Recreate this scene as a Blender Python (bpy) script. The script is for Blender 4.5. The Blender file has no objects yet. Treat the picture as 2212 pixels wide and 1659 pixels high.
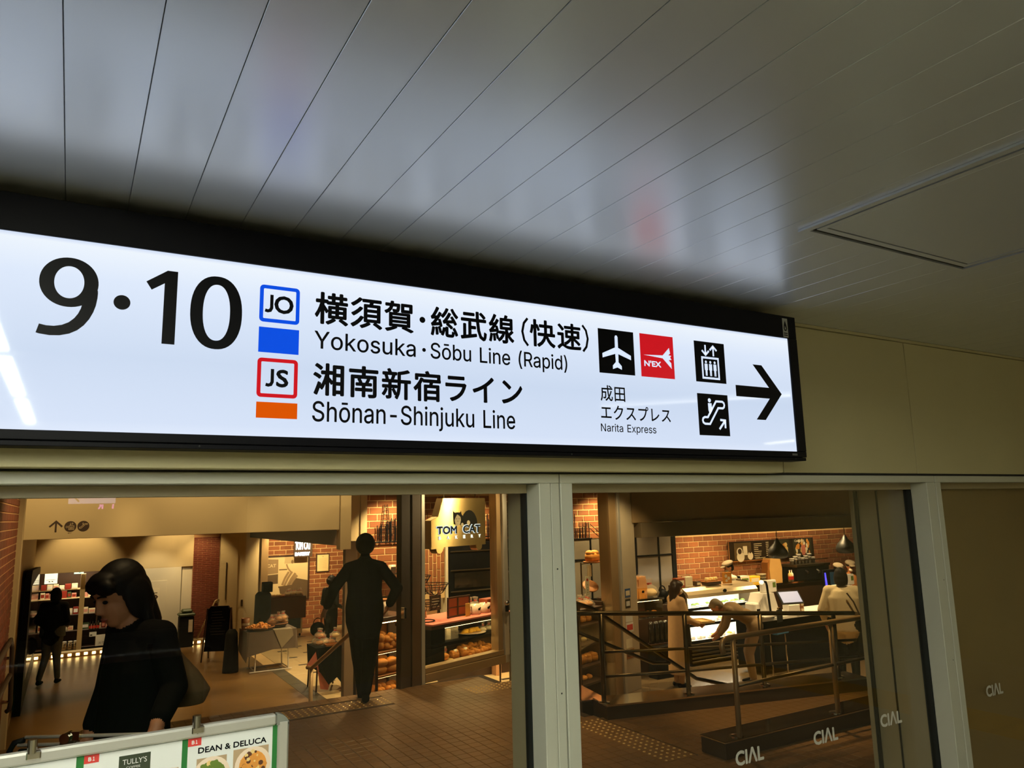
import bpy, bmesh, math, random
from mathutils import Vector, Matrix, Euler
import numpy as np

random.seed(7)
SC = bpy.context.scene
COL = SC.collection
PI = math.pi
R = math.radians

# ------------------------------------------------------------------ camera, world, exposure
cam_d = bpy.data.cameras.new('camera')
cam_d.sensor_fit = 'HORIZONTAL'; cam_d.sensor_width = 36.0; cam_d.lens = 1614.96 / 2212 * 36.0
cam_d.clip_start = 0.02; cam_d.clip_end = 100
cam = bpy.data.objects.new('camera', cam_d); COL.objects.link(cam)
yaw, pit, rol = 0.530595505, 0.167158612, -0.0230950507
fw = Vector((math.sin(yaw)*math.cos(pit), math.cos(yaw)*math.cos(pit), math.sin(pit)))
r0 = Vector((math.cos(yaw), -math.sin(yaw), 0)); u0 = r0.cross(fw)
rt = math.cos(rol)*r0 + math.sin(rol)*u0; up = -math.sin(rol)*r0 + math.cos(rol)*u0
mw = Matrix((rt, up, -fw)).transposed().to_4x4(); mw.translation = Vector((0, 0, 1.8))
cam.matrix_world = mw
SC.camera = cam
wd = bpy.data.worlds.new('world'); SC.world = wd; wd.use_nodes = True
bg = wd.node_tree.nodes['Background']; bg.inputs[0].default_value = (1, 0.85, 0.65, 1); bg.inputs[1].default_value = 0.004
SC.view_settings.view_transform = 'Standard'; SC.view_settings.look = 'None'
SC.view_settings.gamma = 1.0; SC.view_settings.exposure = 0.0; SC.view_settings.use_curve_mapping = False
try:
    SC.cycles.use_denoising = True
    SC.cycles.max_bounces = 8; SC.cycles.transparent_max_bounces = 16
    SC.cycles.sample_clamp_indirect = 4.0; SC.cycles.caustics_reflective = False; SC.cycles.caustics_refractive = False
except Exception:
    pass

def lamp(kind, loc, energy, col, target=None, size=0.1, angle=90, blend=0.6, sy=None, name='downlight_and_fill'):  # default name serves ceiling downlights and unseen fill spots alike
    l = bpy.data.lights.new(name, kind); l.energy = energy*1.6; l.color = col
    if kind == 'AREA':
        l.size = size
        if sy: l.shape = 'RECTANGLE'; l.size_y = sy
    else:
        l.shadow_soft_size = size
    if kind == 'SPOT': l.spot_size = R(angle); l.spot_blend = blend
    o = bpy.data.objects.new(name, l); COL.objects.link(o); o.location = loc
    d = (Vector(target) - Vector(loc)) if target else Vector((0, 0, -1))
    o.rotation_euler = d.to_track_quat('-Z', 'Y').to_euler()
    return o

WARM = (1.0, 0.64, 0.25); WARM2 = (1.0, 0.70, 0.34); COOL = (0.95, 1.0, 0.98)
# passage behind the glass: recessed ceiling spots
for x, y, e, a in ((1.2, 4.6, 28, 85), (2.2, 6.5, 36, 80), (2.9, 5.6, 34, 60), (3.8, 6.6, 40, 80), (4.6, 5.0, 30, 80), (5.6, 4.75, 95, 55), (3.3, 3.6, 18, 100)):
    lamp('SPOT', (x, y, 2.52), e, WARM, angle=a, size=0.05)
# shop window and around: unseen spots added to brighten goods, van sign and neighbours
lamp('SPOT', (3.75, 8.30, 2.45), 110, WARM2, target=(3.8, 8.25, 0.5), angle=95, size=0.04)
lamp('SPOT', (4.45, 8.55, 2.45), 110, WARM2, target=(4.4, 8.45, 0.5), angle=95, size=0.04)
lamp('SPOT', (3.9, 6.2, 2.3), 14, WARM2, target=(3.98, 7.98, 1.6), angle=60, size=0.03)  # added fill on the face of the van sign
lamp('SPOT', (5.75, 7.05, 2.1), 75, WARM2, target=(3.98, 7.98, 1.65), angle=45, size=0.05)  # added spot, aimed to put a streak on the brushed metal
lamp('SPOT', (4.4, 7.0, 2.5), 60, WARM2, target=(4.2, 7.95, 0.2), angle=70, size=0.05)  # added fill on the window frame
lamp('SPOT', (6.9, 8.0, 2.4), 70, WARM2, target=(7.1, 9.0, 0.6), angle=80, size=0.05)  # added fill on the entrance pillar
lamp('SPOT', (0.9, 6.5, 2.4), 45, WARM2, target=(-0.38, 6.7, 1.3), angle=90, size=0.05)  # added fill on the left brick wall
lamp('SPOT', (0.3, 3.3, 2.5), 16, WARM2, target=(0.1, 2.9, 1.0), angle=80, size=0.05)  # added fill on the notice stand rails
lamp('SPOT', (6.9, 9.5, 2.3), 130, WARM2, target=(6.75, 9.35, 0.2), angle=100, size=0.04)  # added fill on the side shelving
lamp('SPOT', (3.0, 8.9, 2.4), 120, WARM2, target=(3.1, 8.45, 0.2), angle=80, size=0.04)  # added fill on the bread rack
# lower hall on the left
for x, y, e, a in ((0.6, 12.4, 80, 52), (2.1, 11.6, 75, 50), (1.9, 14.0, 75, 46), (0.5, 15.4, 70, 52), (2.5, 16.4, 65, 55), (0.3, 10.6, 40, 70), (2.4, 13.2, 30, 60)):
    lamp('SPOT', (x, y, 1.98), e, WARM, angle=a, size=0.05)
lamp('SPOT', (3.3, 11.0, 1.9), 70, WARM2, target=(3.62, 12.1, -.3), angle=60, size=0.05)  # added fill aimed at the table of bagged bread
lamp('SPOT', (9.0, 6.5, 2.3), 70, WARM2, target=(9.76, 7.3, 0.3), angle=70, size=0.05)  # added fill on the customer in the cream sweater
# wall washers on the header beams
for x in (-0.1, 1.1, 2.4):
    lamp('SPOT', (x, 7.5, 2.5), 28, WARM2, target=(x, 8.5, 1.7), angle=75, size=0.04)
for x in (0.2, 2.0):
    lamp('SPOT', (x, 17.2, 1.95), 42, WARM2, target=(x, 18.0, 0.9), angle=75, size=0.04)
lamp('SPOT', (2.55, 17.2, 1.9), 40, WARM2, target=(2.65, 18.0, 0.2), angle=70, size=0.04)
lamp('SPOT', (1.6, 17.0, 1.5), 28, (1, .8, .52), target=(1.6, 18.0, -0.1), angle=80, size=0.05)
# far shop
lamp('AREA', (0.3, 18.5, 0.95), 14, (1, .82, .55), size=1.0, sy=0.5)
# bakery, left bay with the poster wall
for x, e in ((4.3, 90), (5.4, 75)):
    lamp('SPOT', (x, 17.3, 1.5), e, WARM2, target=(x, 18.6, 0.5), angle=90, size=0.04)
lamp('SPOT', (4.5, 14.4, 1.9), 150, WARM2, angle=110, size=0.05)
lamp('SPOT', (4.3, 12.5, 1.9), 130, WARM2, angle=110, size=0.05)
# bakery, brick back wall washers
for x, e in ((4.3, 90), (5.6, 90), (8.3, 110), (10.6, 40), (11.8, 52), (13.2, 52), (14.6, 34)):
    lamp('SPOT', (x, 10.45, 2.05), e, WARM2, target=(x, 11.2, 1.1), angle=100, size=0.04)
for x, y, e in ((8.9, 9.6, 90), (10.6, 10.3, 170), (12.4, 9.6, 170), (7.0, 10.4, 130), (9.4, 8.3, 90), (11.2, 8.0, 120), (5.4, 9.5, 120)):
    lamp('SPOT', (x, y, 1.95), e, WARM2, angle=110, size=0.06)

# strip lights inside the refrigerated case, one under each shelf
for z, e in ((0.215, 3.6), (0.0, 3.6), (-0.26, 3.6)):
    lamp('AREA', (10.04, 10.06, z), e, (1.0, 0.95, 0.82), target=(10.04, 10.22, z-0.18), size=1.55, sy=0.05, name='case_strip')
# ------------------------------------------------------------------ materials
def c(r, g, b):
    f = lambda v: (v/255/12.92) if v/255 <= 0.04045 else ((v/255+0.055)/1.055)**2.4
    return (f(r), f(g), f(b), 1.0)
MATS = {}
def mat(name, col, rough=0.5, metal=0.0, var=0.10, scale=8.0, bump=0.0, bscale=60.0, emit=None, es=0.0, spec=0.5, coat=0.0, rnd=0.0, stretch=None):
    if name in MATS: return MATS[name]
    m = bpy.data.materials.new(name); m.use_nodes = True
    nt = m.node_tree; p = nt.nodes['Principled BSDF']
    p.inputs['Roughness'].default_value = rough; p.inputs['Metallic'].default_value = metal
    p.inputs['Specular IOR Level'].default_value = spec; p.inputs['Coat Weight'].default_value = coat; p.inputs['Coat Roughness'].default_value = 0.3
    tc = nt.nodes.new('ShaderNodeTexCoord')
    mp = nt.nodes.new('ShaderNodeMapping'); nt.links.new(tc.outputs['Object'], mp.inputs['Vector'])
    if stretch: mp.inputs['Scale'].default_value = stretch
    nz = nt.nodes.new('ShaderNodeTexNoise'); nz.inputs['Scale'].default_value = scale; nz.inputs['Detail'].default_value = 5
    nt.links.new(mp.outputs['Vector'], nz.inputs['Vector'])
    mx = nt.nodes.new('ShaderNodeMix'); mx.data_type = 'RGBA'
    mx.inputs[6].default_value = tuple(min(1, v*(1-var)) for v in col[:3]) + (1,)
    mx.inputs[7].default_value = tuple(min(1, v*(1+var)) for v in col[:3]) + (1,)
    nt.links.new(nz.outputs['Fac'], mx.inputs[0])
    out = mx.outputs[2]
    if rnd > 0:
        oi = nt.nodes.new('ShaderNodeObjectInfo')
        hs = nt.nodes.new('ShaderNodeHueSaturation')
        mr = nt.nodes.new('ShaderNodeMapRange'); mr.inputs[3].default_value = 1-rnd; mr.inputs[4].default_value = 1+rnd
        nt.links.new(oi.outputs['Random'], mr.inputs[0]); nt.links.new(mr.outputs[0], hs.inputs['Value'])
        nt.links.new(out, hs.inputs['Color']); out = hs.outputs['Color']
    nt.links.new(out, p.inputs['Base Color'])
    if bump > 0:
        n2 = nt.nodes.new('ShaderNodeTexNoise'); n2.inputs['Scale'].default_value = bscale; n2.inputs['Detail'].default_value = 4
        nt.links.new(mp.outputs['Vector'], n2.inputs['Vector'])
        b = nt.nodes.new('ShaderNodeBump'); b.inputs['Strength'].default_value = bump; b.inputs['Distance'].default_value = 0.01
        nt.links.new(n2.outputs['Fac'], b.inputs['Height']); nt.links.new(b.outputs['Normal'], p.inputs['Normal'])
    if emit:
        p.inputs['Emission Color'].default_value = emit; p.inputs['Emission Strength'].default_value = es
    MATS[name] = m
    return m

def glass_mat(name, tint=(0.96, 0.97, 0.95), ior=1.45):
    m = bpy.data.materials.new(name); m.use_nodes = True; nt = m.node_tree
    nt.nodes.remove(nt.nodes['Principled BSDF']); o = nt.nodes['Material Output']
    t = nt.nodes.new('ShaderNodeBsdfTransparent'); t.inputs[0].default_value = (*tint, 1)
    g = nt.nodes.new('ShaderNodeBsdfGlossy'); g.inputs['Roughness'].default_value = 0.0
    fr = nt.nodes.new('ShaderNodeFresnel'); ge = nt.nodes.new('ShaderNodeNewGeometry')
    mr = nt.nodes.new('ShaderNodeMapRange'); mr.inputs[3].default_value = ior; mr.inputs[4].default_value = 1/ior
    nt.links.new(ge.outputs['Backfacing'], mr.inputs[0]); nt.links.new(mr.outputs[0], fr.inputs['IOR'])
    mx = nt.nodes.new('ShaderNodeMixShader')
    nt.links.new(fr.outputs[0], mx.inputs[0]); nt.links.new(t.outputs[0], mx.inputs[1]); nt.links.new(g.outputs[0], mx.inputs[2])
    nt.links.new(mx.outputs[0], o.inputs['Surface'])
    MATS[name] = m; return m
def film_mat(name, tint, rough=0.12, fac=0.35):
    m = bpy.data.materials.new(name); m.use_nodes = True; nt = m.node_tree
    p = nt.nodes['Principled BSDF']; o = nt.nodes['Material Output']
    p.inputs['Base Color'].default_value = tint; p.inputs['Roughness'].default_value = rough
    nz = nt.nodes.new('ShaderNodeTexNoise'); nz.inputs['Scale'].default_value = 30
    b = nt.nodes.new('ShaderNodeBump'); b.inputs['Strength'].default_value = 0.8; b.inputs['Distance'].default_value = 0.02
    nt.links.new(nz.outputs['Fac'], b.inputs['Height']); nt.links.new(b.outputs['Normal'], p.inputs['Normal'])
    t = nt.nodes.new('ShaderNodeBsdfTransparent'); mx = nt.nodes.new('ShaderNodeMixShader'); mx.inputs[0].default_value = fac
    nt.links.new(t.outputs[0], mx.inputs[1]); nt.links.new(p.outputs[0], mx.inputs[2]); nt.links.new(mx.outputs[0], o.inputs['Surface'])
    MATS[name] = m; return m

GLASS = glass_mat('clear_glass')
FILM = film_mat('plastic_film', c(235, 222, 196), 0.1, 0.24)
mat('ceiling_paint', c(208, 212, 217), rough=0.31, metal=0.5, var=0.03, scale=3, spec=1.0, coat=0.45, bump=0.01, bscale=30)
mat('joint_dark', c(28, 27, 24), rough=0.8)
mat('wall_panel', c(196, 186, 142), rough=0.55, var=0.08, scale=2.2, bump=0.04, bscale=90)
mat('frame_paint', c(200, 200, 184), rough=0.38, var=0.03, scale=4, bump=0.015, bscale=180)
mat('frame_shaded', c(164, 150, 118), rough=0.4, var=0.03)  # frame paint darkened: weaker light on the inner return is in the colour
mat('gasket', c(30, 36, 34), rough=0.5)
mat('black_metal', c(14, 14, 18), rough=0.5, var=0.06, spec=0.1)
mat('ink_black', c(8, 8, 12), rough=0.5, var=0.02, spec=0.12)
mat('steel', c(214, 208, 194), rough=0.1, metal=1.0, var=0.04, scale=3)
mat('steel_dark', c(96, 84, 66), rough=0.34, metal=0.9, var=0.08)
mat('aluminium', c(214, 212, 202), rough=0.32, metal=0.6, var=0.04)
mat('bronze_alu', c(168, 140, 100), rough=0.36, metal=0.4, var=0.05)
mat('dark_brown', c(64, 46, 30), rough=0.5, var=0.1)
mat('beige_paint', c(205, 184, 140), rough=0.6, var=0.05, scale=1.5)
mat('white_paint', c(214, 204, 178), rough=0.55, var=0.05, scale=1.5)
mat('brick', c(140, 84, 47), rough=0.8, var=0.28, scale=14, bump=0.35, bscale=70, rnd=0.22)
mat('brick_red', c(120, 56, 34), rough=0.6, var=0.2, scale=14, bump=0.2, bscale=70, rnd=0.2)
mat('mortar', c(218, 186, 132), rough=0.9, var=0.1, scale=20)
mat('mortar_dark', c(196, 150, 106), rough=0.9, var=0.1, scale=20)
mat('floor_tile', c(116, 88, 54), rough=0.36, var=0.14, scale=9, bump=0.1, bscale=60, rnd=0.12)
mat('floor_joint', c(52, 38, 26), rough=0.8)
mat('wood_floor', c(112, 84, 42), rough=0.34, var=0.45, scale=4, bump=0.06, bscale=50, stretch=(1.2, 14, 1))
mat('beige_tile', c(212, 188, 138), rough=0.3, var=0.05, rnd=0.04)
mat('dark_tile', c(52, 44, 34), rough=0.3, rnd=0.1)
mat('grey_stone', c(78, 74, 58), rough=0.4, var=0.15)
mat('dome', c(240, 210, 150), rough=0.2, metal=0.3)
mat('cloth_black', c(11, 10, 10), rough=0.9, var=0.15, scale=30, spec=0.12)
mat('cloth_navy', c(10, 11, 18), rough=0.85, var=0.15, scale=30, spec=0.15)
mat('cloth_green', c(26, 27, 24), rough=0.8, var=0.15, scale=30, spec=0.25)
mat('jeans', c(124, 146, 166), rough=0.85, var=0.2, scale=40)
mat('beige_coat', c(206, 166, 118), rough=0.8, var=0.1, scale=20)
mat('cream_knit', c(214, 196, 156), rough=0.9, var=0.1, scale=60, bump=0.2, bscale=150)
mat('khaki', c(150, 122, 86), rough=0.85, var=0.1, scale=20)
mat('bag_canvas', c(88, 70, 44), rough=0.85, var=0.15, scale=25, bump=0.15, bscale=160)
mat('skin', c(178, 120, 84), rough=0.5, var=0.06)
mat('hair', c(14, 10, 8), rough=0.6, spec=0.2, var=0.2, scale=40, stretch=(6, 6, 1))
mat('hair_brown', c(50, 30, 18), rough=0.45, var=0.2, scale=40, stretch=(6, 6, 1))
mat('white_cloth', c(226, 214, 190), rough=0.8)
mat('cap_wool', c(140, 126, 104), rough=0.9, var=0.15, scale=50)
mat('orange_cloth', c(176, 108, 50), rough=0.8)
mat('bread', c(218, 146, 60), rough=0.6, var=0.25, scale=16, bump=0.3, bscale=50, rnd=0.12)
mat('bread_pale', c(232, 200, 130), rough=0.6, var=0.15, scale=16, bump=0.2, bscale=50, rnd=0.08)
mat('cheese', c(246, 196, 60), rough=0.5, var=0.08)
mat('cream', c(244, 232, 204), rough=0.5)
mat('tray_wood', c(156, 98, 42), rough=0.5, var=0.2, scale=10, stretch=(1, 10, 1))
mat('dark_wood', c(58, 36, 20), rough=0.45, var=0.2, scale=10)
mat('red_wood', c(150, 70, 32), rough=0.5, var=0.2, scale=10)
mat('pink_cloth', c(206, 120, 100), rough=0.8, var=0.06)
mat('grey_cloth', c(104, 92, 80), rough=0.85, var=0.12, scale=20)
mat('brown_cloth', c(90, 54, 32), rough=0.85, var=0.12, scale=20)
mat('white_plastic', c(232, 228, 220), rough=0.35, var=0.03)
mat('mug_white', c(236, 214, 190), rough=0.2, var=0.03)
mat('paper', c(226, 214, 184), rough=0.7, var=0.05)
mat('blue_plastic', c(60, 120, 170), rough=0.4)
mat('red_paint', c(180, 40, 24), rough=0.4)
mat('green_print', c(34, 112, 48), rough=0.5, var=0.05)
mat('red_print', c(206, 60, 54), rough=0.5, var=0.05)
mat('poster_white', c(224, 226, 222), rough=0.45, var=0.02)
mat('chrome', c(215, 212, 205), rough=0.14, metal=1.0, var=0.03)
mat('green_leaf', c(96, 120, 40), rough=0.6, var=0.25, scale=25)
mat('yellow_paving', c(222, 176, 32), rough=0.5, var=0.08)
mat('corridor_floor', c(190, 182, 156), rough=0.45, var=0.1, scale=3)
mat('brass_sheet', c(206, 178, 120), rough=0.25, metal=0.85, var=0.06, scale=3, stretch=(1, 1, 60))
mat('glass_dark', c(26, 22, 18), rough=0.12, var=0.1, spec=0.6)
mat('frosted_pane', c(120, 112, 100), rough=0.3, var=0.2, scale=3)
mat('sticker_blue', c(40, 84, 140), rough=0.4)
mat('line_glow', c(255, 255, 250), emit=c(255, 246, 218), es=16.0)
mat('lamp_glow', c(255, 255, 250), emit=c(250, 252, 232), es=160.0)
mat('white_led', c(255, 255, 255), emit=c(200, 224, 255), es=2.6)
mat('warm_led', c(255, 240, 210), emit=c(255, 214, 140), es=14.0)
mat('case_led', c(255, 255, 255), emit=c(255, 246, 214), es=34.0)
mat('box_light', c(255, 250, 230), emit=c(255, 244, 206), es=1.5)
mat('exit_light', c(255, 255, 255), emit=c(190, 232, 222), es=1.2)
mat('exit_green', c(30, 150, 110), emit=c(30, 150, 110), es=0.6)
mat('screen_blue', c(150, 160, 200), emit=c(150, 160, 205), es=0.55)
mat('screen_violet', c(90, 80, 220), emit=c(96, 84, 250), es=1.3)
mat('screen_dim', c(20, 36, 40), emit=c(50, 84, 90), es=0.25)
mat('pink_neon', c(255, 150, 230), emit=c(255, 150, 235), es=6.0)
mat('sign_blue', c(4, 26, 76), rough=0.2, spec=0.1, emit=c(10, 78, 226), es=0.95)
mat('sign_red', c(70, 8, 10), rough=0.2, spec=0.1, emit=c(206, 22, 32), es=0.92)
mat('sign_orange', c(78, 30, 2), rough=0.2, spec=0.1, emit=c(222, 84, 2), es=0.90)

def sign_panel_mat():
    m = bpy.data.materials.new('backlit_acrylic'); m.use_nodes = True; nt = m.node_tree; p = nt.nodes['Principled BSDF']
    p.inputs['Base Color'].default_value = (0.04, 0.04, 0.045, 1); p.inputs['Roughness'].default_value = 0.04; p.inputs['Specular IOR Level'].default_value = 0.1
    tc = nt.nodes.new('ShaderNodeTexCoord'); sp = nt.nodes.new('ShaderNodeSeparateXYZ'); nt.links.new(tc.outputs['Object'], sp.inputs[0])
    rp = nt.nodes.new('ShaderNodeValToRGB'); mr = nt.nodes.new('ShaderNodeMapRange')
    mr.inputs[1].default_value = 2.006; mr.inputs[2].default_value = 2.474
    nt.links.new(sp.outputs['Z'], mr.inputs[0]); nt.links.new(mr.outputs[0], rp.inputs[0])
    e = rp.color_ramp.elements; e[0].position = 0.0; e[0].color = c(222, 233, 252); e[1].position = 1.0; e[1].color = c(206, 220, 246)
    for pos, col in ((0.06, c(213, 226, 248)), (0.4, c(204, 219, 242)), (0.8, c(222, 234, 253)), (0.93, c(234, 243, 255)), (0.975, c(238, 246, 255))):
        q = e.new(pos); q.color = col
    nt.links.new(rp.outputs[0], p.inputs['Emission Color']); p.inputs['Emission Strength'].default_value = 0.97
    MATS['backlit_acrylic'] = m
sign_panel_mat()

# ------------------------------------------------------------------ mesh helpers
class MB:
    def __init__(s): s.v = []; s.f = []; s.mi = []; s.cur = 0
    def add(s, vs, fs):
        n = len(s.v); s.v += [tuple(v) for v in vs]; s.f += [tuple(i+n for i in f) for f in fs]; s.mi += [s.cur]*len(fs); return s
    def box(s, x0, x1, y0, y1, z0, z1, rz=0, ctr=None):
        vs = [(x, y, z) for z in (z0, z1) for y in (y0, y1) for x in (x0, x1)]
        if rz:
            cx, cy = ctr or ((x0+x1)/2, (y0+y1)/2); k, q = math.cos(rz), math.sin(rz)
            vs = [(cx+(x-cx)*k-(y-cy)*q, cy+(x-cx)*q+(y-cy)*k, z) for x, y, z in vs]
        return s.add(vs, [(0, 2, 3, 1), (4, 5, 7, 6), (0, 1, 5, 4), (2, 6, 7, 3), (0, 4, 6, 2), (1, 3, 7, 5)])
    def bbox(s, x0, x1, y0, y1, z0, z1, b=0.004):
        """box with chamfered edges"""
        bm = bmesh.new(); bmesh.ops.create_cube(bm, size=1)
        for v in bm.verts: v.co = Vector(((x0+x1)/2+v.co.x*(x1-x0), (y0+y1)/2+v.co.y*(y1-y0), (z0+z1)/2+v.co.z*(z1-z0)))
        bmesh.ops.bevel(bm, geom=bm.edges[:], offset=b, segments=1, affect='EDGES')
        bm.verts.index_update(); s.add([v.co.copy() for v in bm.verts], [[v.index for v in f.verts] for f in bm.faces]); bm.free(); return s
    def prism(s, pts, a0, a1, axis='y'):
        """2D outline (u,v) extruded along an axis; y: u->x v->z ; z: u->x v->y ; x: u->y v->z"""
        n = len(pts)
        def P(u, v, a): return (u, a, v) if axis == 'y' else ((u, v, a) if axis == 'z' else (a, u, v))
        vs = [P(u, v, a0) for u, v in pts] + [P(u, v, a1) for u, v in pts]
        fs = [tuple(range(n)), tuple(range(2*n-1, n-1, -1))] + [(i, n+i, n+(i+1) % n, (i+1) % n) for i in range(n)]
        return s.add(vs, fs)
    def tube(s, pts, r, n=8, cap=True):
        pts = [Vector(p) for p in pts]; rs = r if isinstance(r, (list, tuple)) else [r]*len(pts)
        rings = []; ref = None
        for i, p in enumerate(pts):
            a = pts[max(0, i-1)]; b = pts[min(len(pts)-1, i+1)]; t = (b-a).normalized()
            if ref is None: ref = Vector((0, 0, 1)) if abs(t.z) < 0.9 else Vector((1, 0, 0))
            u = t.cross(ref)
            if u.length < 1e-4: u = t.cross(Vector((0.3, 1, 0.2)))
            u.normalize(); w = u.cross(t).normalized(); ref = w
            rings.append([p + rs[i]*(math.cos(2*PI*k/n)*u + math.sin(2*PI*k/n)*w) for k in range(n)])
        vs = [v for rg in rings for v in rg]; fs = []
        for i in range(len(pts)-1):
            for k in range(n): fs.append((i*n+k, i*n+(k+1) % n, (i+1)*n+(k+1) % n, (i+1)*n+k))
        if cap: fs += [tuple(range(n-1, -1, -1)), tuple(range((len(pts)-1)*n, len(pts)*n))]
        return s.add(vs, fs)
    def lathe(s, prof, ctr=(0, 0, 0), n=16, sx=1, sy=1):
        vs = []; fs = []; m = len(prof)
        for rr, z in prof:
            for k in range(n):
                a = 2*PI*k/n; vs.append((ctr[0]+sx*rr*math.cos(a), ctr[1]+sy*rr*math.sin(a), ctr[2]+z))
        for i in range(m-1):
            for k in range(n): fs.append((i*n+k, i*n+(k+1) % n, (i+1)*n+(k+1) % n, (i+1)*n+k))
        fs.append(tuple(range(n-1, -1, -1))); fs.append(tuple(range((m-1)*n, m*n)))
        return s.add(vs, fs)
    def ell(s, ctr, rad, nu=12, nv=8, rot=None, wob=0.0, seed=0):
        rd = random.Random(seed); C0 = Vector(ctr); M3 = rot if rot else Matrix.Identity(3)
        vs = [C0 + M3 @ Vector((0, 0, -rad[2]))]; fs = []
        for j in range(1, nv):
            t = -PI/2 + PI*j/nv
            for k in range(nu):
                a = 2*PI*k/nu; w = 1+wob*(rd.random()-0.5)*2
                vs.append(C0 + M3 @ Vector((rad[0]*math.cos(t)*math.cos(a)*w, rad[1]*math.cos(t)*math.sin(a)*w, rad[2]*math.sin(t)*w)))
        vs.append(C0 + M3 @ Vector((0, 0, rad[2]))); L = len(vs)-1
        for k in range(nu): fs.append((0, 1+(k+1) % nu, 1+k)); fs.append((L, L-nu+k, L-nu+(k+1) % nu))
        for j in range(nv-2):
            for k in range(nu):
                a = 1+j*nu; fs.append((a+k, a+(k+1) % nu, a+nu+(k+1) % nu, a+nu+k))
        return s.add(vs, fs)
    def poly(s, pts): return s.add(pts, [tuple(range(len(pts)))])
    def mesh(s, name, smooth=False):
        me = bpy.data.meshes.new(name); me.from_pydata(s.v, [], s.f)
        if any(s.mi):
            me.polygons.foreach_set('material_index', s.mi)
        if smooth: me.polygons.foreach_set('use_smooth', [True]*len(me.polygons))
        me.update(); return me

def props(o, label=None, cat=None, group=None, kind=None):
    if label: o['label'] = label
    if cat: o['category'] = cat
    if group: o['group'] = group
    if kind: o['kind'] = kind
    return o
def mname(x): return MATS[x] if isinstance(x, str) else x
def obj(name, mb, m, parent=None, loc=(0, 0, 0), rz=0, smooth=False, **k):
    me = mb.mesh(name, smooth) if isinstance(mb, MB) else mb
    for q in (m if isinstance(m, (list, tuple)) else [m]):
        if len(me.materials) < (len(m) if isinstance(m, (list, tuple)) else 1): me.materials.append(mname(q))
    o = bpy.data.objects.new(name, me); COL.objects.link(o); o.location = loc; o.rotation_euler = (0, 0, rz)
    if parent: o.parent = parent
    return props(o, **k)
def thing(name, label, cat, loc=(0, 0, 0), rz=0, group=None, kind=None):
    o = bpy.data.objects.new(name, None); COL.objects.link(o); o.location = loc; o.rotation_euler = (0, 0, rz); o.empty_display_size = 0.1
    return props(o, label, cat, group, kind)
def dup(root, loc, rz=0, label=None, group=None):
    r = root.copy(); COL.objects.link(r); r.location = loc; r.rotation_euler = (0, 0, rz)
    if label: r['label'] = label
    if group: r['group'] = group
    for ch in list(root.children):
        k = ch.copy(); COL.objects.link(k); k.parent = r
        for g in list(ch.children):
            d = g.copy(); COL.objects.link(d); d.parent = k
    return r
def struct(name, mb, m, parent=None, label=None, **k):
    return obj(name, mb, m, parent, kind=None if parent else 'structure', label=label, **k)

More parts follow.
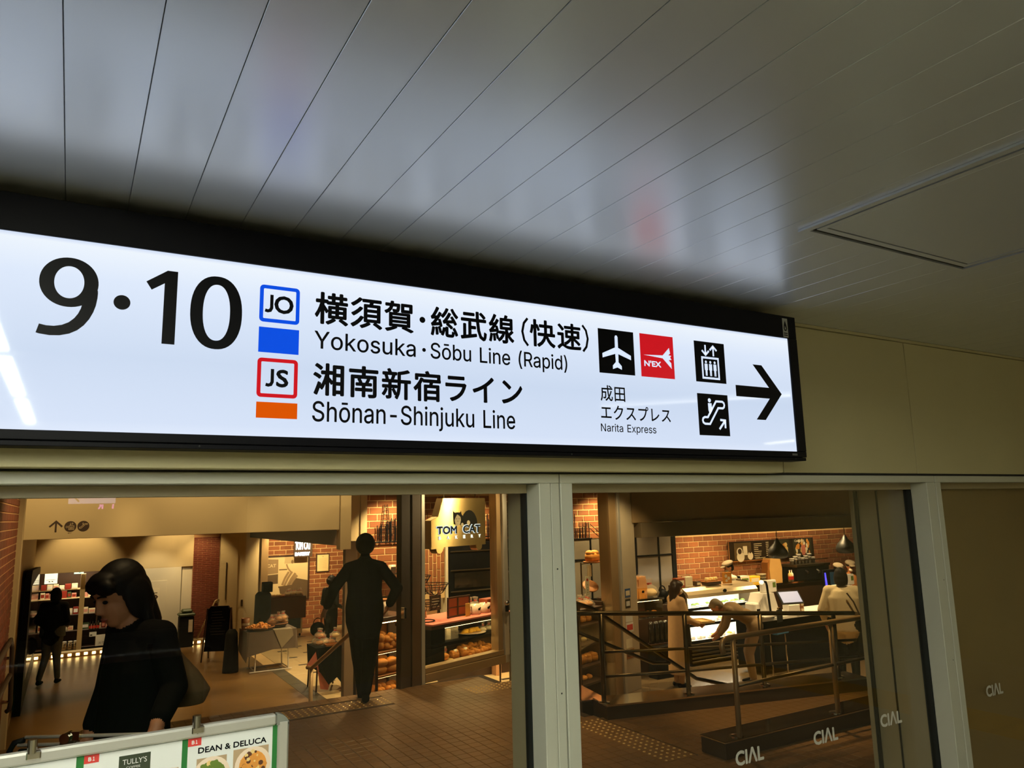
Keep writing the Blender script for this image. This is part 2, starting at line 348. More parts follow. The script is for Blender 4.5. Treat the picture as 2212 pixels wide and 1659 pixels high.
# outlines of a plain grotesque alphabet: character -> (advance, loops), 1000 units to the em
GLYPHS={'(':(273,[[89,207,90,235,92,264,96,293,101,324,107,354,114,384,122,413,132,441,142,468,153,494,164,517,177,539,236,539,223,512,212,485,201,457,191,428,182,399,174,370,167,342,161,313,157,285,154,258,152,232,151,207,152,184,154,161,156,138,160,115,165,91,172,67,179,42,188,16,198,-10,209,-38,222,-66,236,-96,177,-96,156,-59,139,-21,124,16,111,55,102,93,95,131,90,169]]),')':(273,[[37,-96,52,-66,64,-37,76,-9,86,18,95,44,102,69,108,93,113,116,117,139,120,162,121,184,122,207,121,232,119,258,116,285,112,313,106,342,99,370,91,399,82,428,73,457,62,485,50,512,37,539,97,539,109,517,121,494,131,468,142,441,151,413,159,384,167,354,173,323,178,293,181,264,183,235,184,207,183,168,178,130,171,92,161,53,149,15,134,-22,117,-59,97,-96]]),'-':(453,[[337,244,337,188,114,188,114,244]]),'E':(419,[[60,0,60,509,372,509,372,452,125,452,125,286,355,286,355,229,125,229,125,57,375,57,375,0]]),'L':(393,[[60,0,60,509,125,509,125,57,361,57,361,0]]),'N':(523,[[60,0,60,509,136,509,343,183,363,151,388,107,414,55,405,54,401,108,399,157,399,195,399,509,463,509,463,0,387,0,202,290,177,331,148,381,108,452,119,454,122,384,124,328,125,291,125,0]]),'R':(449,[[60,0,60,509,236,509,264,507,290,504,313,497,333,489,351,478,367,465,380,450,390,433,399,415,405,395,408,374,409,352,408,330,405,309,399,290,390,271,380,255,367,240,351,228,333,217,312,209,289,203,264,199,236,198,126,198,126,255,234,255,252,256,269,258,284,262,298,267,309,273,319,281,327,290,334,300,339,312,342,324,344,338,345,352,344,367,342,380,339,393,334,405,327,415,319,425,309,433,298,440,284,445,269,449,252,451,233,452,125,452,125,0],[353,0,230,229,303,229,428,0]]),'S':(447,[[224,-9,197,-8,172,-4,149,1,128,9,108,19,91,31,76,45,64,60,54,77,46,96,41,115,38,137,104,137,107,123,110,110,116,98,123,88,132,79,142,71,154,64,166,59,180,55,194,52,209,50,224,49,241,50,257,52,272,55,286,60,299,66,311,74,321,82,329,92,336,102,341,114,345,126,346,139,345,151,342,161,338,171,332,179,325,186,316,193,307,199,296,205,284,209,272,214,259,218,245,222,184,239,154,249,128,260,105,274,86,289,71,307,60,326,54,348,52,372,53,393,58,413,65,431,75,448,87,463,102,476,119,488,138,498,158,506,180,511,203,514,227,516,252,514,275,511,296,505,316,498,334,488,351,476,365,463,377,449,387,433,394,415,399,397,401,378,337,378,334,396,326,412,316,426,302,437,286,447,267,453,247,457,225,459,209,458,194,456,180,452,167,448,156,442,145,435,136,427,129,418,123,409,118,398,116,387,115,376,116,363,119,352,124,342,131,334,139,326,148,319,158,313,169,308,180,304,191,300,202,296,212,293,264,279,312,264,324,258,336,252,347,245,359,238,369,229,379,220,387,209,395,198,401,185,405,171,407,155,408,139,407,118,403,99,396,81,386,64,374,48,360,34,343,21,323,11,302,2,278,-4,252,-8]]),'Y':(472,[[203,0,203,208,16,509,91,509,192,344,222,292,229,279,236,264,243,248,250,230,224,230,231,248,237,265,244,280,251,293,280,344,381,509,455,509,268,208,268,0]]),'a':(389,[[160,-9,142,-8,126,-5,110,-1,94,5,80,12,68,22,57,32,48,45,40,58,35,73,31,90,30,108,31,123,34,138,38,150,43,161,50,171,58,179,67,187,78,193,89,199,100,203,112,207,125,211,178,220,234,227,244,228,252,230,259,232,265,235,270,238,273,243,275,248,276,255,276,257,275,268,273,279,271,288,267,297,262,304,256,311,248,317,240,322,230,326,220,329,208,330,196,331,183,330,171,329,159,326,149,322,140,318,132,313,124,307,118,301,112,294,107,288,103,281,100,274,41,291,48,308,57,322,67,335,79,346,91,355,104,364,118,370,133,375,148,379,163,382,179,384,194,384,204,384,215,383,227,382,239,379,251,376,263,372,275,367,286,360,296,353,306,343,315,333,322,320,329,306,333,290,336,272,337,251,337,0,277,0,277,52,272,52,269,45,264,38,258,32,252,25,244,18,236,12,226,6,215,1,203,-3,190,-6,176,-8],[170,45,187,46,202,49,216,53,228,59,239,66,248,74,257,83,263,93,269,104,272,115,275,126,276,138,276,190,273,188,270,186,265,184,259,182,231,176,200,171,175,168,165,166,154,164,144,162,134,159,125,155,117,150,110,145,103,139,98,132,95,124,93,115,92,105,92,95,94,87,98,79,102,72,107,66,114,61,121,56,130,52,139,49,149,47,159,46]]),'b':(424,[[229,-8,213,-7,198,-5,184,-1,172,4,162,10,153,17,145,24,138,31,118,59,112,59,112,0,53,0,53,509,114,509,114,319,118,319,137,346,144,353,152,360,161,367,171,373,183,378,197,381,212,384,229,384,252,383,274,378,294,371,313,361,330,347,345,332,359,313,370,293,379,270,385,245,389,218,390,189,389,160,385,133,379,108,370,84,359,64,346,45,330,29,313,16,294,5,274,-2,252,-7],[220,47,237,48,253,51,267,57,279,66,291,76,301,88,309,101,316,117,321,133,325,151,327,170,328,189,327,209,325,227,321,245,316,261,309,276,301,290,291,301,280,311,267,319,253,325,237,329,220,330,203,329,188,325,174,320,161,312,150,302,140,291,132,278,125,263,120,247,116,229,113,210,113,189,113,169,116,150,120,132,125,115,132,100,140,86,150,75,162,65,174,57,188,51,204,48]]),'d':(424,[[195,-8,172,-7,151,-2,130,5,111,16,94,29,79,45,66,64,55,84,46,108,39,133,35,160,34,189,35,218,39,245,46,270,55,293,66,313,79,332,95,347,112,361,131,371,151,378,173,383,196,384,213,384,228,381,241,378,253,373,263,367,272,360,280,353,287,346,306,319,311,319,311,509,372,509,372,0,313,0,313,59,307,59,287,31,280,24,272,17,263,10,252,4,241,-1,227,-5,212,-7],[205,47,221,48,236,51,250,57,263,65,274,75,284,86,293,100,299,115,305,132,309,150,311,169,312,189,311,210,309,229,305,247,300,263,293,278,284,291,275,302,263,312,251,320,237,325,221,329,205,330,187,329,172,325,157,319,145,311,133,301,124,290,115,276,108,261,103,245,99,227,97,209,96,189,97,170,99,151,103,133,109,117,115,101,124,88,134,76,145,66,158,57,172,51,188,48]]),'e':(404,[[212,-8,185,-7,161,-2,138,6,117,16,98,30,82,46,68,64,56,85,46,108,40,132,35,159,34,187,35,215,39,242,46,267,55,290,67,311,81,329,97,346,115,359,135,370,157,378,180,383,205,384,221,384,236,382,251,379,266,374,280,368,294,361,307,351,319,341,331,329,341,315,350,299,357,282,363,263,368,242,370,219,371,194,371,169,75,169,75,221,338,221,310,202,309,220,307,237,303,254,298,269,291,282,283,294,273,305,263,314,250,321,237,326,222,329,205,330,189,329,173,326,159,321,146,313,135,304,125,294,116,282,109,270,103,256,99,241,97,226,96,211,96,178,97,157,100,139,104,122,110,106,118,92,128,80,139,70,151,61,165,55,179,50,195,47,212,46,224,47,234,48,244,50,254,53,263,56,271,61,278,66,285,73,292,80,297,88,302,96,306,105,365,91,360,77,353,63,345,51,335,39,324,29,311,19,298,11,283,4,266,-1,249,-5,231,-7]]),'h':(410,[[114,227,114,0,53,0,53,509,114,509,114,287,102,287,112,312,124,332,137,349,152,362,169,372,187,379,207,383,227,384,246,383,264,380,280,376,295,369,309,360,321,349,332,336,341,321,348,304,353,285,356,264,357,240,357,0,296,0,296,235,295,256,290,275,283,291,273,304,260,315,246,323,229,328,210,329,197,328,184,326,172,322,161,317,150,311,141,303,133,293,126,283,121,271,117,257,114,243]]),'i':(167,[[53,0,53,379,114,379,114,0],[84,443,75,444,67,446,60,449,54,455,48,461,44,468,42,475,41,483,42,491,44,499,48,506,54,512,60,517,67,521,75,523,84,524,92,523,100,521,107,517,114,512,119,506,123,499,126,491,126,483,126,475,123,468,119,461,114,455,107,449,100,446,92,444]]),'j':(167,[[53,379,114,379,114,-30,113,-47,111,-63,107,-77,102,-90,95,-102,86,-113,76,-122,65,-129,52,-135,37,-139,21,-142,4,-143,-10,-143,-10,-87,2,-87,14,-86,25,-83,34,-78,40,-72,46,-64,50,-54,52,-42,53,-29],[83,443,75,444,67,446,60,449,53,455,48,461,44,468,42,475,41,483,42,491,44,499,48,506,53,512,60,517,67,521,75,523,83,524,92,523,100,521,107,517,114,512,119,506,123,499,125,491,126,483,125,475,123,468,119,461,114,455,107,449,100,446,92,444]]),'k':(381,[[110,137,110,212,121,212,284,379,360,379,184,199,177,199],[53,0,53,509,114,509,114,0],[294,0,148,186,191,229,372,0]]),'n':(410,[[114,227,114,0,53,0,53,379,112,379,112,287,102,287,112,312,124,332,137,349,152,362,169,372,187,379,207,383,227,384,246,383,264,380,280,376,295,369,309,360,321,349,332,336,341,321,348,304,353,285,356,264,357,240,357,0,296,0,296,235,295,256,290,275,283,291,273,304,260,315,246,323,229,328,210,329,197,328,184,326,172,322,161,317,150,311,141,303,133,293,126,283,121,271,117,257,114,243]]),'o':(415,[[207,-8,182,-7,159,-2,137,6,117,16,98,30,82,46,68,64,56,85,46,108,40,133,36,159,34,187,36,216,40,243,46,268,56,291,68,312,82,330,98,346,117,360,137,371,159,378,182,383,207,384,233,383,256,378,278,371,299,360,317,346,333,330,347,312,359,291,369,268,376,243,380,216,381,187,380,159,376,133,369,108,359,85,347,64,333,46,317,30,299,16,278,6,256,-2,233,-7],[207,46,226,48,242,51,257,57,270,66,282,76,292,89,300,102,307,117,312,134,316,151,318,169,319,187,318,206,316,224,312,242,307,258,300,274,292,287,282,300,270,310,257,319,242,325,226,329,207,330,189,329,173,325,158,319,145,310,134,300,124,287,115,274,108,258,103,242,99,224,97,206,96,187,97,169,99,151,103,134,108,117,115,102,124,89,134,76,145,66,158,57,173,51,189,48]]),'p':(424,[[53,-143,53,379,112,379,112,319,118,319,137,346,144,353,152,360,161,367,171,373,183,378,197,381,212,384,229,384,252,383,274,378,294,371,313,361,330,347,345,332,359,313,370,293,379,270,385,245,389,218,390,189,389,160,385,133,379,108,370,84,359,64,346,45,330,29,313,16,294,5,274,-2,252,-7,229,-8,213,-7,198,-5,184,-1,173,4,162,10,153,17,145,24,138,31,118,59,114,59,114,-143],[220,47,237,48,253,51,267,57,279,66,291,76,301,88,309,101,316,117,321,133,325,151,327,170,328,189,327,209,325,227,321,245,316,261,309,276,301,290,291,301,280,311,267,319,253,325,237,329,220,330,203,329,188,325,174,320,161,312,150,302,140,291,132,278,125,263,120,247,116,229,113,210,113,189,113,169,116,150,120,132,125,115,132,100,140,86,150,75,162,65,174,57,188,51,204,48]]),'r':(259,[[53,0,53,379,112,379,112,321,115,321,122,335,130,347,140,358,152,367,166,375,181,380,196,384,213,385,229,384,243,384,243,322,230,324,207,326,194,325,182,323,170,319,159,315,149,309,140,301,132,293,126,284,121,273,117,262,114,250,114,237,114,0]]),'s':(365,[[182,-8,163,-7,145,-5,128,-2,112,3,98,10,84,18,72,27,62,38,53,50,45,63,40,78,36,94,94,107,99,92,105,79,114,69,124,60,136,54,150,49,165,46,181,45,200,46,217,50,232,55,244,62,255,71,262,81,267,91,268,103,267,112,265,121,260,129,254,136,246,142,237,147,225,151,212,155,149,170,125,177,104,186,87,196,72,208,61,222,53,237,48,255,47,274,48,290,51,305,57,319,65,332,75,343,87,354,100,363,115,370,131,377,149,381,167,384,187,384,206,384,223,381,239,378,254,372,267,366,279,358,290,349,299,339,307,328,314,316,319,303,324,290,268,277,264,288,258,298,251,307,243,316,232,323,219,328,205,331,187,333,171,332,156,329,143,324,131,317,121,308,114,299,110,289,109,277,110,267,112,258,117,250,124,243,133,237,144,232,157,227,172,223,229,209,254,202,275,194,292,183,306,171,317,158,325,142,330,125,331,107,330,90,326,75,321,61,312,47,302,35,290,24,276,15,260,6,242,0,223,-5,203,-7]]),'t':(227,[[204,379,204,327,6,327,6,379],[65,471,126,471,126,98,127,86,128,76,132,68,136,61,142,56,150,53,159,51,170,50,185,51,202,54,213,2,192,-3,168,-4,145,-3,125,2,107,10,92,21,80,35,72,52,67,71,65,93]]),'u':(410,[[182,-5,164,-4,146,-1,130,4,115,11,101,20,89,31,78,44,69,59,62,76,57,95,54,116,53,139,53,379,114,379,114,144,115,123,119,105,127,89,137,75,150,64,164,56,181,52,200,50,213,51,226,53,238,57,249,62,259,69,268,77,276,86,283,97,289,109,293,122,295,137,296,153,296,379,357,379,357,0,298,0,298,92,307,92,297,67,286,47,272,30,257,17,240,7,222,0,203,-4]]),'x':(379,[[21,0,171,218,171,171,29,379,100,379,147,306,179,253,207,206,175,206,202,253,209,266,216,279,224,292,233,306,282,379,352,379,209,169,209,214,358,0,287,0,231,85,200,136,173,182,205,182,178,136,172,124,165,112,157,99,148,85,91,0]]),'ō':(415,[[207,-8,182,-7,159,-2,137,6,117,16,98,30,82,46,68,64,56,85,46,108,40,133,36,159,34,187,36,216,40,243,46,268,56,291,68,312,82,330,98,346,117,360,137,371,159,378,182,383,207,384,233,383,256,378,278,371,299,360,317,346,333,330,347,312,359,291,369,268,376,243,380,216,381,187,380,159,376,133,369,108,359,85,347,64,333,46,317,30,299,16,278,6,256,-2,233,-7],[207,46,226,48,242,51,257,57,270,66,282,76,292,89,300,102,307,117,312,134,316,151,318,169,319,187,318,206,316,224,312,242,307,258,300,274,292,287,282,300,270,310,257,319,242,325,226,329,207,330,189,329,173,325,158,319,145,310,134,300,124,287,115,274,108,258,103,242,99,224,97,206,96,187,97,169,99,151,103,134,108,117,115,102,124,89,134,76,145,66,158,57,173,51,189,48],[302,506,302,458,113,458,113,506]])}
def grotesque_mesh(body, fit, y, track=0):
    """overlapping solid strokes of a glyph are filled one by one, each with the counters it encloses"""
    layers = {}
    x = 0
    def area(lp): n = len(lp)//2; return sum(lp[2*i]*lp[2*((i+1) % n)+1]-lp[2*((i+1) % n)]*lp[2*i+1] for i in range(n))/2
    for ch in body:
        if ch == ' ': x += 260+track; continue
        adv, loops = GLYPHS[ch]
        big = max(loops, key=lambda l: abs(area(l))); sg_ = area(big) > 0
        sol = [l for l in loops if (area(l) > 0) == sg_]; hol = [l for l in loops if (area(l) > 0) != sg_]
        for k, so in enumerate(sol):
            grp = [so]+[h for h in hol if min(so[::2]) <= min(h[::2]) and max(so[::2]) >= max(h[::2]) and min(so[1::2]) <= min(h[1::2]) and max(so[1::2]) >= max(h[1::2])]
            layers.setdefault(k, []).extend([(x, l) for l in grp])
        x += adv+track
    bm = bmesh.new()
    for k, ls in layers.items():
        cu = bpy.data.curves.new('lettering', 'CURVE'); cu.dimensions = '2D'; cu.fill_mode = 'BOTH'
        for x0, lp in ls:
            n = len(lp)//2; sp = cu.splines.new('POLY'); sp.points.add(n-1); sp.use_cyclic_u = True
            for i in range(n): sp.points[i].co = ((lp[2*i]+x0)/1000, lp[2*i+1]/1000, 0, 1)
        o = bpy.data.objects.new('lettering_tmp', cu); COL.objects.link(o)
        dg = bpy.context.evaluated_depsgraph_get(); dg.update()
        me = bpy.data.meshes.new_from_object(o.evaluated_get(dg)); bpy.data.objects.remove(o); bpy.data.curves.remove(cu)
        n0 = len(bm.verts); bm.from_mesh(me); bm.verts.ensure_lookup_table(); bpy.data.meshes.remove(me)
        for v in bm.verts[n0:]: v.co.z = k*0.0001
    me = bpy.data.meshes.new('lettering'); bm.to_mesh(me); bm.free()
    return fit_mesh(me, fit, y)
def curve_to_fit(cu, fit, y):
    o = bpy.data.objects.new('lettering_tmp', cu); COL.objects.link(o)
    dg = bpy.context.evaluated_depsgraph_get(); dg.update()
    me = bpy.data.meshes.new_from_object(o.evaluated_get(dg)); bpy.data.objects.remove(o); bpy.data.curves.remove(cu)
    return fit_mesh(me, fit, y)
def fit_mesh(me, fit, y):
    n = len(me.vertices); co = np.empty(n*3); me.vertices.foreach_get('co', co); co = co.reshape(-1, 3)
    a, b = co.min(0), co.max(0); x0, x1, z0, z1 = fit
    if x1 is None: x1 = x0 + (b[0]-a[0])*(z1-z0)/(b[1]-a[1])
    out = np.zeros((n, 3)); out[:, 0] = x0+(co[:, 0]-a[0])/(b[0]-a[0])*(x1-x0); out[:, 2] = z0+(co[:, 1]-a[1])/(b[1]-a[1])*(z1-z0); out[:, 1] = y-co[:, 2]*0.3
    me.vertices.foreach_set('co', out.ravel()); me.update(); me.materials.clear()
    return me
def text_mesh(body, fit, y, offset=0.0, bold=0.0):
    """lettering in the xz plane facing -y; fit = (x0, x1, z0, z1) of its outline box; bold widens every stroke by that much"""
    cu = bpy.data.curves.new('lettering', 'FONT'); cu.body = body; cu.resolution_u = 3; cu.offset = offset
    if bold: fit = (fit[0]+bold/2, fit[1]-bold/2 if fit[1] is not None else None, fit[2]+bold/2, fit[3]-bold/2)
    me = curve_to_fit(cu, fit, y)
    if bold:
        bm = bmesh.new(); h = bold/2
        for i, (dx, dz) in enumerate(((h, 0), (-h, 0), (0, h), (0, -h), (.7*h, .7*h), (-.7*h, .7*h), (.7*h, -.7*h), (-.7*h, -.7*h))):
            k = len(bm.verts); bm.from_mesh(me); bm.verts.ensure_lookup_table()
            for v in bm.verts[k:]: v.co += Vector((dx, 0.00002*i, dz))
        bm.to_mesh(me); bm.free()
    return me
def stroke(mb, pts, w, y, closed=False):
    """flat strip of width w along 2D points in the xz plane"""
    n = len(pts); P = [Vector(p) for p in pts]; L = []; Rr = []
    for i in range(n):
        a = P[(i-1) % n] if (closed or i > 0) else P[i]; b = P[(i+1) % n] if (closed or i < n-1) else P[i]
        d1 = (P[i]-a); d2 = (b-P[i])
        if d1.length < 1e-9: d1 = d2
        if d2.length < 1e-9: d2 = d1
        d1.normalize(); d2.normalize(); n1 = Vector((-d1.y, d1.x)); n2 = Vector((-d2.y, d2.x)); m = (n1+n2)
        m.normalize(); k = 1/max(0.35, m.dot(n1)); L.append(P[i]+m*w/2*k); Rr.append(P[i]-m*w/2*k)
    vs = [(p.x, y, p.y) for p in L] + [(p.x, y, p.y) for p in Rr]
    m = n if closed else n-1
    mb.add(vs, [(i, n+i, n+(i+1) % n, (i+1) % n) for i in range(m)])
def disc(mb, x, z, r, y, n=20, sx=1): mb.poly([(x+sx*r*math.cos(2*PI*k/n), y, z+r*math.sin(2*PI*k/n)) for k in range(n)])
def fl(mb, pts, y): mb.poly([(u, y, v) for u, v in pts])

# ------------------------------------------------------------------ corridor: ceiling, floor, walls
ceil = thing('ceiling', 'grey metal slat ceiling of the station corridor', None, kind='structure')
me_pl = MB().bbox(-0.0693, 0.0693, -3.99, 2.168, 0, 0.02, 0.0009).mesh('plank')
k0 = -10
for k in range(-10, 52):
    if k in (-3, -2): continue
    p = obj('plank', me_pl, 'ceiling_paint', ceil, loc=(-0.062+0.14*(k+0.5), 0, 2.6))
obj('joint_backing', MB().box(-1.6, 7.3, -4, 2.17, 2.622, 2.64), 'joint_dark', ceil)
# corridor shell
struct('floor', MB().box(-4, 10, -9.5, 2.16, -0.06, 0.0), 'corridor_floor', label='pale corridor floor in front of the glazed wall')
yp = thing('tactile_strip', 'yellow tactile paving strip along the corridor floor', 'paving', (6.8, 0.2, 0))
ypm = MB(); ypm.bbox(-0.145, 0.145, -0.145, 0.145, 0, 0.008, 0.003)
for i in range(4): ypm.box(-0.12+0.07*i-0.0, -0.09+0.07*i, -0.12, 0.12, 0.008, 0.013)
ypme = ypm.mesh('paver')
for i in range(18):
    for j in range(2): obj('paver', ypme, 'yellow_paving', yp, loc=(j*0.295-0.35, -3.5+i*0.3, 0))
struct('wall_opposite', MB().box(1.6, 10, -3.72, -3.6, 0, 2.6), 'wall_panel', label='beige wall on the opposite side of the corridor')
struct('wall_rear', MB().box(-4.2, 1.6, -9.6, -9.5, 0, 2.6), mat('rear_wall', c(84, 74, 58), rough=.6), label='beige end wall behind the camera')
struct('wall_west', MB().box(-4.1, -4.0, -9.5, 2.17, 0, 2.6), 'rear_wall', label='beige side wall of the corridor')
struct('wall_east', MB().box(9.0, 9.1, -3.6, 2.17, 0, 2.6), 'wall_panel', label='beige far wall closing the corridor')
struct('ceiling_rear', MB().box(-4.1, 9, -9.5, -4.0, 2.6, 2.66).box(-4.1, -1.6, -4, 2.17, 2.6, 2.66).box(7.2, 9, -4, 2.17, 2.6, 2.66), 'ceiling_paint', label='plain ceiling of the corridor behind the camera')
# ceiling luminaires
for i, (a, b) in enumerate(((-0.25, 1.22), (-1.78, -0.28), (-3.4, -1.81))):
    lf = thing('ceiling_luminaire', ['recessed fluorescent luminaire nearest the glazed wall', 'recessed fluorescent luminaire in the middle of its row', 'recessed fluorescent luminaire last of its row'][i], 'ceiling light', (-0.342, (a+b)/2, 2.6), group='luminaires in the corridor ceiling')
    h = (b-a)/2
    obj('housing', MB().box(-0.138, 0.138, -h, h, 0.05, 0.07).box(-0.138, -0.125, -h, h, 0, 0.05).box(0.125, 0.138, -h, h, 0, 0.05).box(-0.138, 0.138, -h, -h+0.012, 0, 0.05).box(-0.138, 0.138, h-0.012, h, 0, 0.05), 'white_plastic', lf)
    obj('tube', MB().box(-0.032, 0.032, -h+0.05, h-0.05, 0.012, 0.03), 'lamp_glow', lf)
lr_ = thing('ceiling_luminaire', 'recessed fluorescent luminaire far along the corridor', 'ceiling light', (7.75, -1.9, 2.6), group='luminaires in the corridor ceiling')
obj('housing', MB().box(-0.138, 0.138, -.8, .8, -0.02, -0.002), 'white_plastic', lr_); obj('tube', MB().box(-0.05, 0.05, -.75, .75, -0.032, -0.021), mat('lamp_glow_far', c(255, 250, 220), emit=c(255, 244, 196), es=26.0), lr_)
ll = thing('linear_lamp', 'slim linear lamp set across the corridor ceiling', 'ceiling light', (4.05, -0.1, 2.59), R(46))
obj('tube', MB().box(-0.72, 0.72, -0.008, 0.008, -0.012, 0.006), 'line_glow', ll)
# access hatch
ht = thing('ceiling_hatch', 'square access hatch with a thin metal frame in the slat ceiling', 'hatch', (2.236, 0.965, 2.6))
H1, H2 = 0.425, 0.402
for a in range(4):
    pts = [(-H1, -H1), (H1, -H1), (H2, -H2), (-H2, -H2)]
    k, q = round(math.cos(a*PI/2)), round(math.sin(a*PI/2))
    pts = [(x*k-y*q, x*q+y*k) for x, y in pts]
    obj('frame_bar', MB().prism(pts, -0.007, -0.0005, 'z'), 'ceiling_paint', ht)
H3 = 0.388
obj('gap_liner', MB().box(-H2, H2, -H2, H2, -0.001, -0.0002), 'joint_dark', ht)
obj('hatch_rim', MB().box(-H3, H3, -H3, -H3+0.02, -0.005, -0.001).box(-H3, H3, H3-0.02, H3, -0.005, -0.001).box(-H3, -H3+0.02, -H3+0.02, H3-0.02, -0.005, -0.001).box(H3-0.02, H3, -H3+0.02, H3-0.02, -0.005, -0.001), 'ceiling_paint', ht)
obj('hatch_panel', MB().bbox(-H3+0.024, H3-0.024, -H3+0.024, H3-0.024, -0.004, -0.001, 0.001), 'ceiling_paint', ht)

# glazed wall: fascia panels above the windows
YW = 2.173
wf = thing('wall_front', 'beige panelled wall above the window frames', None, kind='structure')
for a, b in ((-2.4, -0.5), (-0.496, 1.3), (1.304, 2.6), (2.604, 3.553), (3.558, 4.95), (4.955, 6.6)):
    obj('panel', MB().bbox(a, b, YW, YW+0.03, 1.931, 2.583, 0.002), 'wall_panel', wf)
obj('backing', MB().box(-2.4, 6.6, YW+0.03, YW+0.2, 1.93, 2.6), 'joint_dark', wf)
struct('trim_1', MB().box(2.55, 6.6, YW-0.006, YW+0.02, 2.586, 2.599), 'wall_panel', label='narrow metal trim where wall meets ceiling')
struct('trim_2', MB().box(-2.4, 6.6, YW+0.004, YW+0.03, 1.922, 1.9305), 'joint_dark', label='dark joint above the window frames')

def window(name, x0, x1, il, ir, dl, dr, label, glass=True, split=None):
    """one framed light: outer x0..x1, clear opening il..ir, jamb depths dl, dr"""
    w = thing(name, label, None, kind='structure')
    zt, zi, zb = 1.9205, 1.8885, 0.06
    obj('head', MB().bbox(x0, x1, YW, YW+0.225, zi, zt, 0.0025), 'frame_paint', w)
    obj('sill', MB().bbox(x0, x1, YW, YW+0.225, 0.0, zb, 0.0025), 'frame_paint', w)
    if split:
        obj('jamb', MB().bbox(ir, split-0.001, YW, YW+0.085, zb, zi, 0.0025), 'frame_paint', w); obj('jamb_inner', MB().bbox(ir, split-0.001, YW+0.124, YW+dr, zb, zi, 0.0025), 'frame_shaded', w)
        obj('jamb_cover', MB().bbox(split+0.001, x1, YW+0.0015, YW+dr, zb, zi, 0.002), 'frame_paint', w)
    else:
        obj('jamb', MB().bbox(ir, x1, YW, YW+0.085, zb, zi, 0.0025), 'frame_paint', w); obj('jamb_inner', MB().bbox(ir, x1, YW+0.124, YW+dr, zb, zi, 0.0025), 'frame_shaded', w)
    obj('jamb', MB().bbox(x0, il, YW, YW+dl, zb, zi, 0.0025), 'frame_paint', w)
    obj('glazing_bead', MB().bbox(il, ir, YW+0.082, YW+0.125, 1.857, zi, 0.0015), 'frame_shaded', w)
    obj('gasket', MB().box(ir-0.003, ir+0.03, YW+0.0855, YW+0.1235, zb, 1.857).box(il, il+0.003, YW+0.085, YW+0.124, zb, 1.857), 'gasket', w)
    if glass:
        obj('glass_pane', MB().box(il+0.001, ir-0.001, YW+0.102, YW+0.108, zb, 1.862), GLASS, w)
    return w
w1 = window('window_1', -2.3, 1.4555, -2.2, 1.373, 0.225, 0.222, 'wide pale framed window under the long sign', split=1.42)
w2 = window('window_2', 1.4605, 3.690, 1.5105, 3.618, 0.225, 0.385, 'second framed window looking onto the bakery entrance')
obj('gasket', MB().box(3.612, 3.618, YW+0.27, YW+0.277, 0.06, 1.857).box(3.608, 3.618, YW+0.385, YW+0.402, 0.06, 1.857), 'gasket', w2)
obj('jamb_return', MB().box(3.604, 3.69, YW+0.402, YW+0.425, 0.06, 1.95), 'frame_shaded', w2)
w3 = window('window_3', 3.6945, 6.6, 3.7385, 6.5, 0.225, 0.225, 'last framed window backed by a dark brown panel')
obj('back_panel', MB().box(3.7385, 6.5, YW+0.135, YW+0.15, 0.06, 1.89), mat('panel_brown', c(150, 122, 76), rough=0.5, var=0.1, scale=3), w3)
for px, pz in ((1.4375, 1.60), (1.4385, 1.20), (3.672, 1.42), (3.672, 1.05)):
    obj('screw', MB().ell((px, YW+0.0005, pz), (0.003, 0.0015, 0.003), 8, 5), 'gasket', w1 if px < 2 else w2)
# frosted letters on the glass
def cial(x, z, par):
    obj('glass_lettering', text_mesh('CI\u039bL', (x, x+0.158, z, z+0.058), YW+0.1012, bold=0.005), mat('frosted_film', c(206, 204, 192), rough=0.7), par)
for x in (0.944, 1.40):
    pass
for i, x in enumerate((1.846, 2.308, 2.768, 3.224)): cial(x, 0.792, w2)
for x in (0.02, 0.48, 0.94): cial(x, 0.792, w1)
for x in (4.10, 4.56, 5.02): cial(x, 0.802, w3)

# ------------------------------------------------------------------ the long illuminated sign
sg = thing('illuminated_sign', 'long backlit station sign with black frame pointing right to platforms 9 and 10', 'sign', (0, 0, 0))
struct('trim_3', MB().bbox(-2.4, 2.515, 2.108, YW-0.001, 1.926, 2.57, 0.002), 'wall_panel', label='shallow wall box carrying the illuminated sign')
YS = 2.0295
F0, F1, Z0, Z1 = -1.6, 2.5645, 1.970, 2.567
obj('frame_top', MB().bbox(F0, F1, 2.022, 2.106, 2.4735, Z1, 0.002), 'black_metal', sg)
obj('frame_bottom', MB().bbox(F0, F1, 2.022, 2.106, 1.984, 2.0065, 0.0015), 'black_metal', sg)
obj('frame_rail', MB().bbox(F0, F1, 2.026, 2.106, Z0, 1.9825, 0.0015), 'black_metal', sg)
obj('frame_end', MB().bbox(2.5158, F1, 2.0215, 2.106, 2.007, 2.473, 0.0015), 'black_metal', sg)
obj('frame_end', MB().bbox(F0, -1.55, 2.0215, 2.106, 2.007, 2.473, 0.0015), 'black_metal', sg)
obj('housing_back', MB().box(F0+.01, F1-.01, 2.06, 2.106, 2.0, 2.48), 'black_metal', sg)
obj('panel', MB().box(-1.55, 2.5158, YS, YS+0.02, 2.0055, 2.4745), 'backlit_acrylic', sg)
for x in (0.27, 1.41, 2.50): obj('screw', MB().ell((x, 2.0255, 1.977), (0.003, 0.002, 0.003), 8, 5), 'gasket', sg)
YT = 2.0288; YT2 = 2.0284
def lettering(body, fit, bold=0.0, m='ink_black', name='lettering', y=YT, par=sg): return obj(name, text_mesh(body, fit, y, bold=bold), m, par)
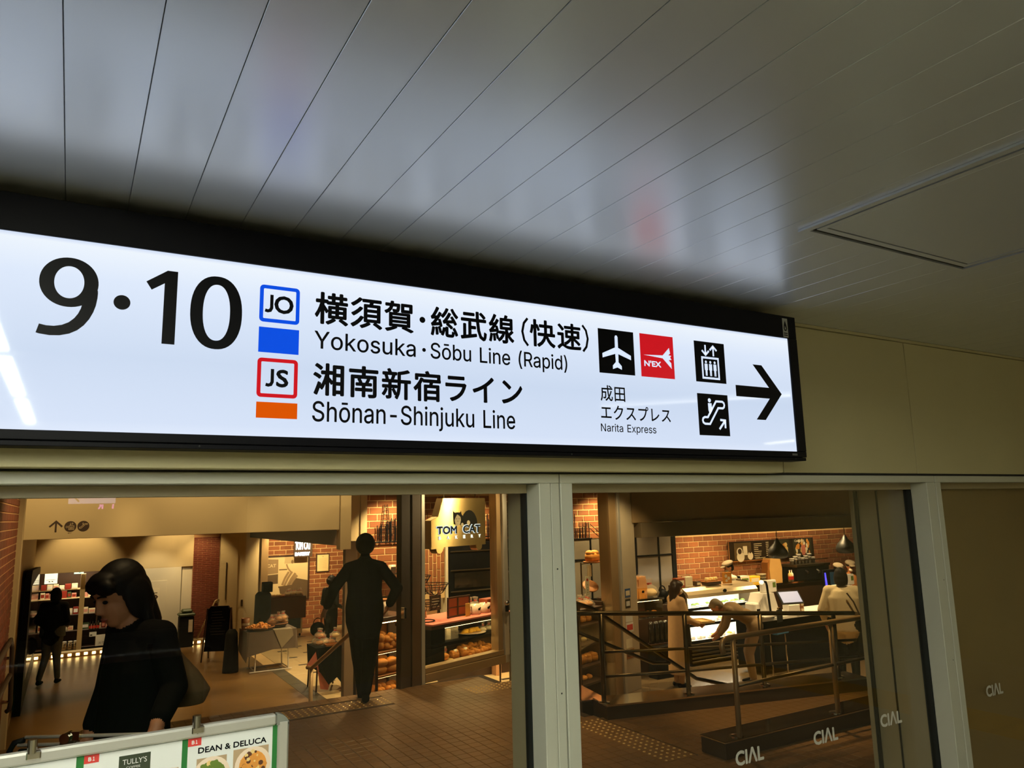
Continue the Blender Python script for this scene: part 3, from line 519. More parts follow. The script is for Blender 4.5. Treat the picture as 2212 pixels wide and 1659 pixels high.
def glyphs(body, fit, bold):
    """one lettering part whose characters are sub-parts of their own (full-width characters advance one em each)"""
    par = bpy.data.objects.new('lettering', None); COL.objects.link(par); par.parent = sg
    cu = bpy.data.curves.new('lettering', 'FONT'); cu.body = body; cu.resolution_u = 3
    o = bpy.data.objects.new('lettering_tmp', cu); COL.objects.link(o); dg = bpy.context.evaluated_depsgraph_get(); dg.update()
    me = bpy.data.meshes.new_from_object(o.evaluated_get(dg)); xs = [v.co.x for v in me.vertices]; ys = [v.co.y for v in me.vertices]
    bpy.data.objects.remove(o); bpy.data.curves.remove(cu)
    a, b, y0, y1 = min(xs), max(xs), min(ys), max(ys); x0, x1, z0, z1 = fit
    for i, ch in enumerate(body):
        sel = [v for v in me.vertices if i <= v.co.x < i+1]
        gx = [v.co.x for v in sel]; gy = [v.co.y for v in sel]
        f = lambda x: x0+(x-a)/(b-a)*(x1-x0); g = lambda y: z0+(y-y0)/(y1-y0)*(z1-z0)
        obj('glyph', text_mesh(ch, (f(min(gx)), f(max(gx)), g(min(gy)), g(max(gy))), YT, bold=bold), 'ink_black', par)
    bpy.data.meshes.remove(me)
def thicken(me, h):
    bm = bmesh.new()
    for i, (dx, dz) in enumerate(((h, 0), (-h, 0), (0, h), (0, -h))):
        k = len(bm.verts); bm.from_mesh(me); bm.verts.ensure_lookup_table()
        for v in bm.verts[k:]: v.co += Vector((dx, 0.00002*i, dz))
    bm.to_mesh(me); bm.free(); return me
def plain(body, fit, track=0, h=0.0006): return obj('lettering', thicken(grotesque_mesh(body, fit, YT, track), h), 'ink_black', sg)
# numerals drawn as outlines: 9 . 1 0
def ringshape(cx, cz, rx, rz, wx, wz, y, n=48, px=2.3):
    m = MB(); vs = []
    for k in range(n):
        a = 2*PI*k/n; ca, sa = math.cos(a), math.sin(a)
        f = (abs(ca)**px+abs(sa)**px)**(-1/px)
        vs.append((cx+rx*ca*f, y, cz+rz*sa*f))
    for k in range(n):
        a = 2*PI*k/n; ca, sa = math.cos(a), math.sin(a)
        f = (abs(ca)**px+abs(sa)**px)**(-1/px)
        vs.append((cx+(rx-wx)*ca*f, y, cz+(rz-wz)*sa*f))
    m.add(vs, [(k, (k+1) % n, n+(k+1) % n, n+k) for k in range(n)]); return m
m9 = MB()
# bowl
def arcpts(cx, cz, rx, rz, a0, a1, n): return [(cx+rx*math.cos(R(a0+(a1-a0)*i/n)), cz+rz*math.sin(R(a0+(a1-a0)*i/n))) for i in range(n+1)]
bx, bz = -0.0385, 2.3655
m9 = ringshape(bx, bz, 0.0617, 0.0613, 0.0305, 0.0215, YT, px=2.05)
outer = [(0.0225, 2.352)] + [(0.0232, 2.345), (0.0228, 2.333), (0.0205, 2.314), (0.016, 2.297), (0.0085, 2.279), (-0.002, 2.2625), (-0.015, 2.249), (-0.031, 2.2392), (-0.05, 2.2333), (-0.071, 2.2315), (-0.092, 2.2338), (-0.0985, 2.2355)]
inner = [(-0.0932, 2.2575), (-0.079, 2.2548), (-0.063, 2.2550), (-0.047, 2.2592), (-0.0335, 2.267), (-0.0230, 2.278), (-0.0157, 2.290), (-0.0108, 2.303), (-0.0082, 2.316), (-0.0068, 2.3295), (-0.0068, 2.352)]
k9 = 12
for i in range(len(outer)-1):
    a = outer[i]; b = outer[i+1]
    j0 = len(inner)-1-round(i*(len(inner)-1)/(len(outer)-1)); j1 = len(inner)-1-round((i+1)*(len(inner)-1)/(len(outer)-1))
    q = [a, b, inner[j1]] + ([inner[j0]] if j0 != j1 else [])
    fl(m9, q, YT-0.00003)
obj('numeral', m9, 'ink_black', sg)
d9 = MB(); disc(d9, 0.0762, 2.3293, 0.0186, YT, 28); obj('numeral_dot', d9, 'ink_black', sg)
m1 = MB(); fl(m1, [(0.1998, 2.4255), (0.1755, 2.4255), (0.1275, 2.3905), (0.1405, 2.3705), (0.1698, 2.391), (0.1698, 2.2335), (0.1998, 2.2335)], YT); obj('numeral', m1, 'ink_black', sg)
obj('numeral', ringshape(0.2968, 2.3287, 0.0640, 0.0982, 0.0305, 0.0228, YT, px=2.25), 'ink_black', sg)
# line badges
def badge(x0, x1, z0, z1, w, m, body, fit):
    r = 0.011
    def rr(x0, x1, z0, z1, r):
        return arcpts(x1-r, z1-r, r, r, 0, 90, 5) + arcpts(x0+r, z1-r, r, r, 90, 180, 5) + arcpts(x0+r, z0+r, r, r, 180, 270, 5) + arcpts(x1-r, z0+r, r, r, 270, 360, 5)
    A = rr(x0, x1, z0, z1, r); B = rr(x0+w, x1-w, z0+w, z1-w, 0.0025); n = len(A); mb = MB()
    mb.add([(u, YT, v) for u, v in A]+[(u, YT, v) for u, v in B], [(k, (k+1) % n, n+(k+1) % n, n+k) for k in range(n)])
    o = obj('line_badge', mb, m, sg)
    x0, x1, z0, z1 = fit; xm = x0+(x1-x0)*(.285 if body == 'JO' else .36); xn = x0+(x1-x0)*(.315 if body == 'JO' else .45)
    jm = MB(); w_ = .0092; jx = xm-w_/2; stroke(jm, [(jx, z1), (jx, z0+.014), (jx-.0035, z0+.0065), (jx-.010, z0+.0045), (x0, z0+.0062)], w_*.95, YT); obj('lettering', jm, 'ink_black', o)
    lettering(body[1], (xn, x1, z0, z1), 0.0038, par=o)
badge(0.4050, 0.5125, 2.3175, 2.4212, 0.0102, 'sign_blue', 'JO', (0.4200, 0.4960, 2.3442, 2.3950))
badge(0.4046, 0.5120, 2.1118, 2.2184, 0.0102, 'sign_red', 'JS', (0.4275, 0.4875, 2.1402, 2.1893))
obj('line_colour', MB().poly([(0.4054, YT, 2.2335), (0.5128, YT, 2.2335), (0.5128, YT, 2.303), (0.4054, YT, 2.303)]), 'sign_blue', sg)
obj('line_colour', MB().poly([(0.4051, YT, 2.056), (0.5131, YT, 2.056), (0.5131, YT, 2.0988), (0.4051, YT, 2.0988)]), 'sign_orange', sg)
# station line names
glyphs('横須賀', (0.5549, 0.8535, 2.3275, 2.4215), 0.0044)
dd = MB(); disc(dd, 0.8815, 2.3735, 0.0095, YT); obj('lettering', dd, 'ink_black', sg)
glyphs('総武線', (0.9085, 1.2030, 2.3265, 2.4212), 0.0044)
glyphs('快速', (1.2620, 1.4680, 2.3275, 2.4205), 0.0044)
for sgn, xa in ((1, 1.2295), (-1, 1.5004)):
    pm = MB(); stroke(pm, [(xa+sgn*0.0255, 2.4200), (xa+sgn*0.011, 2.4025), (xa+sgn*0.0045, 2.374), (xa+sgn*0.011, 2.3455), (xa+sgn*0.0255, 2.328)], 0.0085, YT); obj('lettering', pm, 'ink_black', sg)
plain('Yokosuka', (0.5561, 0.8590, 2.2567, 2.3065))
dd = MB(); disc(dd, 0.8865, 2.281, 0.006, YT); obj('lettering', dd, 'ink_black', sg)
plain('Sōbu Line (Rapid)', (0.9085, 1.4063, 2.2445, 2.3085))
glyphs('湘南新宿', (0.5542, 0.9415, 2.1245, 2.2175), 0.0044)
glyphs('ライン', (0.9560, 1.2284, 2.130, 2.2125), 0.0044)
plain('Shōnan-Shinjuku Line', (0.5544, 1.1983, 2.0375, 2.1095))
glyphs('成田', (1.5404, 1.6472, 2.1618, 2.2175), 0.0012)
glyphs('エクスプレス', (1.5393, 1.8521, 2.0985, 2.1500), 0.0012)
plain('Narita Express', (1.5366, 1.7806, 2.0500, 2.0842), h=0.0003)
# arrow
am = MB(); fl(am, [(2.4531, 2.2372), (2.3478, 2.3480), (2.2973, 2.3480), (2.3811, 2.2590), (2.1941, 2.2590), (2.1941, 2.2150), (2.3806, 2.2150), (2.2970, 2.1280), (2.3480, 2.1280)], YT); obj('arrow', am, 'ink_black', sg)
# pictograms: drawn in a unit square
def picto(x0, z0, s, m, name='pictogram', par=sg, y=YT):
    o = obj(name, MB().poly([(x0, y, z0), (x0+s, y, z0), (x0+s, y, z0+s), (x0, y, z0+s)]), m, par)
    return o, (lambda u, v: (x0+u*s, z0+v*s))
W = 'symbol_white'; mat(W, c(200, 214, 240), rough=0.3, emit=c(208, 222, 246), es=0.95)
o, q = picto(1.5403, 2.2600, 0.1570, 'ink_black', 'airport_symbol')
hp = [(0, .885), (.024, .875), (.042, .84), (.044, .6), (.40, .445), (.40, .345), (.043, .455), (.038, .27), (.125, .185), (.125, .105), (0, .15)]
pts = [q(.5+u, v) for u, v in hp] + [q(.5-u, v) for u, v in hp[-2:0:-1]]
a = MB(); fl(a, pts, YT2); obj('aircraft', a, W, o)
o, q = picto(1.7258, 2.2597, 0.1580, 'sign_red', 'express_symbol')
a = MB(); fl(a, [q(u, v) for u, v in ((.09, .507), (.64, .535), (.66, .535), (.66, .465), (.64, .468))], YT2); fl(a, [q(u, v) for u, v in ((.66, .535), (.865, .73), (.892, .60), (.835, .555), (.925, .545), (.885, .505), (.66, .50))], YT2); fl(a, [q(u, v) for u, v in ((.66, .50), (.885, .505), (.925, .45), (.835, .44), (.91, .37), (.918, .235), (.66, .465))], YT2); obj('jet', a, W, o)
lettering("N'EX", (*[q(.10, 0)[0], q(.60, 0)[0]], q(0, .245)[1], q(0, .385)[1]), bold=0.002, m=W, par=o, y=YT2)
o, q = picto(1.9888, 2.2592, 0.1568, 'ink_black', 'lift_symbol')
a = MB()
stroke(a, [q(.235, .105), q(.765, .105), q(.765, .605), q(.235, .605)], .05*.1568, YT2, True)
for u in (.355, .5, .645):
    disc(a, *q(u, .5), .034*.1568, YT2, 12)
    fl(a, [q(u-.05, .455), q(u+.05, .455), q(u+.05, .30), q(u+.033, .30), q(u+.03, .16), q(u+.005, .16), q(u, .28), q(u-.005, .16), q(u-.03, .16), q(u-.033, .30), q(u-.05, .30)], YT2)
for u, s in ((.36, -1), (.62, 1)):
    z = (lambda v: .79+s*(v))
    stroke(a, [q(u, z(-.13)), q(u, z(.10))], .05*.1568, YT2)
    stroke(a, [q(u-.115, z(.01)), q(u, z(.115)), q(u+.115, z(.01))], .05*.1568, YT2)
obj('lift_drawing', a, W, o)
o, q = picto(1.9886, 2.0578, 0.1572, 'ink_black', 'escalator_symbol')
a = MB()
esc = [q(.20, .275), q(.36, .275), q(.66, .67), q(.81, .67), q(.855, .70), q(.87, .75), q(.855, .80), q(.81, .83), q(.60, .83), q(.30, .435), q(.20, .435), q(.145, .405), q(.13, .355), q(.145, .305)]
stroke(a, esc, .05*.1572, YT2, True)
disc(a, *q(.385, .845), .05*.1572, YT2, 14)
fl(a, [q(.33, .775), q(.45, .775), q(.455, .60), q(.38, .505), q(.335, .60)], YT2)
stroke(a, [q(.66, .16), q(.85, .36)], .055*.1572, YT2); stroke(a, [q(.70, .385), q(.865, .375), q(.86, .19)], .055*.1572, YT2)
obj('escalator_drawing', a, W, o)
# small stickers on the frame
st = obj('frame_sticker', MB().box(2.484, 2.5145, 2.0212, 2.0219, 2.476, 2.556), mat('sticker_grey', c(186, 188, 180), rough=0.4), sg)
a = MB(); fl(a, [(2.499, 2.548), (2.4915, 2.527), (2.489, 2.513), (2.494, 2.503), (2.504, 2.503), (2.509, 2.513), (2.5065, 2.527)], 2.0209); fl(a, [(2.488, 2.495), (2.511, 2.495), (2.511, 2.491), (2.488, 2.491)], 2.0209); fl(a, [(2.488, 2.487), (2.511, 2.487), (2.511, 2.483), (2.488, 2.483)], 2.0209)
obj('sticker_print', a, 'ink_black', st)
a = MB(); fl(a, [(2.497, 2.525), (2.4945, 2.512), (2.499, 2.507), (2.5035, 2.512)], 2.0206); obj('sticker_flame', a, mat('sticker_grey2', c(186, 188, 180)), st)
obj('maker_plate', MB().box(2.478, 2.508, 2.0214, 2.0222, 1.990, 1.998), mat('plate_grey', c(90, 92, 92), rough=0.4), sg)

# ------------------------------------------------------------------ poster stand in front of the glass
bd = thing('poster_stand', 'aluminium framed poster stand with green poster in front of the glass', 'sign', (-0.02, 1.75, 0))
BZ = 1.374
obj('frame_bar', MB().bbox(-0.46, 0.436, 0, 0.022, BZ-0.0225, BZ, 0.004), 'aluminium', bd)
obj('frame_bar', MB().bbox(0.439, 0.463, 0.0, 0.022, 0.55, BZ-0.014, 0.004), 'aluminium', bd)
obj('frame_bar', MB().bbox(-0.484, -0.46, 0.0, 0.022, 0.55, BZ-0.014, 0.004), 'aluminium', bd)
obj('frame_bar', MB().bbox(-0.46, 0.436, 0, 0.022, 0.55, 0.5725, 0.004), 'aluminium', bd)
obj('corner_cap', MB().prism([(0.4362, BZ-0.0225)]+[(0.4362+0.027*math.sin(R(t)), BZ-0.0145-0.012+0.0265*math.cos(R(t))) for t in range(0, 91, 15)]+[(0.463, BZ-0.0225)], 0.001, 0.021), mat('corner_grey', c(120, 122, 112), rough=0.5), bd)
ps = obj('poster', MB().box(-0.458, 0.439, 0.008, 0.018, 0.573, BZ-0.0225), 'green_print', bd)
YP = 0.0075
def flat(x0, x1, z0, z1, m, par, name, y=YP): return obj(name, MB().poly([(x0, y, z0), (x1, y, z0), (x1, y, z1), (x0, y, z1)]), m, par)
for x0, x1, body in ((0.259, 0.429, 'B1'), (0.073, 0.248, 'B1'), (-0.118, 0.060, 'B1')):
    flat(x0, x1, 1.12, 1.3500, 'poster_white', ps, 'poster_cell', YP)
    flat(x0, x0+0.0255, 1.335, 1.3502, 'red_print', ps, 'floor_tag', YP-0.0004)
    lettering('B', (x0+0.0070, x0+0.0125, 1.3388, 1.3464), 0.0006, 'poster_white', par=ps, y=YP-0.0008); lettering('１', (x0+0.0145, x0+0.0182, 1.3388, 1.3464), 0.0006, 'poster_white', par=ps, y=YP-0.0008)
lettering('DEAN & DELUCA', (0.279, 0.4165, 1.3185, 1.3305), 0.001, par=ps, y=YP-0.0004)
flat(0.1335, 0.190, 1.302, 1.3385, 'dark_wood', ps, 'shop_mark', YP-0.0004); flat(0.1335, 0.190, 1.302, 1.3385, mat('mark_green', c(48, 58, 40), rough=.5), ps, 'shop_mark', YP-0.0006)
lettering("TULLY'S", (0.140, 0.1835, 1.3215, 1.3315), 0, 'poster_white', par=ps, y=YP-0.001)
lettering('COFFEE', (0.147, 0.172, 1.3135, 1.3175), 0, 'poster_white', par=ps, y=YP-0.001)
for i, (x0, x1, zt) in enumerate(((0.277, 0.336, 1.3085), (0.349, 0.4215, 1.3140), (0.200, 0.243, 1.300))):
    flat(x0, x1, 1.20, zt, mat('photo_ground', c(176, 150, 116), rough=.5), ps, 'food_photo', YP-0.0004)
    a = MB(); cx = (x0+x1)/2+0.004*i; disc(a, cx, zt-0.036, 0.037, YP-0.0007, 24); obj('food_photo', a, 'mug_white', ps)
    a = MB(); disc(a, cx, zt-0.037, 0.0295, YP-0.0009, 22, .96); obj('food_photo', a, 'green_leaf' if i == 0 else 'bread', ps)
    a = MB(); rd = random.Random(i)
    for k in range(46):
        t = rd.random()*2*PI; rr = 0.028*math.sqrt(rd.random()); a.cur = rd.choice((0, 0, 1, 2)); disc(a, cx+rr*math.cos(t)*0.95, zt-0.036+rr*math.sin(t)*1.0, rd.uniform(.002, .006), YP-0.0011-0.00001*k, 7)
    a.cur = 0
    obj('food_photo', a, [('bread' if i else 'green_leaf'), 'bread_pale', ('green_leaf' if i == 0 else 'brown_cloth')], ps)
for x in (0.276, -0.011):
    cl = obj('poster_clamp', MB().bbox(x-0.012, x+0.012, -0.004, 0.006, BZ-0.014, BZ+0.001, 0.002), 'steel', bd)
    obj('clamp_roll', MB().tube([(x-0.003, 0.001, BZ-0.002), (x-0.003, 0.001, BZ+0.022)], 0.0085, 14), 'chrome', cl)
for x in (-0.472, 0.451):
    obj('leg', MB().bbox(x-0.01, x+0.01, 0.004, 0.02, 0.02, 0.552, 0.002), 'aluminium', bd)
    obj('foot', MB().bbox(x-0.015, x+0.015, -0.2, 0.2, 0, 0.02, 0.003), 'aluminium', bd)
# second stand behind the glass
b2 = thing('notice_stand', 'black backed notice stand with a double metal rail behind the poster stand', 'sign', (0.16, 2.86, 0), R(-29.5))
obj('rail', MB().tube([(-0.275, 0, 1.118), (0.42, 0, 1.118)], 0.0055, 10), 'aluminium', b2, smooth=True)
obj('rail', MB().tube([(-0.29, -0.012, 1.098), (0.42, -0.012, 1.098)], 0.0055, 10), 'aluminium', b2, smooth=True)
obj('corner_pipe', MB().tube([(-0.275, -0.006, 1.112), (-0.305, -0.006, 1.104), (-0.318, -0.006, 1.08), (-0.32, -0.006, 0.5), (-0.32, -0.006, 0.0)], 0.009, 10), 'black_metal', b2, smooth=True)
obj('corner_pipe', MB().tube([(0.42, -0.006, 1.112), (0.45, -0.006, 1.1), (0.46, -0.006, 1.07), (0.46, -0.006, 0.0)], 0.009, 10), 'black_metal', b2, smooth=True)
obj('board', MB().bbox(-0.29, 0.44, -0.012, 0.004, 0.45, 1.085, 0.003), 'black_metal', b2)
cl = obj('rail_clamp', MB().bbox(-0.155, -0.105, -0.022, 0.012, 1.075, 1.112, 0.004), 'steel_dark', b2)
obj('clamp_knob', MB().tube([(-0.135, -0.03, 1.118), (-0.135, 0.006, 1.118)], 0.016, 16), 'steel', cl)
obj('clamp_arm', MB().box(-0.122, -0.094, -0.02, 0.0, 1.11, 1.136), 'steel', cl)
obj('ring', MB().tube([(0.0+0.009*math.cos(t*.5), -0.014, 1.082+0.009*math.sin(t*.5)) for t in range(13)], 0.0015, 6), 'chrome', b2)

# ------------------------------------------------------------------ people
class Body:
    """closed overlapping volumes fused into one skin by a voxel remesh; each volume carries a material index"""
    def __init__(s): s.mb = MB(); s.pr = []
    def cap(s, a, b, ra, rb, m, n=14):
        a = Vector(a); b = Vector(b); t = b-a
        s.mb.tube([a, b], [ra, rb], n); s.mb.ell(a, (ra,)*3, n, 8); s.mb.ell(b, (rb,)*3, n, 8)
        s.pr.append((a, b, ra, rb, m)); return s
    def ell(s, ct, rad, m, rot=None):
        s.mb.ell(ct, rad, 18, 12, rot); r = min(rad)
        M3 = rot if rot else Matrix.Identity(3); k = max(range(3), key=lambda i: rad[i]); ax = M3 @ Vector([1 if i == k else 0 for i in range(3)])
        h = max(0, rad[k]-r); s.pr.append((Vector(ct)-ax*h, Vector(ct)+ax*h, r, r, m)); return s
    def loft(s, rings, m, n=20):
        """rings: (centre, rx, ry) stacked"""
        vs = []; fs = []
        for (cc, rx, ry) in rings:
            for k in range(n): vs.append((cc[0]+rx*math.cos(2*PI*k/n), cc[1]+ry*math.sin(2*PI*k/n), cc[2]))
        for i in range(len(rings)-1):
            for k in range(n): fs.append((i*n+k, i*n+(k+1) % n, (i+1)*n+(k+1) % n, (i+1)*n+k))
        fs.append(tuple(range(n-1, -1, -1))); fs.append(tuple(range((len(rings)-1)*n, len(rings)*n)))
        s.mb.add(vs, fs)
        for i in range(len(rings)-1):
            s.pr.append((Vector(rings[i][0]), Vector(rings[i+1][0]), min(rings[i][1:]), min(rings[i+1][1:]), m))
        return s
    def build(s, name, mats, parent, vox=0.012, smooth=3, **k):
        me = s.mb.mesh(name); o = bpy.data.objects.new(name+'_raw', me); COL.objects.link(o)
        r = o.modifiers.new('r', 'REMESH'); r.mode = 'VOXEL'; r.voxel_size = vox
        if smooth: q = o.modifiers.new('s', 'SMOOTH'); q.factor = 0.5; q.iterations = smooth
        dg = bpy.context.evaluated_depsgraph_get(); dg.update()
        m2 = bpy.data.meshes.new_from_object(o.evaluated_get(dg)); bpy.data.objects.remove(o); bpy.data.meshes.remove(me)
        n = len(m2.polygons); ct = np.empty(n*3); m2.polygons.foreach_get('center', ct); ct = ct.reshape(-1, 3)
        best = np.full(n, 1e9); idx = np.zeros(n, dtype=np.int32)
        for a, b, ra, rb, m in s.pr:
            a = np.array(a); d = np.array(b)-a; L = d@d
            t = np.clip(((ct-a)@d)/L, 0, 1) if L > 1e-9 else np.zeros(n)
            dist = np.linalg.norm(ct-(a+t[:, None]*d), axis=1)-(ra+(rb-ra)*t)
            w = dist < best; best[w] = dist[w]; idx[w] = m
        m2.materials.clear()
        for q in mats: m2.materials.append(mname(q))
        m2.polygons.foreach_set('material_index', idx); m2.polygons.foreach_set('use_smooth', [True]*n); m2.update(); m2.name = name
        o = bpy.data.objects.new(name, m2); COL.objects.link(o); o.parent = parent
        return props(o, **k)

DEF = dict(pelvis=(0, 0, .93), waist=(0, 0, 1.08), chest=(0, 0, 1.27), neck=(0, .0, 1.44), head=(0, .025, 1.585),
           shR=(.175, 0, 1.385), shL=(-.175, 0, 1.385), elR=(.215, -.03, 1.11), elL=(-.215, -.03, 1.11), wrR=(.225, .05, .87), wrL=(-.225, .05, .87),
           hipR=(.085, 0, .90), hipL=(-.085, 0, .90), knR=(.09, .02, .49), knL=(-.09, .02, .49), anR=(.09, -.02, .085), anL=(-.09, -.02, .085))
def hand(bd, wr, dirv, palmn, side, m, s=1.0, curl=0.35):
    """palm, four unequal bent fingers and a thumb from the side of the palm"""
    d = Vector(dirv).normalized(); n = Vector(palmn); n = (n-d*n.dot(d)).normalized(); u = d.cross(n)*side
    w = Vector(wr)
    bd.cap(w, w+d*0.03*s, .025*s, .028*s, m, 10)
    pc = w+d*0.055*s
    bd.mb.ell(pc, (0.041*s, 0.016*s, 0.05*s), 12, 8, Matrix((u, n, d)).transposed()); bd.pr.append((pc-d*.03*s, pc+d*.03*s, .018*s, .018*s, m))
    for i, (off, ln) in enumerate(((.03, .068), (.011, .078), (-.009, .072), (-.028, .056))):
        b0 = w+d*0.085*s+u*off*s; a1 = curl*(.9+.1*i)
        b1 = b0+(d*math.cos(a1*.5)+n*math.sin(a1*.5))*ln*.55*s; b2 = b1+(d*math.cos(a1*1.7)+n*math.sin(a1*1.7))*ln*.5*s
        bd.cap(b0-d*.02*s, b1, .0095*s, .0088*s, m, 8); bd.cap(b1, b2, .0088*s, .0074*s, m, 8)
    t0 = w+d*0.025*s+u*.03*s; t1 = t0+(d*.75+u*.55+n*.25).normalized()*.038*s; t2 = t1+(d*.95+u*.15+n*.3).normalized()*.03*s
    bd.cap(t0, t1, .0125*s, .0105*s, m, 8); bd.cap(t1, t2, .0105*s, .0085*s, m, 8)

def face_rot(lookyaw=0, nod=0, tilt=0):
    return (Matrix.Rotation(lookyaw, 3, 'Z') @ Matrix.Rotation(-nod, 3, 'X') @ Matrix.Rotation(tilt, 3, 'Y'))
def person(name, label, loc, rz, H, pose={}, mats=('cloth_black', 'cloth_black', 'skin', 'cloth_black'), hair='short', hairm='hair', look=(0, 0, 0),
           bulk=1.0, leg=1.0, sleeve=1.0, vox=0.014, mask=False, cap=None, handdir={}, fingers=True, legs=True, rings=None, curl=0.35, shoe=True, hemless=False):
    """mats: upper clothing, trousers, skin, shoes.  rz turns the facing direction (+y when 0)"""
    root = thing('person', label, 'person', loc, rz); s = H/1.70; root.scale = (s, s, s)
    J = {k: Vector(v) for k, v in DEF.items()}; J.update({k: Vector(v) for k, v in pose.items()})
    b = Body(); U, T_, K, S_ = 0, 1, 2, 3
    sx = (J['shR']-J['shL']); sx.normalize(); hx = (J['hipR']-J['hipL']); hx.normalize()
    def fr(zdir, x):
        z = Vector(zdir).normalized(); x = (x-z*x.dot(z)).normalized(); return Matrix((x, z.cross(x), z)).transposed()
    m_lo = fr(J['waist']-J['pelvis'], hx); m_mid = fr(J['chest']-J['waist'], sx); m_up = fr(J['neck']-J['chest'], sx)
    b.ell(J['pelvis'], (.165*bulk, .12*bulk, .14), T_ if not hemless else U, m_lo); b.ell(J['waist'], (.142*bulk, .108*bulk, .17), U, m_mid)
    b.ell(J['chest'], (.168*bulk, .118*bulk, .185), U, m_mid)
    nb = J['chest'].lerp(J['neck'], .75)
    for q in ('R', 'L'):
        sh, el, wr = J['sh'+q], J['el'+q], J['wr'+q]
        b.cap(nb, sh, .062, .062*bulk, U); b.cap(J['chest'], sh, .09*bulk, .06*bulk, U)
        b.cap(sh, el, .058*bulk, .045*sleeve, U)
        e2 = el.lerp(wr, .80); b.cap(el, e2, .045*sleeve, .036*sleeve, U); b.cap(e2, wr, .031, .026, K)
        if legs:
            hp, kn, an = J['hip'+q], J['kn'+q], J['an'+q]
            b.cap(hp, kn, .092*min(leg, 1.15), .062*leg, T_); b.cap(kn, an+Vector((0, 0, .03)), .060*leg, .044*leg, T_)
            f = Vector(pose.get('ft'+q, (0, 1, 0))).normalized()
            b.cap(an-f*.035-Vector((0, 0, .038)), an+f*.075-Vector((0, 0, .048)), .042, .037, S_); b.cap(an+f*.07-Vector((0, 0, .048)), an+f*.145-Vector((0, 0, .056)), .037, .026, S_)
        d = handdir.get(q, (wr-el)); side = 1 if q == 'L' else -1
        pn = handdir.get(q+'n', (-1 if q == 'R' else 1, .25, 0))
        if fingers: hand(b, wr, d, pn, side, K, 1.0, curl)
        else: b.cap(wr, wr+Vector(d).normalized()*.11, .034, .026, K)
    if rings is None and 'pelvis' not in pose: rings = [((0, 0, .84), .175*bulk, .135*bulk), ((0, 0, 1.0), .172*bulk, .13*bulk), ((0, 0, 1.16), .165*bulk, .125*bulk), ((0, 0, 1.30), .17*bulk, .12*bulk), ((0, -.005, 1.40), .12*bulk, .09*bulk)]
    if rings: b.loft(rings, U)
    h = J['head']; M3 = face_rot(*look)
    b.cap(J['neck']-Vector((0, 0, .03)), h+M3@Vector((0, -.012, -.06)), .054, .05, K)
    P = lambda x, y, z: h+M3@Vector((x, y, z))
    b.ell(P(0, -.012, .03), (.076, .095, .092), K, M3); b.ell(P(0, .018, -.04), (.059, .074, .078), K, M3); b.ell(P(0, .05, -.085), (.034, .034, .03), K, M3)
    b.ell(P(0, .094, -.022), (.012, .018, .02), K, M3); b.cap(P(0, .084, .022), P(0, .102, -.024), .008, .012, K, 8)
    b.ell(P(0, .081, -.062), (.024, .013, .008), K, M3); b.ell(P(0, .07, .032), (.055, .022, .012), K, M3)
    for sd in (1, -1): b.ell(P(sd*.076, -.012, -.01), (.011, .022, .034), K, M3)
    body = b.build('body', mats, root, vox)
    # eyes, brows and mouth
    for sd in (1, -1):
        obj('eye', MB().ell(P(sd*.031, .079, .008), (.014, .008, .007), 10, 6, M3), 'ink_black', root, smooth=True)
        obj('eyebrow', MB().tube([P(sd*.014, .09, .032), P(sd*.032, .089, .037), P(sd*.05, .076, .032)], .004, 6), hairm, root)
    if not mask: obj('lips', MB().ell(P(0, .0885, -.062), (.021, .009, .007), 10, 6, M3), mat('lips', c(150, 84, 66), rough=.5), root, smooth=True)
    hb = Body()
    if hair != 'none':
        hb.ell(P(0, -.022, .040), (.084, .098, .092), 0, M3)
        hb.ell(P(0, -.055, -.01), (.082, .068, .085), 0, M3)
        hb.ell(P(0, .045, .085), (.062, .045, .03), 0, M3)
        if hair in ('long', 'bob'):
            for sd in (1, -1): hb.ell(P(sd*.072, -.03, -.03), (.024, .06, .09), 0, M3)
        if hair == 'long':
            nk = J['neck']
            hb.cap(P(0, -.062, -.02), nk+Vector((0, -.07, -.0)), .064, .05, 0); hb.cap(nk+Vector((0, -.07, -.0)), nk+Vector((0, -.085, -.13)), .05, .028, 0)
            for sd in (1, -1): hb.cap(P(sd*.07, -.045, -.03), nk+Vector((sd*.07, -.05, -.04)), .026, .022, 0)
        if hair == 'bob':
            hb.ell(P(0, -.06, -.07), (.085, .06, .07), 0, M3)
        if hair == 'round': hb.ell(P(0, -.02, .015), (.104, .112, .118), 0, M3)
        if hair == 'bun': hb.ell(P(0, -.115, -.005), (.04, .036, .04), 0, M3)
        if hair == 'long' or hair == 'bob':
            hb.ell(P(.03, .062, .062), (.05, .03, .036), 0, M3); hb.ell(P(-.03, .062, .062), (.05, .03, .036), 0, M3)
        hb.build('hair', [hairm], root, min(vox, .012), 2)
    if mask: obj('face_mask', MB().ell(P(0, .062, -.055), (.058, .05, .048), 12, 8, M3), 'white_cloth', root, smooth=True)
    if cap:
        cb = Body(); cb.ell(P(0, -.02, .085), (.112, .125, .055), 0, M3); cb.ell(P(0, .10, .055), (.07, .06, .014), 0, M3)
        cb.build('flat_cap', [cap], root, .012, 2)
    return root, J, P, s

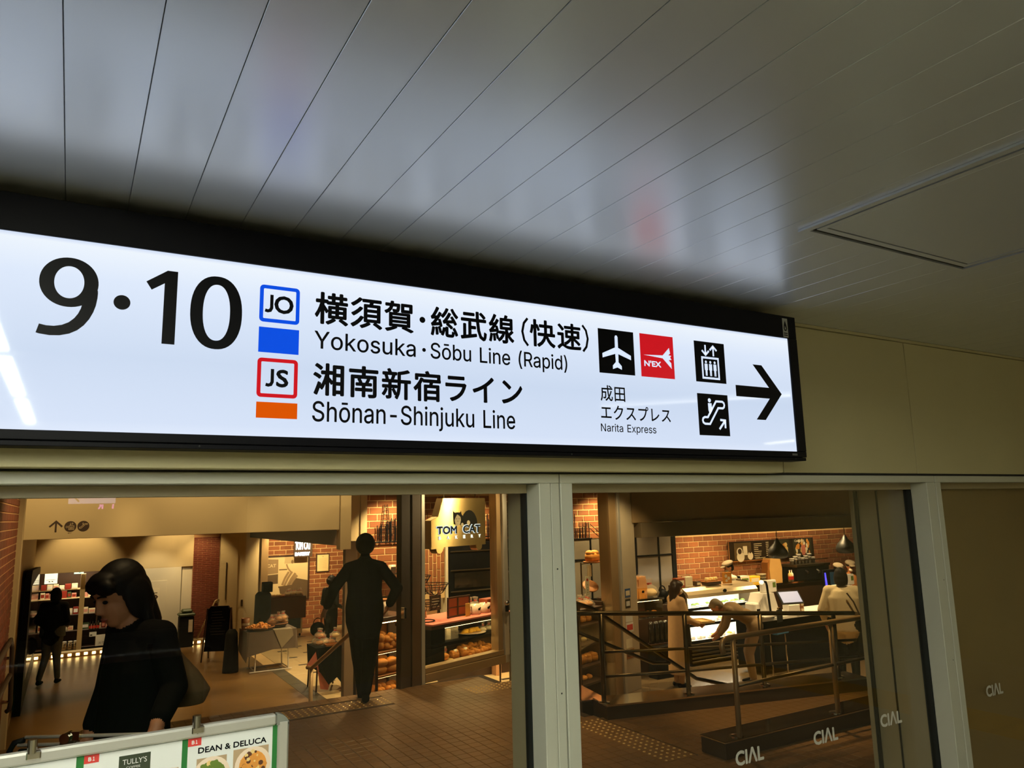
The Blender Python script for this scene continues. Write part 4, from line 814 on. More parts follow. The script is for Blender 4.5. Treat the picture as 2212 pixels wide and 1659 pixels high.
# ------------------------------------------------------------------ passage and hall behind the glass: shell
ZL = -0.87
ua = thing('floor_upper', 'brown paved floor of the upper passage behind the glass', None, kind='structure')
TP = 0.1
def tile_zone(px, py):
    """upper floor outline: left of the stairwell, or in front of the stainless kerb"""
    if py < 2.42 or px < -0.38: return False
    if py > 7.62+0.10*px*0.5: return False
    if px < 4.04: return py < 7.75
    return py < 5.64-0.235*(px-4.11) and px < 8.2
tl_me = MB().bbox(-TP/2+0.0025, TP/2-0.0025, -TP/2+0.0025, TP/2-0.0025, -0.02, 0, 0.0025).mesh('tile')
cand = []
rest = MB()
def in_tactile(px, py): return any(a-0.02 < px < b+0.02 and e-0.02 < py < f+0.02 for a, b, e, f in ((3.78, 4.08, 4.4, 5.6), (1.6, 2.8, 7.15, 7.45), (3.6, 4.2, 7.0, 7.3)))
for i in range(-4, 84):
    for j in range(24, 80):
        px, py = i*TP+0.05, j*TP+0.05
        if not tile_zone(px, py) or in_tactile(px, py): continue
        d = Vector((px, py, 0))-Vector((0, 0, 1.8)); z = d.dot(fw); X = 1106+1614.96*d.dot(rt)/z; Y = 829.5-1614.96*d.dot(up)/z
        vis = (645 < X < 1112 and 1490 < Y < 1659) or (1252 < X < 1860 and 1540 < Y < 1659)
        cand.append((0 if vis else 1, d.length, px, py))
cand.sort()
for n, (v, dl, px, py) in enumerate(cand):
    if n < 290 and v == 0: obj('tile', tl_me, 'floor_tile', ua, loc=(px, py, 0))
    else: rest.add([(px-.0475, py-.0475, 0), (px+.0475, py-.0475, 0), (px+.0475, py+.0475, 0), (px-.0475, py+.0475, 0), (px-.05, py-.05, -.004), (px+.05, py-.05, -.004), (px+.05, py+.05, -.004), (px-.05, py+.05, -.004)], [(0, 1, 2, 3), (0, 4, 5, 1), (1, 5, 6, 2), (2, 6, 7, 3), (3, 7, 4, 0)])
obj('paving', rest, 'floor_tile', ua, kind='stuff')
obj('slab', MB().prism([(-.4, 2.4), (8.2, 2.4), (8.2, 4.47), (4.09, 5.5), (4.09, 7.78), (-.4, 7.6)], -0.2, -0.006, 'z'), 'floor_joint', ua)
# tactile paving
dome_me = MB().bbox(-0.149, 0.149, -0.149, 0.149, -0.02, 0.002, 0.002)
for i in range(5):
    for j in range(5): dome_me.lathe([(0.0115, 0.002), (0.009, 0.006), (0.005, 0.0075)], (-0.12+0.06*i, -0.12+0.06*j, 0), 8)
for i, f in enumerate(dome_me.f): dome_me.mi[i] = 0 if i < 26 else 1
dm = dome_me.mesh('tactile_tile')
for lab, spots in (('strip of studded tactile tiles running towards the stainless kerb', [(3.93, 4.55+0.3*i) for i in range(4)]), ('strip of studded tactile tiles at the head of the stairs', [(1.75+0.3*i, 7.30) for i in range(4)]), ('pair of studded tactile tiles before the display window', [(3.75, 7.15), (4.05, 7.15)])):
    tt = thing('tactile_paving', lab, 'paving', (0, 0, 0))
    for x, y in spots: obj('tactile_tile', dm, ['floor_tile', 'dome'], tt, loc=(x, y, 0))
# stairs down to the lower hall
sm = thing('stairs', 'brown stairs leading from the passage down to the lower hall', None, kind='structure')
for i in range(5): obj('step', MB().bbox(-0.4, 3.0, 7.62+0.3*i, 7.95+0.3*i, ZL, -0.174*(i+1), 0.004), 'floor_tile', sm)
st2 = thing('stairs_2', 'stairs behind the stainless kerb going down to the bakery entrance', None, kind='structure')
for i in range(5): obj('step', MB().bbox(4.15+0.3*i, 4.47+0.3*i, 6.3, 7.6, ZL, -0.174*(i+1)+.0, 0.004), 'floor_tile', st2)
struct('floor_lower', MB().box(-0.7, 3.2, 7.5, 19.5, ZL-0.1, ZL), 'wood_floor', label='brown boarded floor of the lower hall')
# bakery floor: beige tiles with dark inset pieces
bf = thing('floor_bakery', 'beige tiled bakery floor with dark inset pieces', None, kind='structure')
obj('slab', MB().box(3.2, 18, 5.0, 19.5, ZL-0.12, ZL-0.006), 'mortar', bf)
bt = MB().bbox(-0.1985, 0.1985, -0.1985, 0.1985, -0.02, 0, 0.0015).mesh('tile')
ix = MB().bbox(-0.09, 0.09, -0.045, 0.045, -0.02, 0.0015, 0.001).mesh('inset')
nt_ = 0
for i in range(0, 22):
    for j in range(0, 21):
        x, y = 3.62+0.4*i, 10.8+0.4*j
        if x > 6.2 and y > 11.2: continue
        if y > 18.6: continue
        if x > 6.4 and y > 10.9: continue
        obj('tile', bt, 'beige_tile', bf, loc=(x, y, ZL))
        if (i+j) % 2 == 0: obj('inset', ix, 'dark_tile', bf, loc=(x+0.2, y+0.2, ZL))
obj('paving', MB().box(6.2, 17, 7.6, 10.6, ZL-0.02, ZL).box(3.4, 6.2, 7.6, 10.6, ZL-.02, ZL), mat('entry_paving', c(112, 94, 68), rough=.25, var=.08), bf)
obj('border', MB().bbox(3.2, 3.42, 9.2, 14.2, ZL-0.02, ZL+0.003, 0.002), 'grey_stone', bf)
for y in (9.9, 10.6, 11.3, 12.0, 12.7, 13.4): obj('border_joint', MB().box(3.2, 3.42, y, y+0.006, ZL, ZL+0.0036), 'joint_dark', bf)

def brick_wall(name, label, x0, x1, z0, z1, y, course, pitch, brickm='brick', mort='mortar', depth=0.12, hole=None, axis='x', proud=0.008, gap=0.014, vertical=False):
    if axis == 'x': body = MB().box(x0, x1, y, y+depth, z0, z1)
    else: body = MB().box(y-depth, y, x0, x1, z0, z1)
    w = struct(name, body, mort, label=label)
    bw, bh = pitch-gap, course-gap
    def mk(wd): return MB().bbox(-wd/2, wd/2, -proud, 0.02, -bh/2, bh/2, 0.003).mesh('brick')
    full = mk(bw); half = mk(bw/2-gap/4)
    if vertical:
        full = MB().bbox(-bh/2, bh/2, -proud, 0.02, -bw/2, bw/2, 0.003).mesh('brick'); n = int((x1-x0)/course)
        for i in range(n):
            z = z0 + (0 if i % 2 else -pitch/2)+pitch/2
            while z+bw/2 <= z1+0.001:
                if z-bw/2 >= z0-0.001: obj('brick', full, brickm, w, loc=(x0+course*(i+.5), y, z))
                z += pitch
        return w
    for j in range(int((z1-z0)/course+1e-6)):
        z = z0+course*(j+.5); x = x0 + (0 if j % 2 else pitch/2)
        items = [(x0+pitch/4, half)] if j % 2 == 0 else []
        while x+pitch <= x1+1e-4: items.append((x+pitch/2, full)); x += pitch
        if x1-x >= pitch/2-0.01: items.append((x+pitch/4, half))
        for xx, me in items:
            if hole and hole(xx, z): continue
            if axis == 'x': obj('brick', me, brickm, w, loc=(xx, y, z))
            else: obj('brick', me, brickm, w, loc=(y, xx, z), rz=PI/2)
    return w
# brick wall on the left of the passage (fine courses)
brick_wall('wall_left', 'dark red brick wall on the left of the passage', 5.5, 7.6, 0.42, 2.10, -0.38, 0.06, 0.26, 'brick_red', 'mortar_dark', axis='y', gap=0.009, proud=0.006)
struct('wall_left_lower', MB().box(-0.5, -0.38, 2.4, 7.6, -0.2, 0.42).box(-0.5, -0.38, 2.4, 7.6, 2.10, 2.62).box(-0.5, -0.38, 2.4, 5.5, 0.42, 2.10), 'brick_red', label='plain part of the brick wall on the left of the passage')
struct('trim_4', MB().bbox(-0.46, -0.335, 7.6, 7.72, -0.2, 2.6, 0.004), 'beige_paint', label='pale corner trim ending the left brick wall')
struct('wall_hall_left', MB().box(-0.75, -0.55, 7.7, 19.6, ZL, 2.4), 'beige_paint', label='beige left wall of the lower hall')
struct('baseboard_left', MB().box(-0.55, -0.53, 7.7, 18.0, ZL, ZL+0.09), 'bronze_alu', label='metal baseboard along the left wall of the lower hall')
# header beam over the stairs, with way signs printed on it
hd = struct('beam_front', MB().bbox(-0.55, 2.66, 8.5, 8.66, 1.625, 2.5, 0.004), 'beige_paint', label='beige header beam over the stairs with way signs')
a = MB(); stroke(a, [(-0.115, 1.690), (-0.115, 1.785)], 0.016, 8.498); stroke(a, [(-0.168, 1.742), (-0.115, 1.793), (-0.062, 1.742)], 0.016, 8.4978); obj('arrow', a, 'dark_brown', hd)
for cx, kind in ((0.005, 'lift'), (0.114, 'esc')):
    a = MB(); disc(a, cx, 1.742, 0.051, 8.498, 28); o = obj('pictogram', a, 'dark_brown', hd); a = MB(); y = 8.4975
    if kind == 'lift':
        stroke(a, [(cx-.012, 1.712), (cx+.030, 1.712), (cx+.030, 1.748), (cx-.012, 1.748)], .004, y, True)
        for k in range(3): stroke(a, [(cx-.001+.010*k, 1.716), (cx-.001+.010*k, 1.738)], .005, y)
        for k, s_ in ((0, -1), (1, 1)): stroke(a, [(cx+.001+.016*k, 1.766-s_*.011), (cx+.001+.016*k, 1.766+s_*.011)], .003, y); stroke(a, [(cx-.006+.016*k, 1.766+s_*.003), (cx+.001+.016*k, 1.766+s_*.011), (cx+.008+.016*k, 1.766+s_*.003)], .003, y)
        stroke(a, [(cx-.029+.008*math.cos(t*PI/5), 1.738+.008*math.sin(t*PI/5)) for t in range(10)], .003, y, True)
    else:
        stroke(a, [(cx-.032, 1.722), (cx-.018, 1.722), (cx+.016, 1.757), (cx+.033, 1.757), (cx+.033, 1.767), (cx+.012, 1.767), (cx-.022, 1.733), (cx-.032, 1.733)], .004, y, True); stroke(a, [(cx-.004, 1.775), (cx-.004, 1.757)], .006, y)
    obj('pictogram_lines', a, 'beige_paint', o)
obj('caption', text_mesh('EV', (-0.010, 0.020, 1.676, 1.684), 8.498), 'dark_brown', hd)
struct('beam_front_end', MB().bbox(2.672, 2.80, 8.5, 8.64, 1.40, 2.5, 0.004), 'beige_paint', label='beige post closing the header beam over the stairs')
struct('beam_bakery', MB().bbox(3.55, 3.75, 11.3, 18.4, 1.325, 2.4, 0.004), 'dark_brown', label='dark brown beam along the bakery opening')
struct('pillar_bakery', MB().bbox(3.52, 3.80, 11.0, 11.3, 1.27, 2.4, 0.004), 'beige_paint', label='beige column head between hall and bakery')
struct('trim_5', MB().box(3.76, 3.86, 10.98, 11.2, 0.3, 2.4), 'beige_paint', label='pale trim beside the bakery brick wall')
struct('beam_far', MB().bbox(-0.55, 2.38, 18.0, 18.15, 0.755, 2.4, 0.004), 'beige_paint', label='beige header above the far shop')
struct('ceiling_hall', MB().box(-0.75, 17, 2.42, 19.6, 2.62, 2.68), 'dark_brown', label='dark ceiling over the hall and bakery')
struct('wall_far', MB().box(-0.75, 8, 19.5, 19.6, ZL, 2.62), 'dark_brown', label='dark back wall of the far shop')
struct('wall_right_hall', MB().box(16.9, 17, 2.42, 12, ZL, 2.62).box(8.2, 17, 2.42, 2.5, ZL, 2.62), 'dark_brown', label='dark side wall closing the bakery')
# far end: white partition with door, brick pier, pale walls
wp = thing('wall_partition', 'white partition with a service door right of the far shop', None, kind='structure')
obj('panel', MB().bbox(1.06, 2.155, 18.0, 18.1, ZL, 0.755, 0.003), 'white_paint', wp)
obj('door_leaf', MB().bbox(1.24, 1.88, 17.988, 18.0, ZL+0.02, 0.49, 0.003), 'white_paint', wp)
nb_ = obj('notice', MB().box(1.47, 1.74, 17.975, 17.985, -0.14, 0.34), 'paper', wp)
a = MB(); fl(a, [(1.475, .32), (1.51, .32), (1.51, .285), (1.475, .285)], 17.973); fl(a, [(1.53, .25), (1.70, .25), (1.70, .235), (1.53, .235)], 17.973); stroke(a, [(1.66, .2), (1.70, .16), (1.66, .1), (1.69, .02), (1.64, -.02)], .03, 17.973); obj('notice_print', a, 'dark_brown', nb_)
obj('return_wall', MB().bbox(2.175, 2.40, 18.05, 18.2, ZL, 0.8, 0.003), 'white_paint', wp)
pz = struct('pillar_brick', MB().bbox(2.38, 2.92, 18.0, 18.5, ZL, 2.4, 0.004), 'mortar_dark', label='brown brick pier left of the chalkboard')
rows = MB()
for j in range(56):
    z = ZL+0.04*j+0.02
    if z > 1.36: break
    xs_ = (2.381, 2.561, 2.741, 2.921) if j % 2 else (2.381, 2.471, 2.651, 2.831, 2.921)
    for i in range(len(xs_)-1): rows.bbox(xs_[i]+0.003, xs_[i+1]-0.003, 17.992, 18.01, z-0.016, z+0.016, 0.002)
obj('brickwork', rows, 'brick_red', pz, kind='stuff')
struct('wall_pale', MB().bbox(2.925, 3.30, 17.9, 18.1, ZL, 2.4, 0.003).bbox(3.305, 3.93, 17.95, 18.1, ZL, 2.4, 0.003), 'beige_paint', label='pale wall beside the chalkboard')
struct('trim_6', MB().bbox(3.80, 3.96, 17.9, 18.55, ZL, 1.4, 0.003), 'bronze_alu', label='metal edge trim left of the poster wall')
dl = obj('door_handle', MB().bbox(3.40, 3.44, 17.93, 17.95, -0.17, -0.03, .003).box(3.41, 3.43, 17.88, 17.94, -.1, -.08), 'steel_dark', bpy.data.objects['wall_pale'])
obj('strike_plate', MB().box(3.05, 3.075, 17.88, 17.9, 0.0, .8), 'steel_dark', bpy.data.objects['wall_pale'])
# light sill of the far shop
sl = thing('sill_light', 'low lit kerb with a row of small lamps along the far shop', 'kerb light', (0, 0, ZL))
obj('kerb', MB().bbox(-0.5, 2.95, 17.78, 17.98, 0, 0.09, 0.006), 'bronze_alu', sl)
obj('kerb_cap', MB().bbox(-0.5, 2.95, 17.74, 17.99, 0.09, 0.105, 0.004), 'beige_paint', sl)
led = MB().box(-0.03, 0.03, -0.006, 0, -0.022, 0.022).mesh('lamp')
for i in range(24): obj('lamp', led, 'warm_led', sl, loc=(-0.40+0.14*i, 17.779, 0.05))
# bakery brick walls
YB = 11.2
brick_wall('wall_back', 'lit brick wall of the bakery behind the man in black', 3.85, 4.75, 0.55, 2.12, YB, 0.103, 0.25)
brick_wall('wall_back_upper', 'brick wall above the dark oven recess', 4.75, 7.0, 1.33, 2.09, YB, 0.103, 0.25)
brick_wall('wall_back_vertical', 'narrow wall of upright bricks left of the dark oven recess', 4.76, 5.24, 0.45, 1.33, YB, 0.068, 0.22, vertical=True)
brick_wall('wall_middle', 'brick wall above the grey kitchen windows', 7.0, 10.1, 1.26, 2.09, YB, 0.103, 0.25, hole=lambda x, z: x < 7.6 or x > 8.9)
brick_wall('wall_counter', 'orange brick wall behind the bakery counter with menu boards', 10.1, 16.0, 0.18, 1.27, YB, 0.103, 0.26, hole=lambda x, z: 11.75 < x < 13.95 and 0.75 < z < 1.0)
struct('wall_back_lower', MB().box(3.85, 4.75, YB, YB+.1, ZL, 0.55).box(5.24, 7.0, YB+.25, YB+.3, ZL, 1.33).box(7.0, 10.1, YB+.2, YB+.3, ZL, 1.26).box(10.1, 16, YB, YB+.1, ZL, 0.18).box(10.1, 16, YB, YB+.1, 1.27, 2.5).box(3.85, 10.1, YB+.05, YB+.1, 2.12, 2.62), 'dark_brown', label='dark lower part of the bakery back wall')
struct('trim_7', MB().bbox(5.245, 5.29, YB-0.03, YB+.2, 0.2, 1.34, .003), 'white_paint', label='white jamb at the edge of the oven recess')
brick_wall('wall_poster', 'brick wall at the end of the bakery with poster and certificate', 3.96, 6.2, -0.87, 1.40, 18.6, 0.103, 0.28, hole=lambda x, z: (x < 4.95 and -0.1 < z < 0.78) or (x < 4.5 and z < .1) or x > 6.1)
struct('wall_bakery_side', MB().box(6.2, 6.3, 11.3, 19.5, ZL, 2.62), 'mortar_dark', label='side wall between bakery rooms')
# fascia above the bakery entrance on the right
struct('beam_entrance', MB().bbox(7.62, 16.9, 9.15, 9.35, 1.335, 1.56, 0.004), mat('beam_grey', c(104, 92, 72), rough=.5), label='grey lower beam of the bakery entrance')
struct('beam_entrance_upper', MB().bbox(7.5, 16.9, 9.2, 9.4, 1.565, 2.6, 0.004), mat('beam_beige', c(148, 124, 88), rough=.6), label='beige fascia above the bakery entrance')

# ------------------------------------------------------------------ diagonal shopfront
FA = R(19.4); FD = Vector((math.cos(FA), math.sin(FA), 0)); FN = Vector((-FD.y, FD.x, 0)); F0_ = Vector((3.37, 7.78, 0))
def fac(s, d, z=0): p = F0_+FD*s+FN*d; return (p.x, p.y, z)
fz = thing('window_4', 'diagonal shop window of the bakery in bronze metal frame', None, (F0_.x, F0_.y, 0), FA, kind='structure')
obj('post', MB().bbox(-0.055, -0.004, -0.05, 0.10, ZL, 2.5, .004), 'aluminium', fz)
obj('post', MB().bbox(-0.004, 0.0, -0.045, 0.10, ZL, 2.5, .001), 'gasket', fz)
obj('post', MB().bbox(1.215, 1.30, -0.02, 0.10, 0.0, 2.5, .004), 'bronze_alu', fz)
obj('post', MB().bbox(1.302, 1.385, -0.05, 0.10, 0.0, 2.5, .004), 'aluminium', fz)
obj('rail', MB().bbox(0, 1.30, -0.035, 0.08, 0.095, 0.15, .004), 'bronze_alu', fz)
obj('rail', MB().bbox(0, 1.385, -0.05, 0.09, 0.0, 0.092, .004), 'bronze_alu', fz)
obj('glass_pane', MB().box(0, 1.215, 0.02, 0.026, 0.15, 2.5), GLASS, fz)
obj('glass_pane', MB().box(1.45, 3.75, 0.02, 0.026, ZL, 2.5), GLASS, fz)
dz = thing('door_1', 'brown framed glass door of the bakery standing at the stairhead', None, (F0_.x, F0_.y, 0), FA, kind='structure')
obj('stile', MB().bbox(-0.33, -0.19, -0.03, 0.05, ZL, 2.5, .004), 'dark_brown', dz)
obj('stile', MB().bbox(-0.188, -0.058, -0.045, 0.06, ZL, 2.5, .004), mat('door_brown', c(84, 62, 40), rough=.45), dz)
obj('pull_handle', MB().bbox(-0.335, -0.30, -0.085, -0.03, 0.70, 0.82, .006), 'chrome', dz)
pl = thing('pillar_entrance', 'grey metal pillar at the bakery entrance covered with small stickers', None, (F0_.x, F0_.y, 0), FA, kind='structure')
obj('bronze_face', MB().bbox(3.76, 3.95, 0.0, 0.2, ZL, 2.5, .004), 'bronze_alu', pl)
obj('edge_strip', MB().bbox(3.952, 4.02, -0.03, 0.2, ZL, 2.5, .004), 'aluminium', pl)
obj('grey_face', MB().bbox(4.02, 4.43, -0.01, 0.2, ZL, 2.5, .004), mat('pillar_grey', c(190, 178, 154), rough=.4), pl)
for x0, x1, z0, z1, m, ins in ((4.08, 4.23, 0.47, 0.60, 'sticker_blue', 'paper'), (4.08, 4.22, 0.32, 0.45, 'gasket', 'poster_white'), (4.07, 4.26, 0.12, 0.26, 'poster_white', None), (4.07, 4.27, -0.03, 0.11, 'poster_white', 'red_print'), (4.05, 4.22, -0.25, -0.12, 'paper', None), (4.05, 4.26, -0.40, -0.27, 'tray_wood', 'brown_cloth')):
    o = obj('sticker', MB().box(x0, x1, -0.014, -0.011, z0, z1), m, pl)
    if ins: obj('sticker_print', MB().box(x0+.02, x1-.02, -0.016, -0.014, z0+.03, z1-.03), ins, o)

# ------------------------------------------------------------------ kerbs, railings
def quadprism(p0, p1, w, z0, z1):
    """kerb along p0-p1, widening to the left of its run"""
    a, b = Vector(p0), Vector(p1); d = (b-a).normalized(); n = Vector((-d.y, d.x))*w
    return MB().prism([tuple(a), tuple(b), tuple(b+n), tuple(a+n)], z0, z1, 'z')
kb = thing('steel_kerb', 'long stainless topped kerb carrying the far railing beside the ramp', 'kerb', (0, 0, 0))
obj('kerb_body', quadprism((4.105, 5.505), (6.78, 4.885), 0.30, -0.9, 0.108), 'dark_brown', kb)
obj('steel_top', quadprism((4.10, 5.50), (6.79, 4.878), 0.31, 0.108, 0.122), 'steel', kb)
obj('kerb_body', quadprism((4.30, 5.80), (4.42, 6.35), 0.22, -0.9, 0.085), 'dark_brown', kb)
obj('steel_top', quadprism((4.31, 5.79), (4.43, 6.36), 0.24, 0.085, 0.098), 'steel', kb)
kn_ = thing('steel_kerb', 'short stainless topped kerb carrying the near ramp handrail', 'kerb', (0, 0, 0))
obj('kerb_body', MB().bbox(4.165, 6.6, 4.195, 4.44, 0, 0.108, .004), 'dark_brown', kn_)
obj('steel_top', MB().bbox(4.16, 6.6, 4.19, 4.445, 0.108, 0.122, .003), 'steel', kn_)
fr_ = thing('railing', 'dark metal railing with three rails on the long kerb', 'railing', (0, 0, 0))
PR = [(4.142, 5.594, .874), (4.94, 5.386, .827), (5.758, 5.236, .773), (6.598, 5.059, .72)]
for x, y, zt in PR:
    po = obj('post', MB().tube([(x, y, 0.122), (x, y, zt)], 0.021, 12), 'steel_dark', fr_, smooth=True)
    obj('post_base', MB().lathe([(0.05, 0.1225), (0.05, 0.128), (0.024, 0.132)], (x, y, 0), 14), 'steel', po)
e0 = Vector(PR[0])-(Vector(PR[1])-Vector(PR[0])).normalized()*0.33; e1 = Vector(PR[-1])+(Vector(PR[-1])-Vector(PR[0])).normalized()*0.25
obj('top_rail', MB().tube([tuple(e0)]+PR+[tuple(e1)], 0.021, 12), 'steel_dark', fr_, smooth=True)
for f, r in ((.56, .0135), (.285, .0135)):
    obj('lower_rail', MB().tube([(x, y, .122+(zt-.122)*f) for x, y, zt in PR]+[(e1.x, e1.y, .122+(e1.z-.122)*f)], r, 10), 'steel_dark', fr_, smooth=True)
nr = thing('ramp_handrail', 'bronze ramp handrail with down-turned end on the short kerb', 'handrail', (0, 0, 0))
rl = lambda x, z: (x*1.017, 4.222, 1.8-(1.8-z)*1.017)
obj('hand_tube', MB().tube([rl(4.165, .735), rl(4.15, .79), rl(4.165, .822), rl(4.20, .838), rl(4.27, .841), rl(5.37, .848), rl(6.5, .852)], 0.021, 12), 'bronze_alu', nr, smooth=True)
obj('lower_tube', MB().tube([rl(4.268, .50), rl(5.368, .52), rl(6.5, .535)], 0.013, 10), 'steel_dark', nr, smooth=True)
for x in (4.268, 5.368, 6.45):
    po = obj('post', MB().tube([(x*1.017, 4.222, .122), (x*1.017, 4.222, .82)], 0.020, 12), 'bronze_alu', nr, smooth=True)
    obj('post_base', MB().lathe([(0.048, 0.1225), (0.048, 0.128), (0.022, 0.132)], (x*1.017, 4.25, 0), 14), 'steel', po)
sr = thing('stair_handrail', 'two tier stair handrail sloping down behind the railing', 'handrail', (0, 0, 0))
obj('hand_tube', MB().tube([(4.80, 7.0, .80), (5.08, 7.0, .70), (6.55, 7.0, -.22), (7.05, 7.0, -.36), (7.28, 7.0, -.37)], 0.022, 12), 'steel_dark', sr, smooth=True)
obj('hand_tube', MB().tube([(4.80, 7.0, .50), (5.9, 7.0, .03), (6.15, 7.0, -.0)], 0.02, 12), 'steel_dark', sr, smooth=True)
obj('post', MB().tube([(7.0, 7.0, ZL), (7.0, 7.0, -.36)], 0.02, 10), 'steel_dark', sr)
obj('post', MB().tube([(4.86, 7.0, -.18), (4.86, 7.0, .78)], 0.02, 10), 'steel_dark', sr)
obj('end_cap', MB().tube([(4.80, 7.0, .80), (4.795, 6.99, .66)], 0.024, 10), 'steel', sr)
hl = thing('stair_handrail', 'wooden topped handrail rising beside the man on the stairs', 'handrail', (0, 0, 0))
obj('hand_tube', MB().tube([(2.58, 9.42, -.01), (2.60, 9.3, .0), (2.75, 7.7, .76), (2.78, 7.5, .78)], 0.023, 12), mat('rail_wood', c(150, 106, 58), rough=.4), hl, smooth=True)
obj('post', MB().tube([(2.60, 9.32, ZL), (2.60, 9.32, -.01)], 0.024, 12), 'bronze_alu', hl, smooth=True)
lr = thing('wall_handrail', 'dark two tier handrail end fixed to the left brick wall', 'handrail', (0, 0, 0))
obj('end_loop', MB().tube([(-.345, 7.33, .88), (-.338, 7.30, .86), (-.33, 7.3, .82), (-.312, 7.3, .40), (-.318, 7.3, .36), (-.335, 7.31, .345)], 0.017, 10), 'dark_brown', lr, smooth=True)
obj('hand_tube', MB().tube([(-.345, 7.33, .88), (-.345, 6.0, .9), (-.345, 4.5, .9)], 0.018, 10), 'dark_brown', lr, smooth=True)
obj('hand_tube', MB().tube([(-.33, 7.3, .62), (-.345, 6.0, .64), (-.345, 4.5, .64)], 0.018, 10), 'dark_brown', lr, smooth=True)
obj('bracket', MB().tube([(-.38, 7.2, .76), (-.34, 7.2, .76)], 0.012, 8), 'steel', lr)
obj('bracket', MB().tube([(-.38, 7.3, .42), (-.315, 7.3, .42)], 0.014, 8), 'steel', lr)
ph_ = thing('wall_handrail', 'thin handrail sloping along the brick pier', 'handrail', (0, 0, 0))
obj('hand_tube', MB().tube([(2.93, 17.9, .02), (2.86, 17.9, 0.0), (2.48, 17.9, -.84)], 0.02, 8), 'bronze_alu', ph_, smooth=True)
obj('bracket', MB().box(2.83, 2.90, 17.9, 18.0, -.06, .0), 'steel', ph_)
# tall black display panel on the left wall of the hall
tp = thing('advertising_screen', 'tall black glossy advertising screen standing along the left wall', 'screen', (-0.46, 15.2, 0))
obj('case', MB().prism([(-2.2, ZL), (2.0, ZL), (2.1, .86), (2.0, .94), (-1.75, 1.08), (-1.95, 1.0)], -0.05, 0.03, 'x'), 'black_metal', tp)
obj('screen', MB().box(0.031, 0.033, -1.6, 1.8, -.5, .85), 'glass_dark', tp)

# ------------------------------------------------------------------ things in the hall
ab = thing('chalkboard', 'black a-frame chalkboard standing in the lower hall', 'sign', (2.62, 15.75, ZL), R(-25))
obj('panel', MB().prism([(-.22, .18), (.22, .18), (.20, .92), (.16, .985), (-.16, .985), (-.20, .92)], -.11, -.085), 'black_metal', ab)
for v in ab.children[0].data.vertices: v.co.y += (0.98-v.co.z)*-0.16
obj('panel', MB().prism([(-.22, .18), (.22, .18), (.20, .92), (.16, .985), (-.16, .985), (-.20, .92)], -.06, -.04), 'dark_brown', ab)
for v in ab.children[1].data.vertices: v.co.y += (0.98-v.co.z)*0.16
for sx in (-1, 1):
    for sy in (-1, 1): obj('leg', MB().tube([(sx*.215, -.09+sy*.02, .95), (sx*.235, -.09+sy*.22, 0)], .014, 8), 'dark_wood', ab)
a = MB(); rd = random.Random(4)
for k in range(9):
    z = .88-.05*k; yy = -.113-(0.98-z)*.16; stroke(a, [(-.14+.03*rd.random(), z), (.05+.1*rd.random(), z+.005)], .008, 0)
    for i in range(len(a.v)-4, len(a.v)): a.v[i] = (a.v[i][0], yy, a.v[i][2])
obj('chalk_lines', a, mat('chalk', c(110, 104, 92), rough=.9), ab)
bn = thing('waste_bin', 'dark bin with green lid at the end of the white partition', 'bin', (2.27, 17.7, ZL))
obj('body', MB().bbox(-.16, .13, -.13, .13, 0, .62, .02), 'cloth_green', bn)
obj('lid', MB().bbox(-.18, .15, -.15, .15, .62, .68, .02), mat('bin_lid', c(60, 70, 40), rough=.5), bn)
obj('lid_dome', MB().bbox(-.12, .10, -.1, .1, .68, .76, .03), mat('bin_lid', c(60, 70, 40), rough=.5), bn)
obj('notice_card', MB().box(.02, .1, -.14, -.132, .3, .55), 'paper', bn)

# far shop
lb = thing('light_box', 'glowing white shop light box left of the far shop shelves', 'sign', (-.26, 18.35, .64))
obj('case', MB().bbox(-.12, .12, 0, .06, -.115, .115, .006), 'black_metal', lb); obj('face', MB().box(-.112, .112, -.006, 0, -.107, .107), 'box_light', lb)
for x in (-.08, .08): obj('hanger', MB().tube([(x, .03, .115), (x, .03, 1.98)], .008, 6), 'steel_dark', lb)
a = MB(); stroke(a, [(-.085, -.03), (.085, -.03)], .007, -.008); stroke(a, [(-.04, -.065), (-.01, -.065)], .02, -.008); stroke(a, [(.01, -.065), (.04, -.065)], .02, -.008); obj('print', a, 'grey_cloth', lb)
ex = thing('exit_sign', 'small glowing green and white exit sign hanging at the far shop', 'sign', (.225, 18.2, .745))
obj('case', MB().bbox(-.09, .09, 0, .04, -.04, .04, .004), 'white_plastic', ex); obj('face', MB().box(-.085, .085, -.005, 0, -.035, .035), 'exit_light', ex)
obj('hanger', MB().tube([(0, .02, .04), (0, .02, 1.87)], .008, 6), 'steel_dark', ex)
a = MB(); fl(a, [(-.04, .033), (-.01, .033), (.03, -.005), (.01, -.012)], -.007); obj('running_mark', a, 'exit_green', ex)
struct('pillar_shop', MB().bbox(.27, .36, 18.25, 18.35, ZL, .70, .004), 'beige_paint', label='slim pale post inside the far shop')
su = thing('shop_shelving', 'dark shelving of the far shop seen behind the person in jeans', 'shelf', (0, 18.75, ZL))
obj('back_board', MB().box(-.55, 1.05, .32, .36, 0, 1.75), 'dark_wood', su)
for z, y0 in ((1.24, .05), (1.06, 0), (.72, -.02), (.40, -.05), (.06, -.08)): obj('shelf_board', MB().bbox(-.5, 1.04, y0, .34, z-.02, z, .004), 'beige_paint' if z > 1 else 'dark_wood', su)
for x in (-.5, .62, 1.03): obj('upright', MB().box(x-.012, x+.012, -.02, .34, 0, 1.7), 'dark_wood', su)
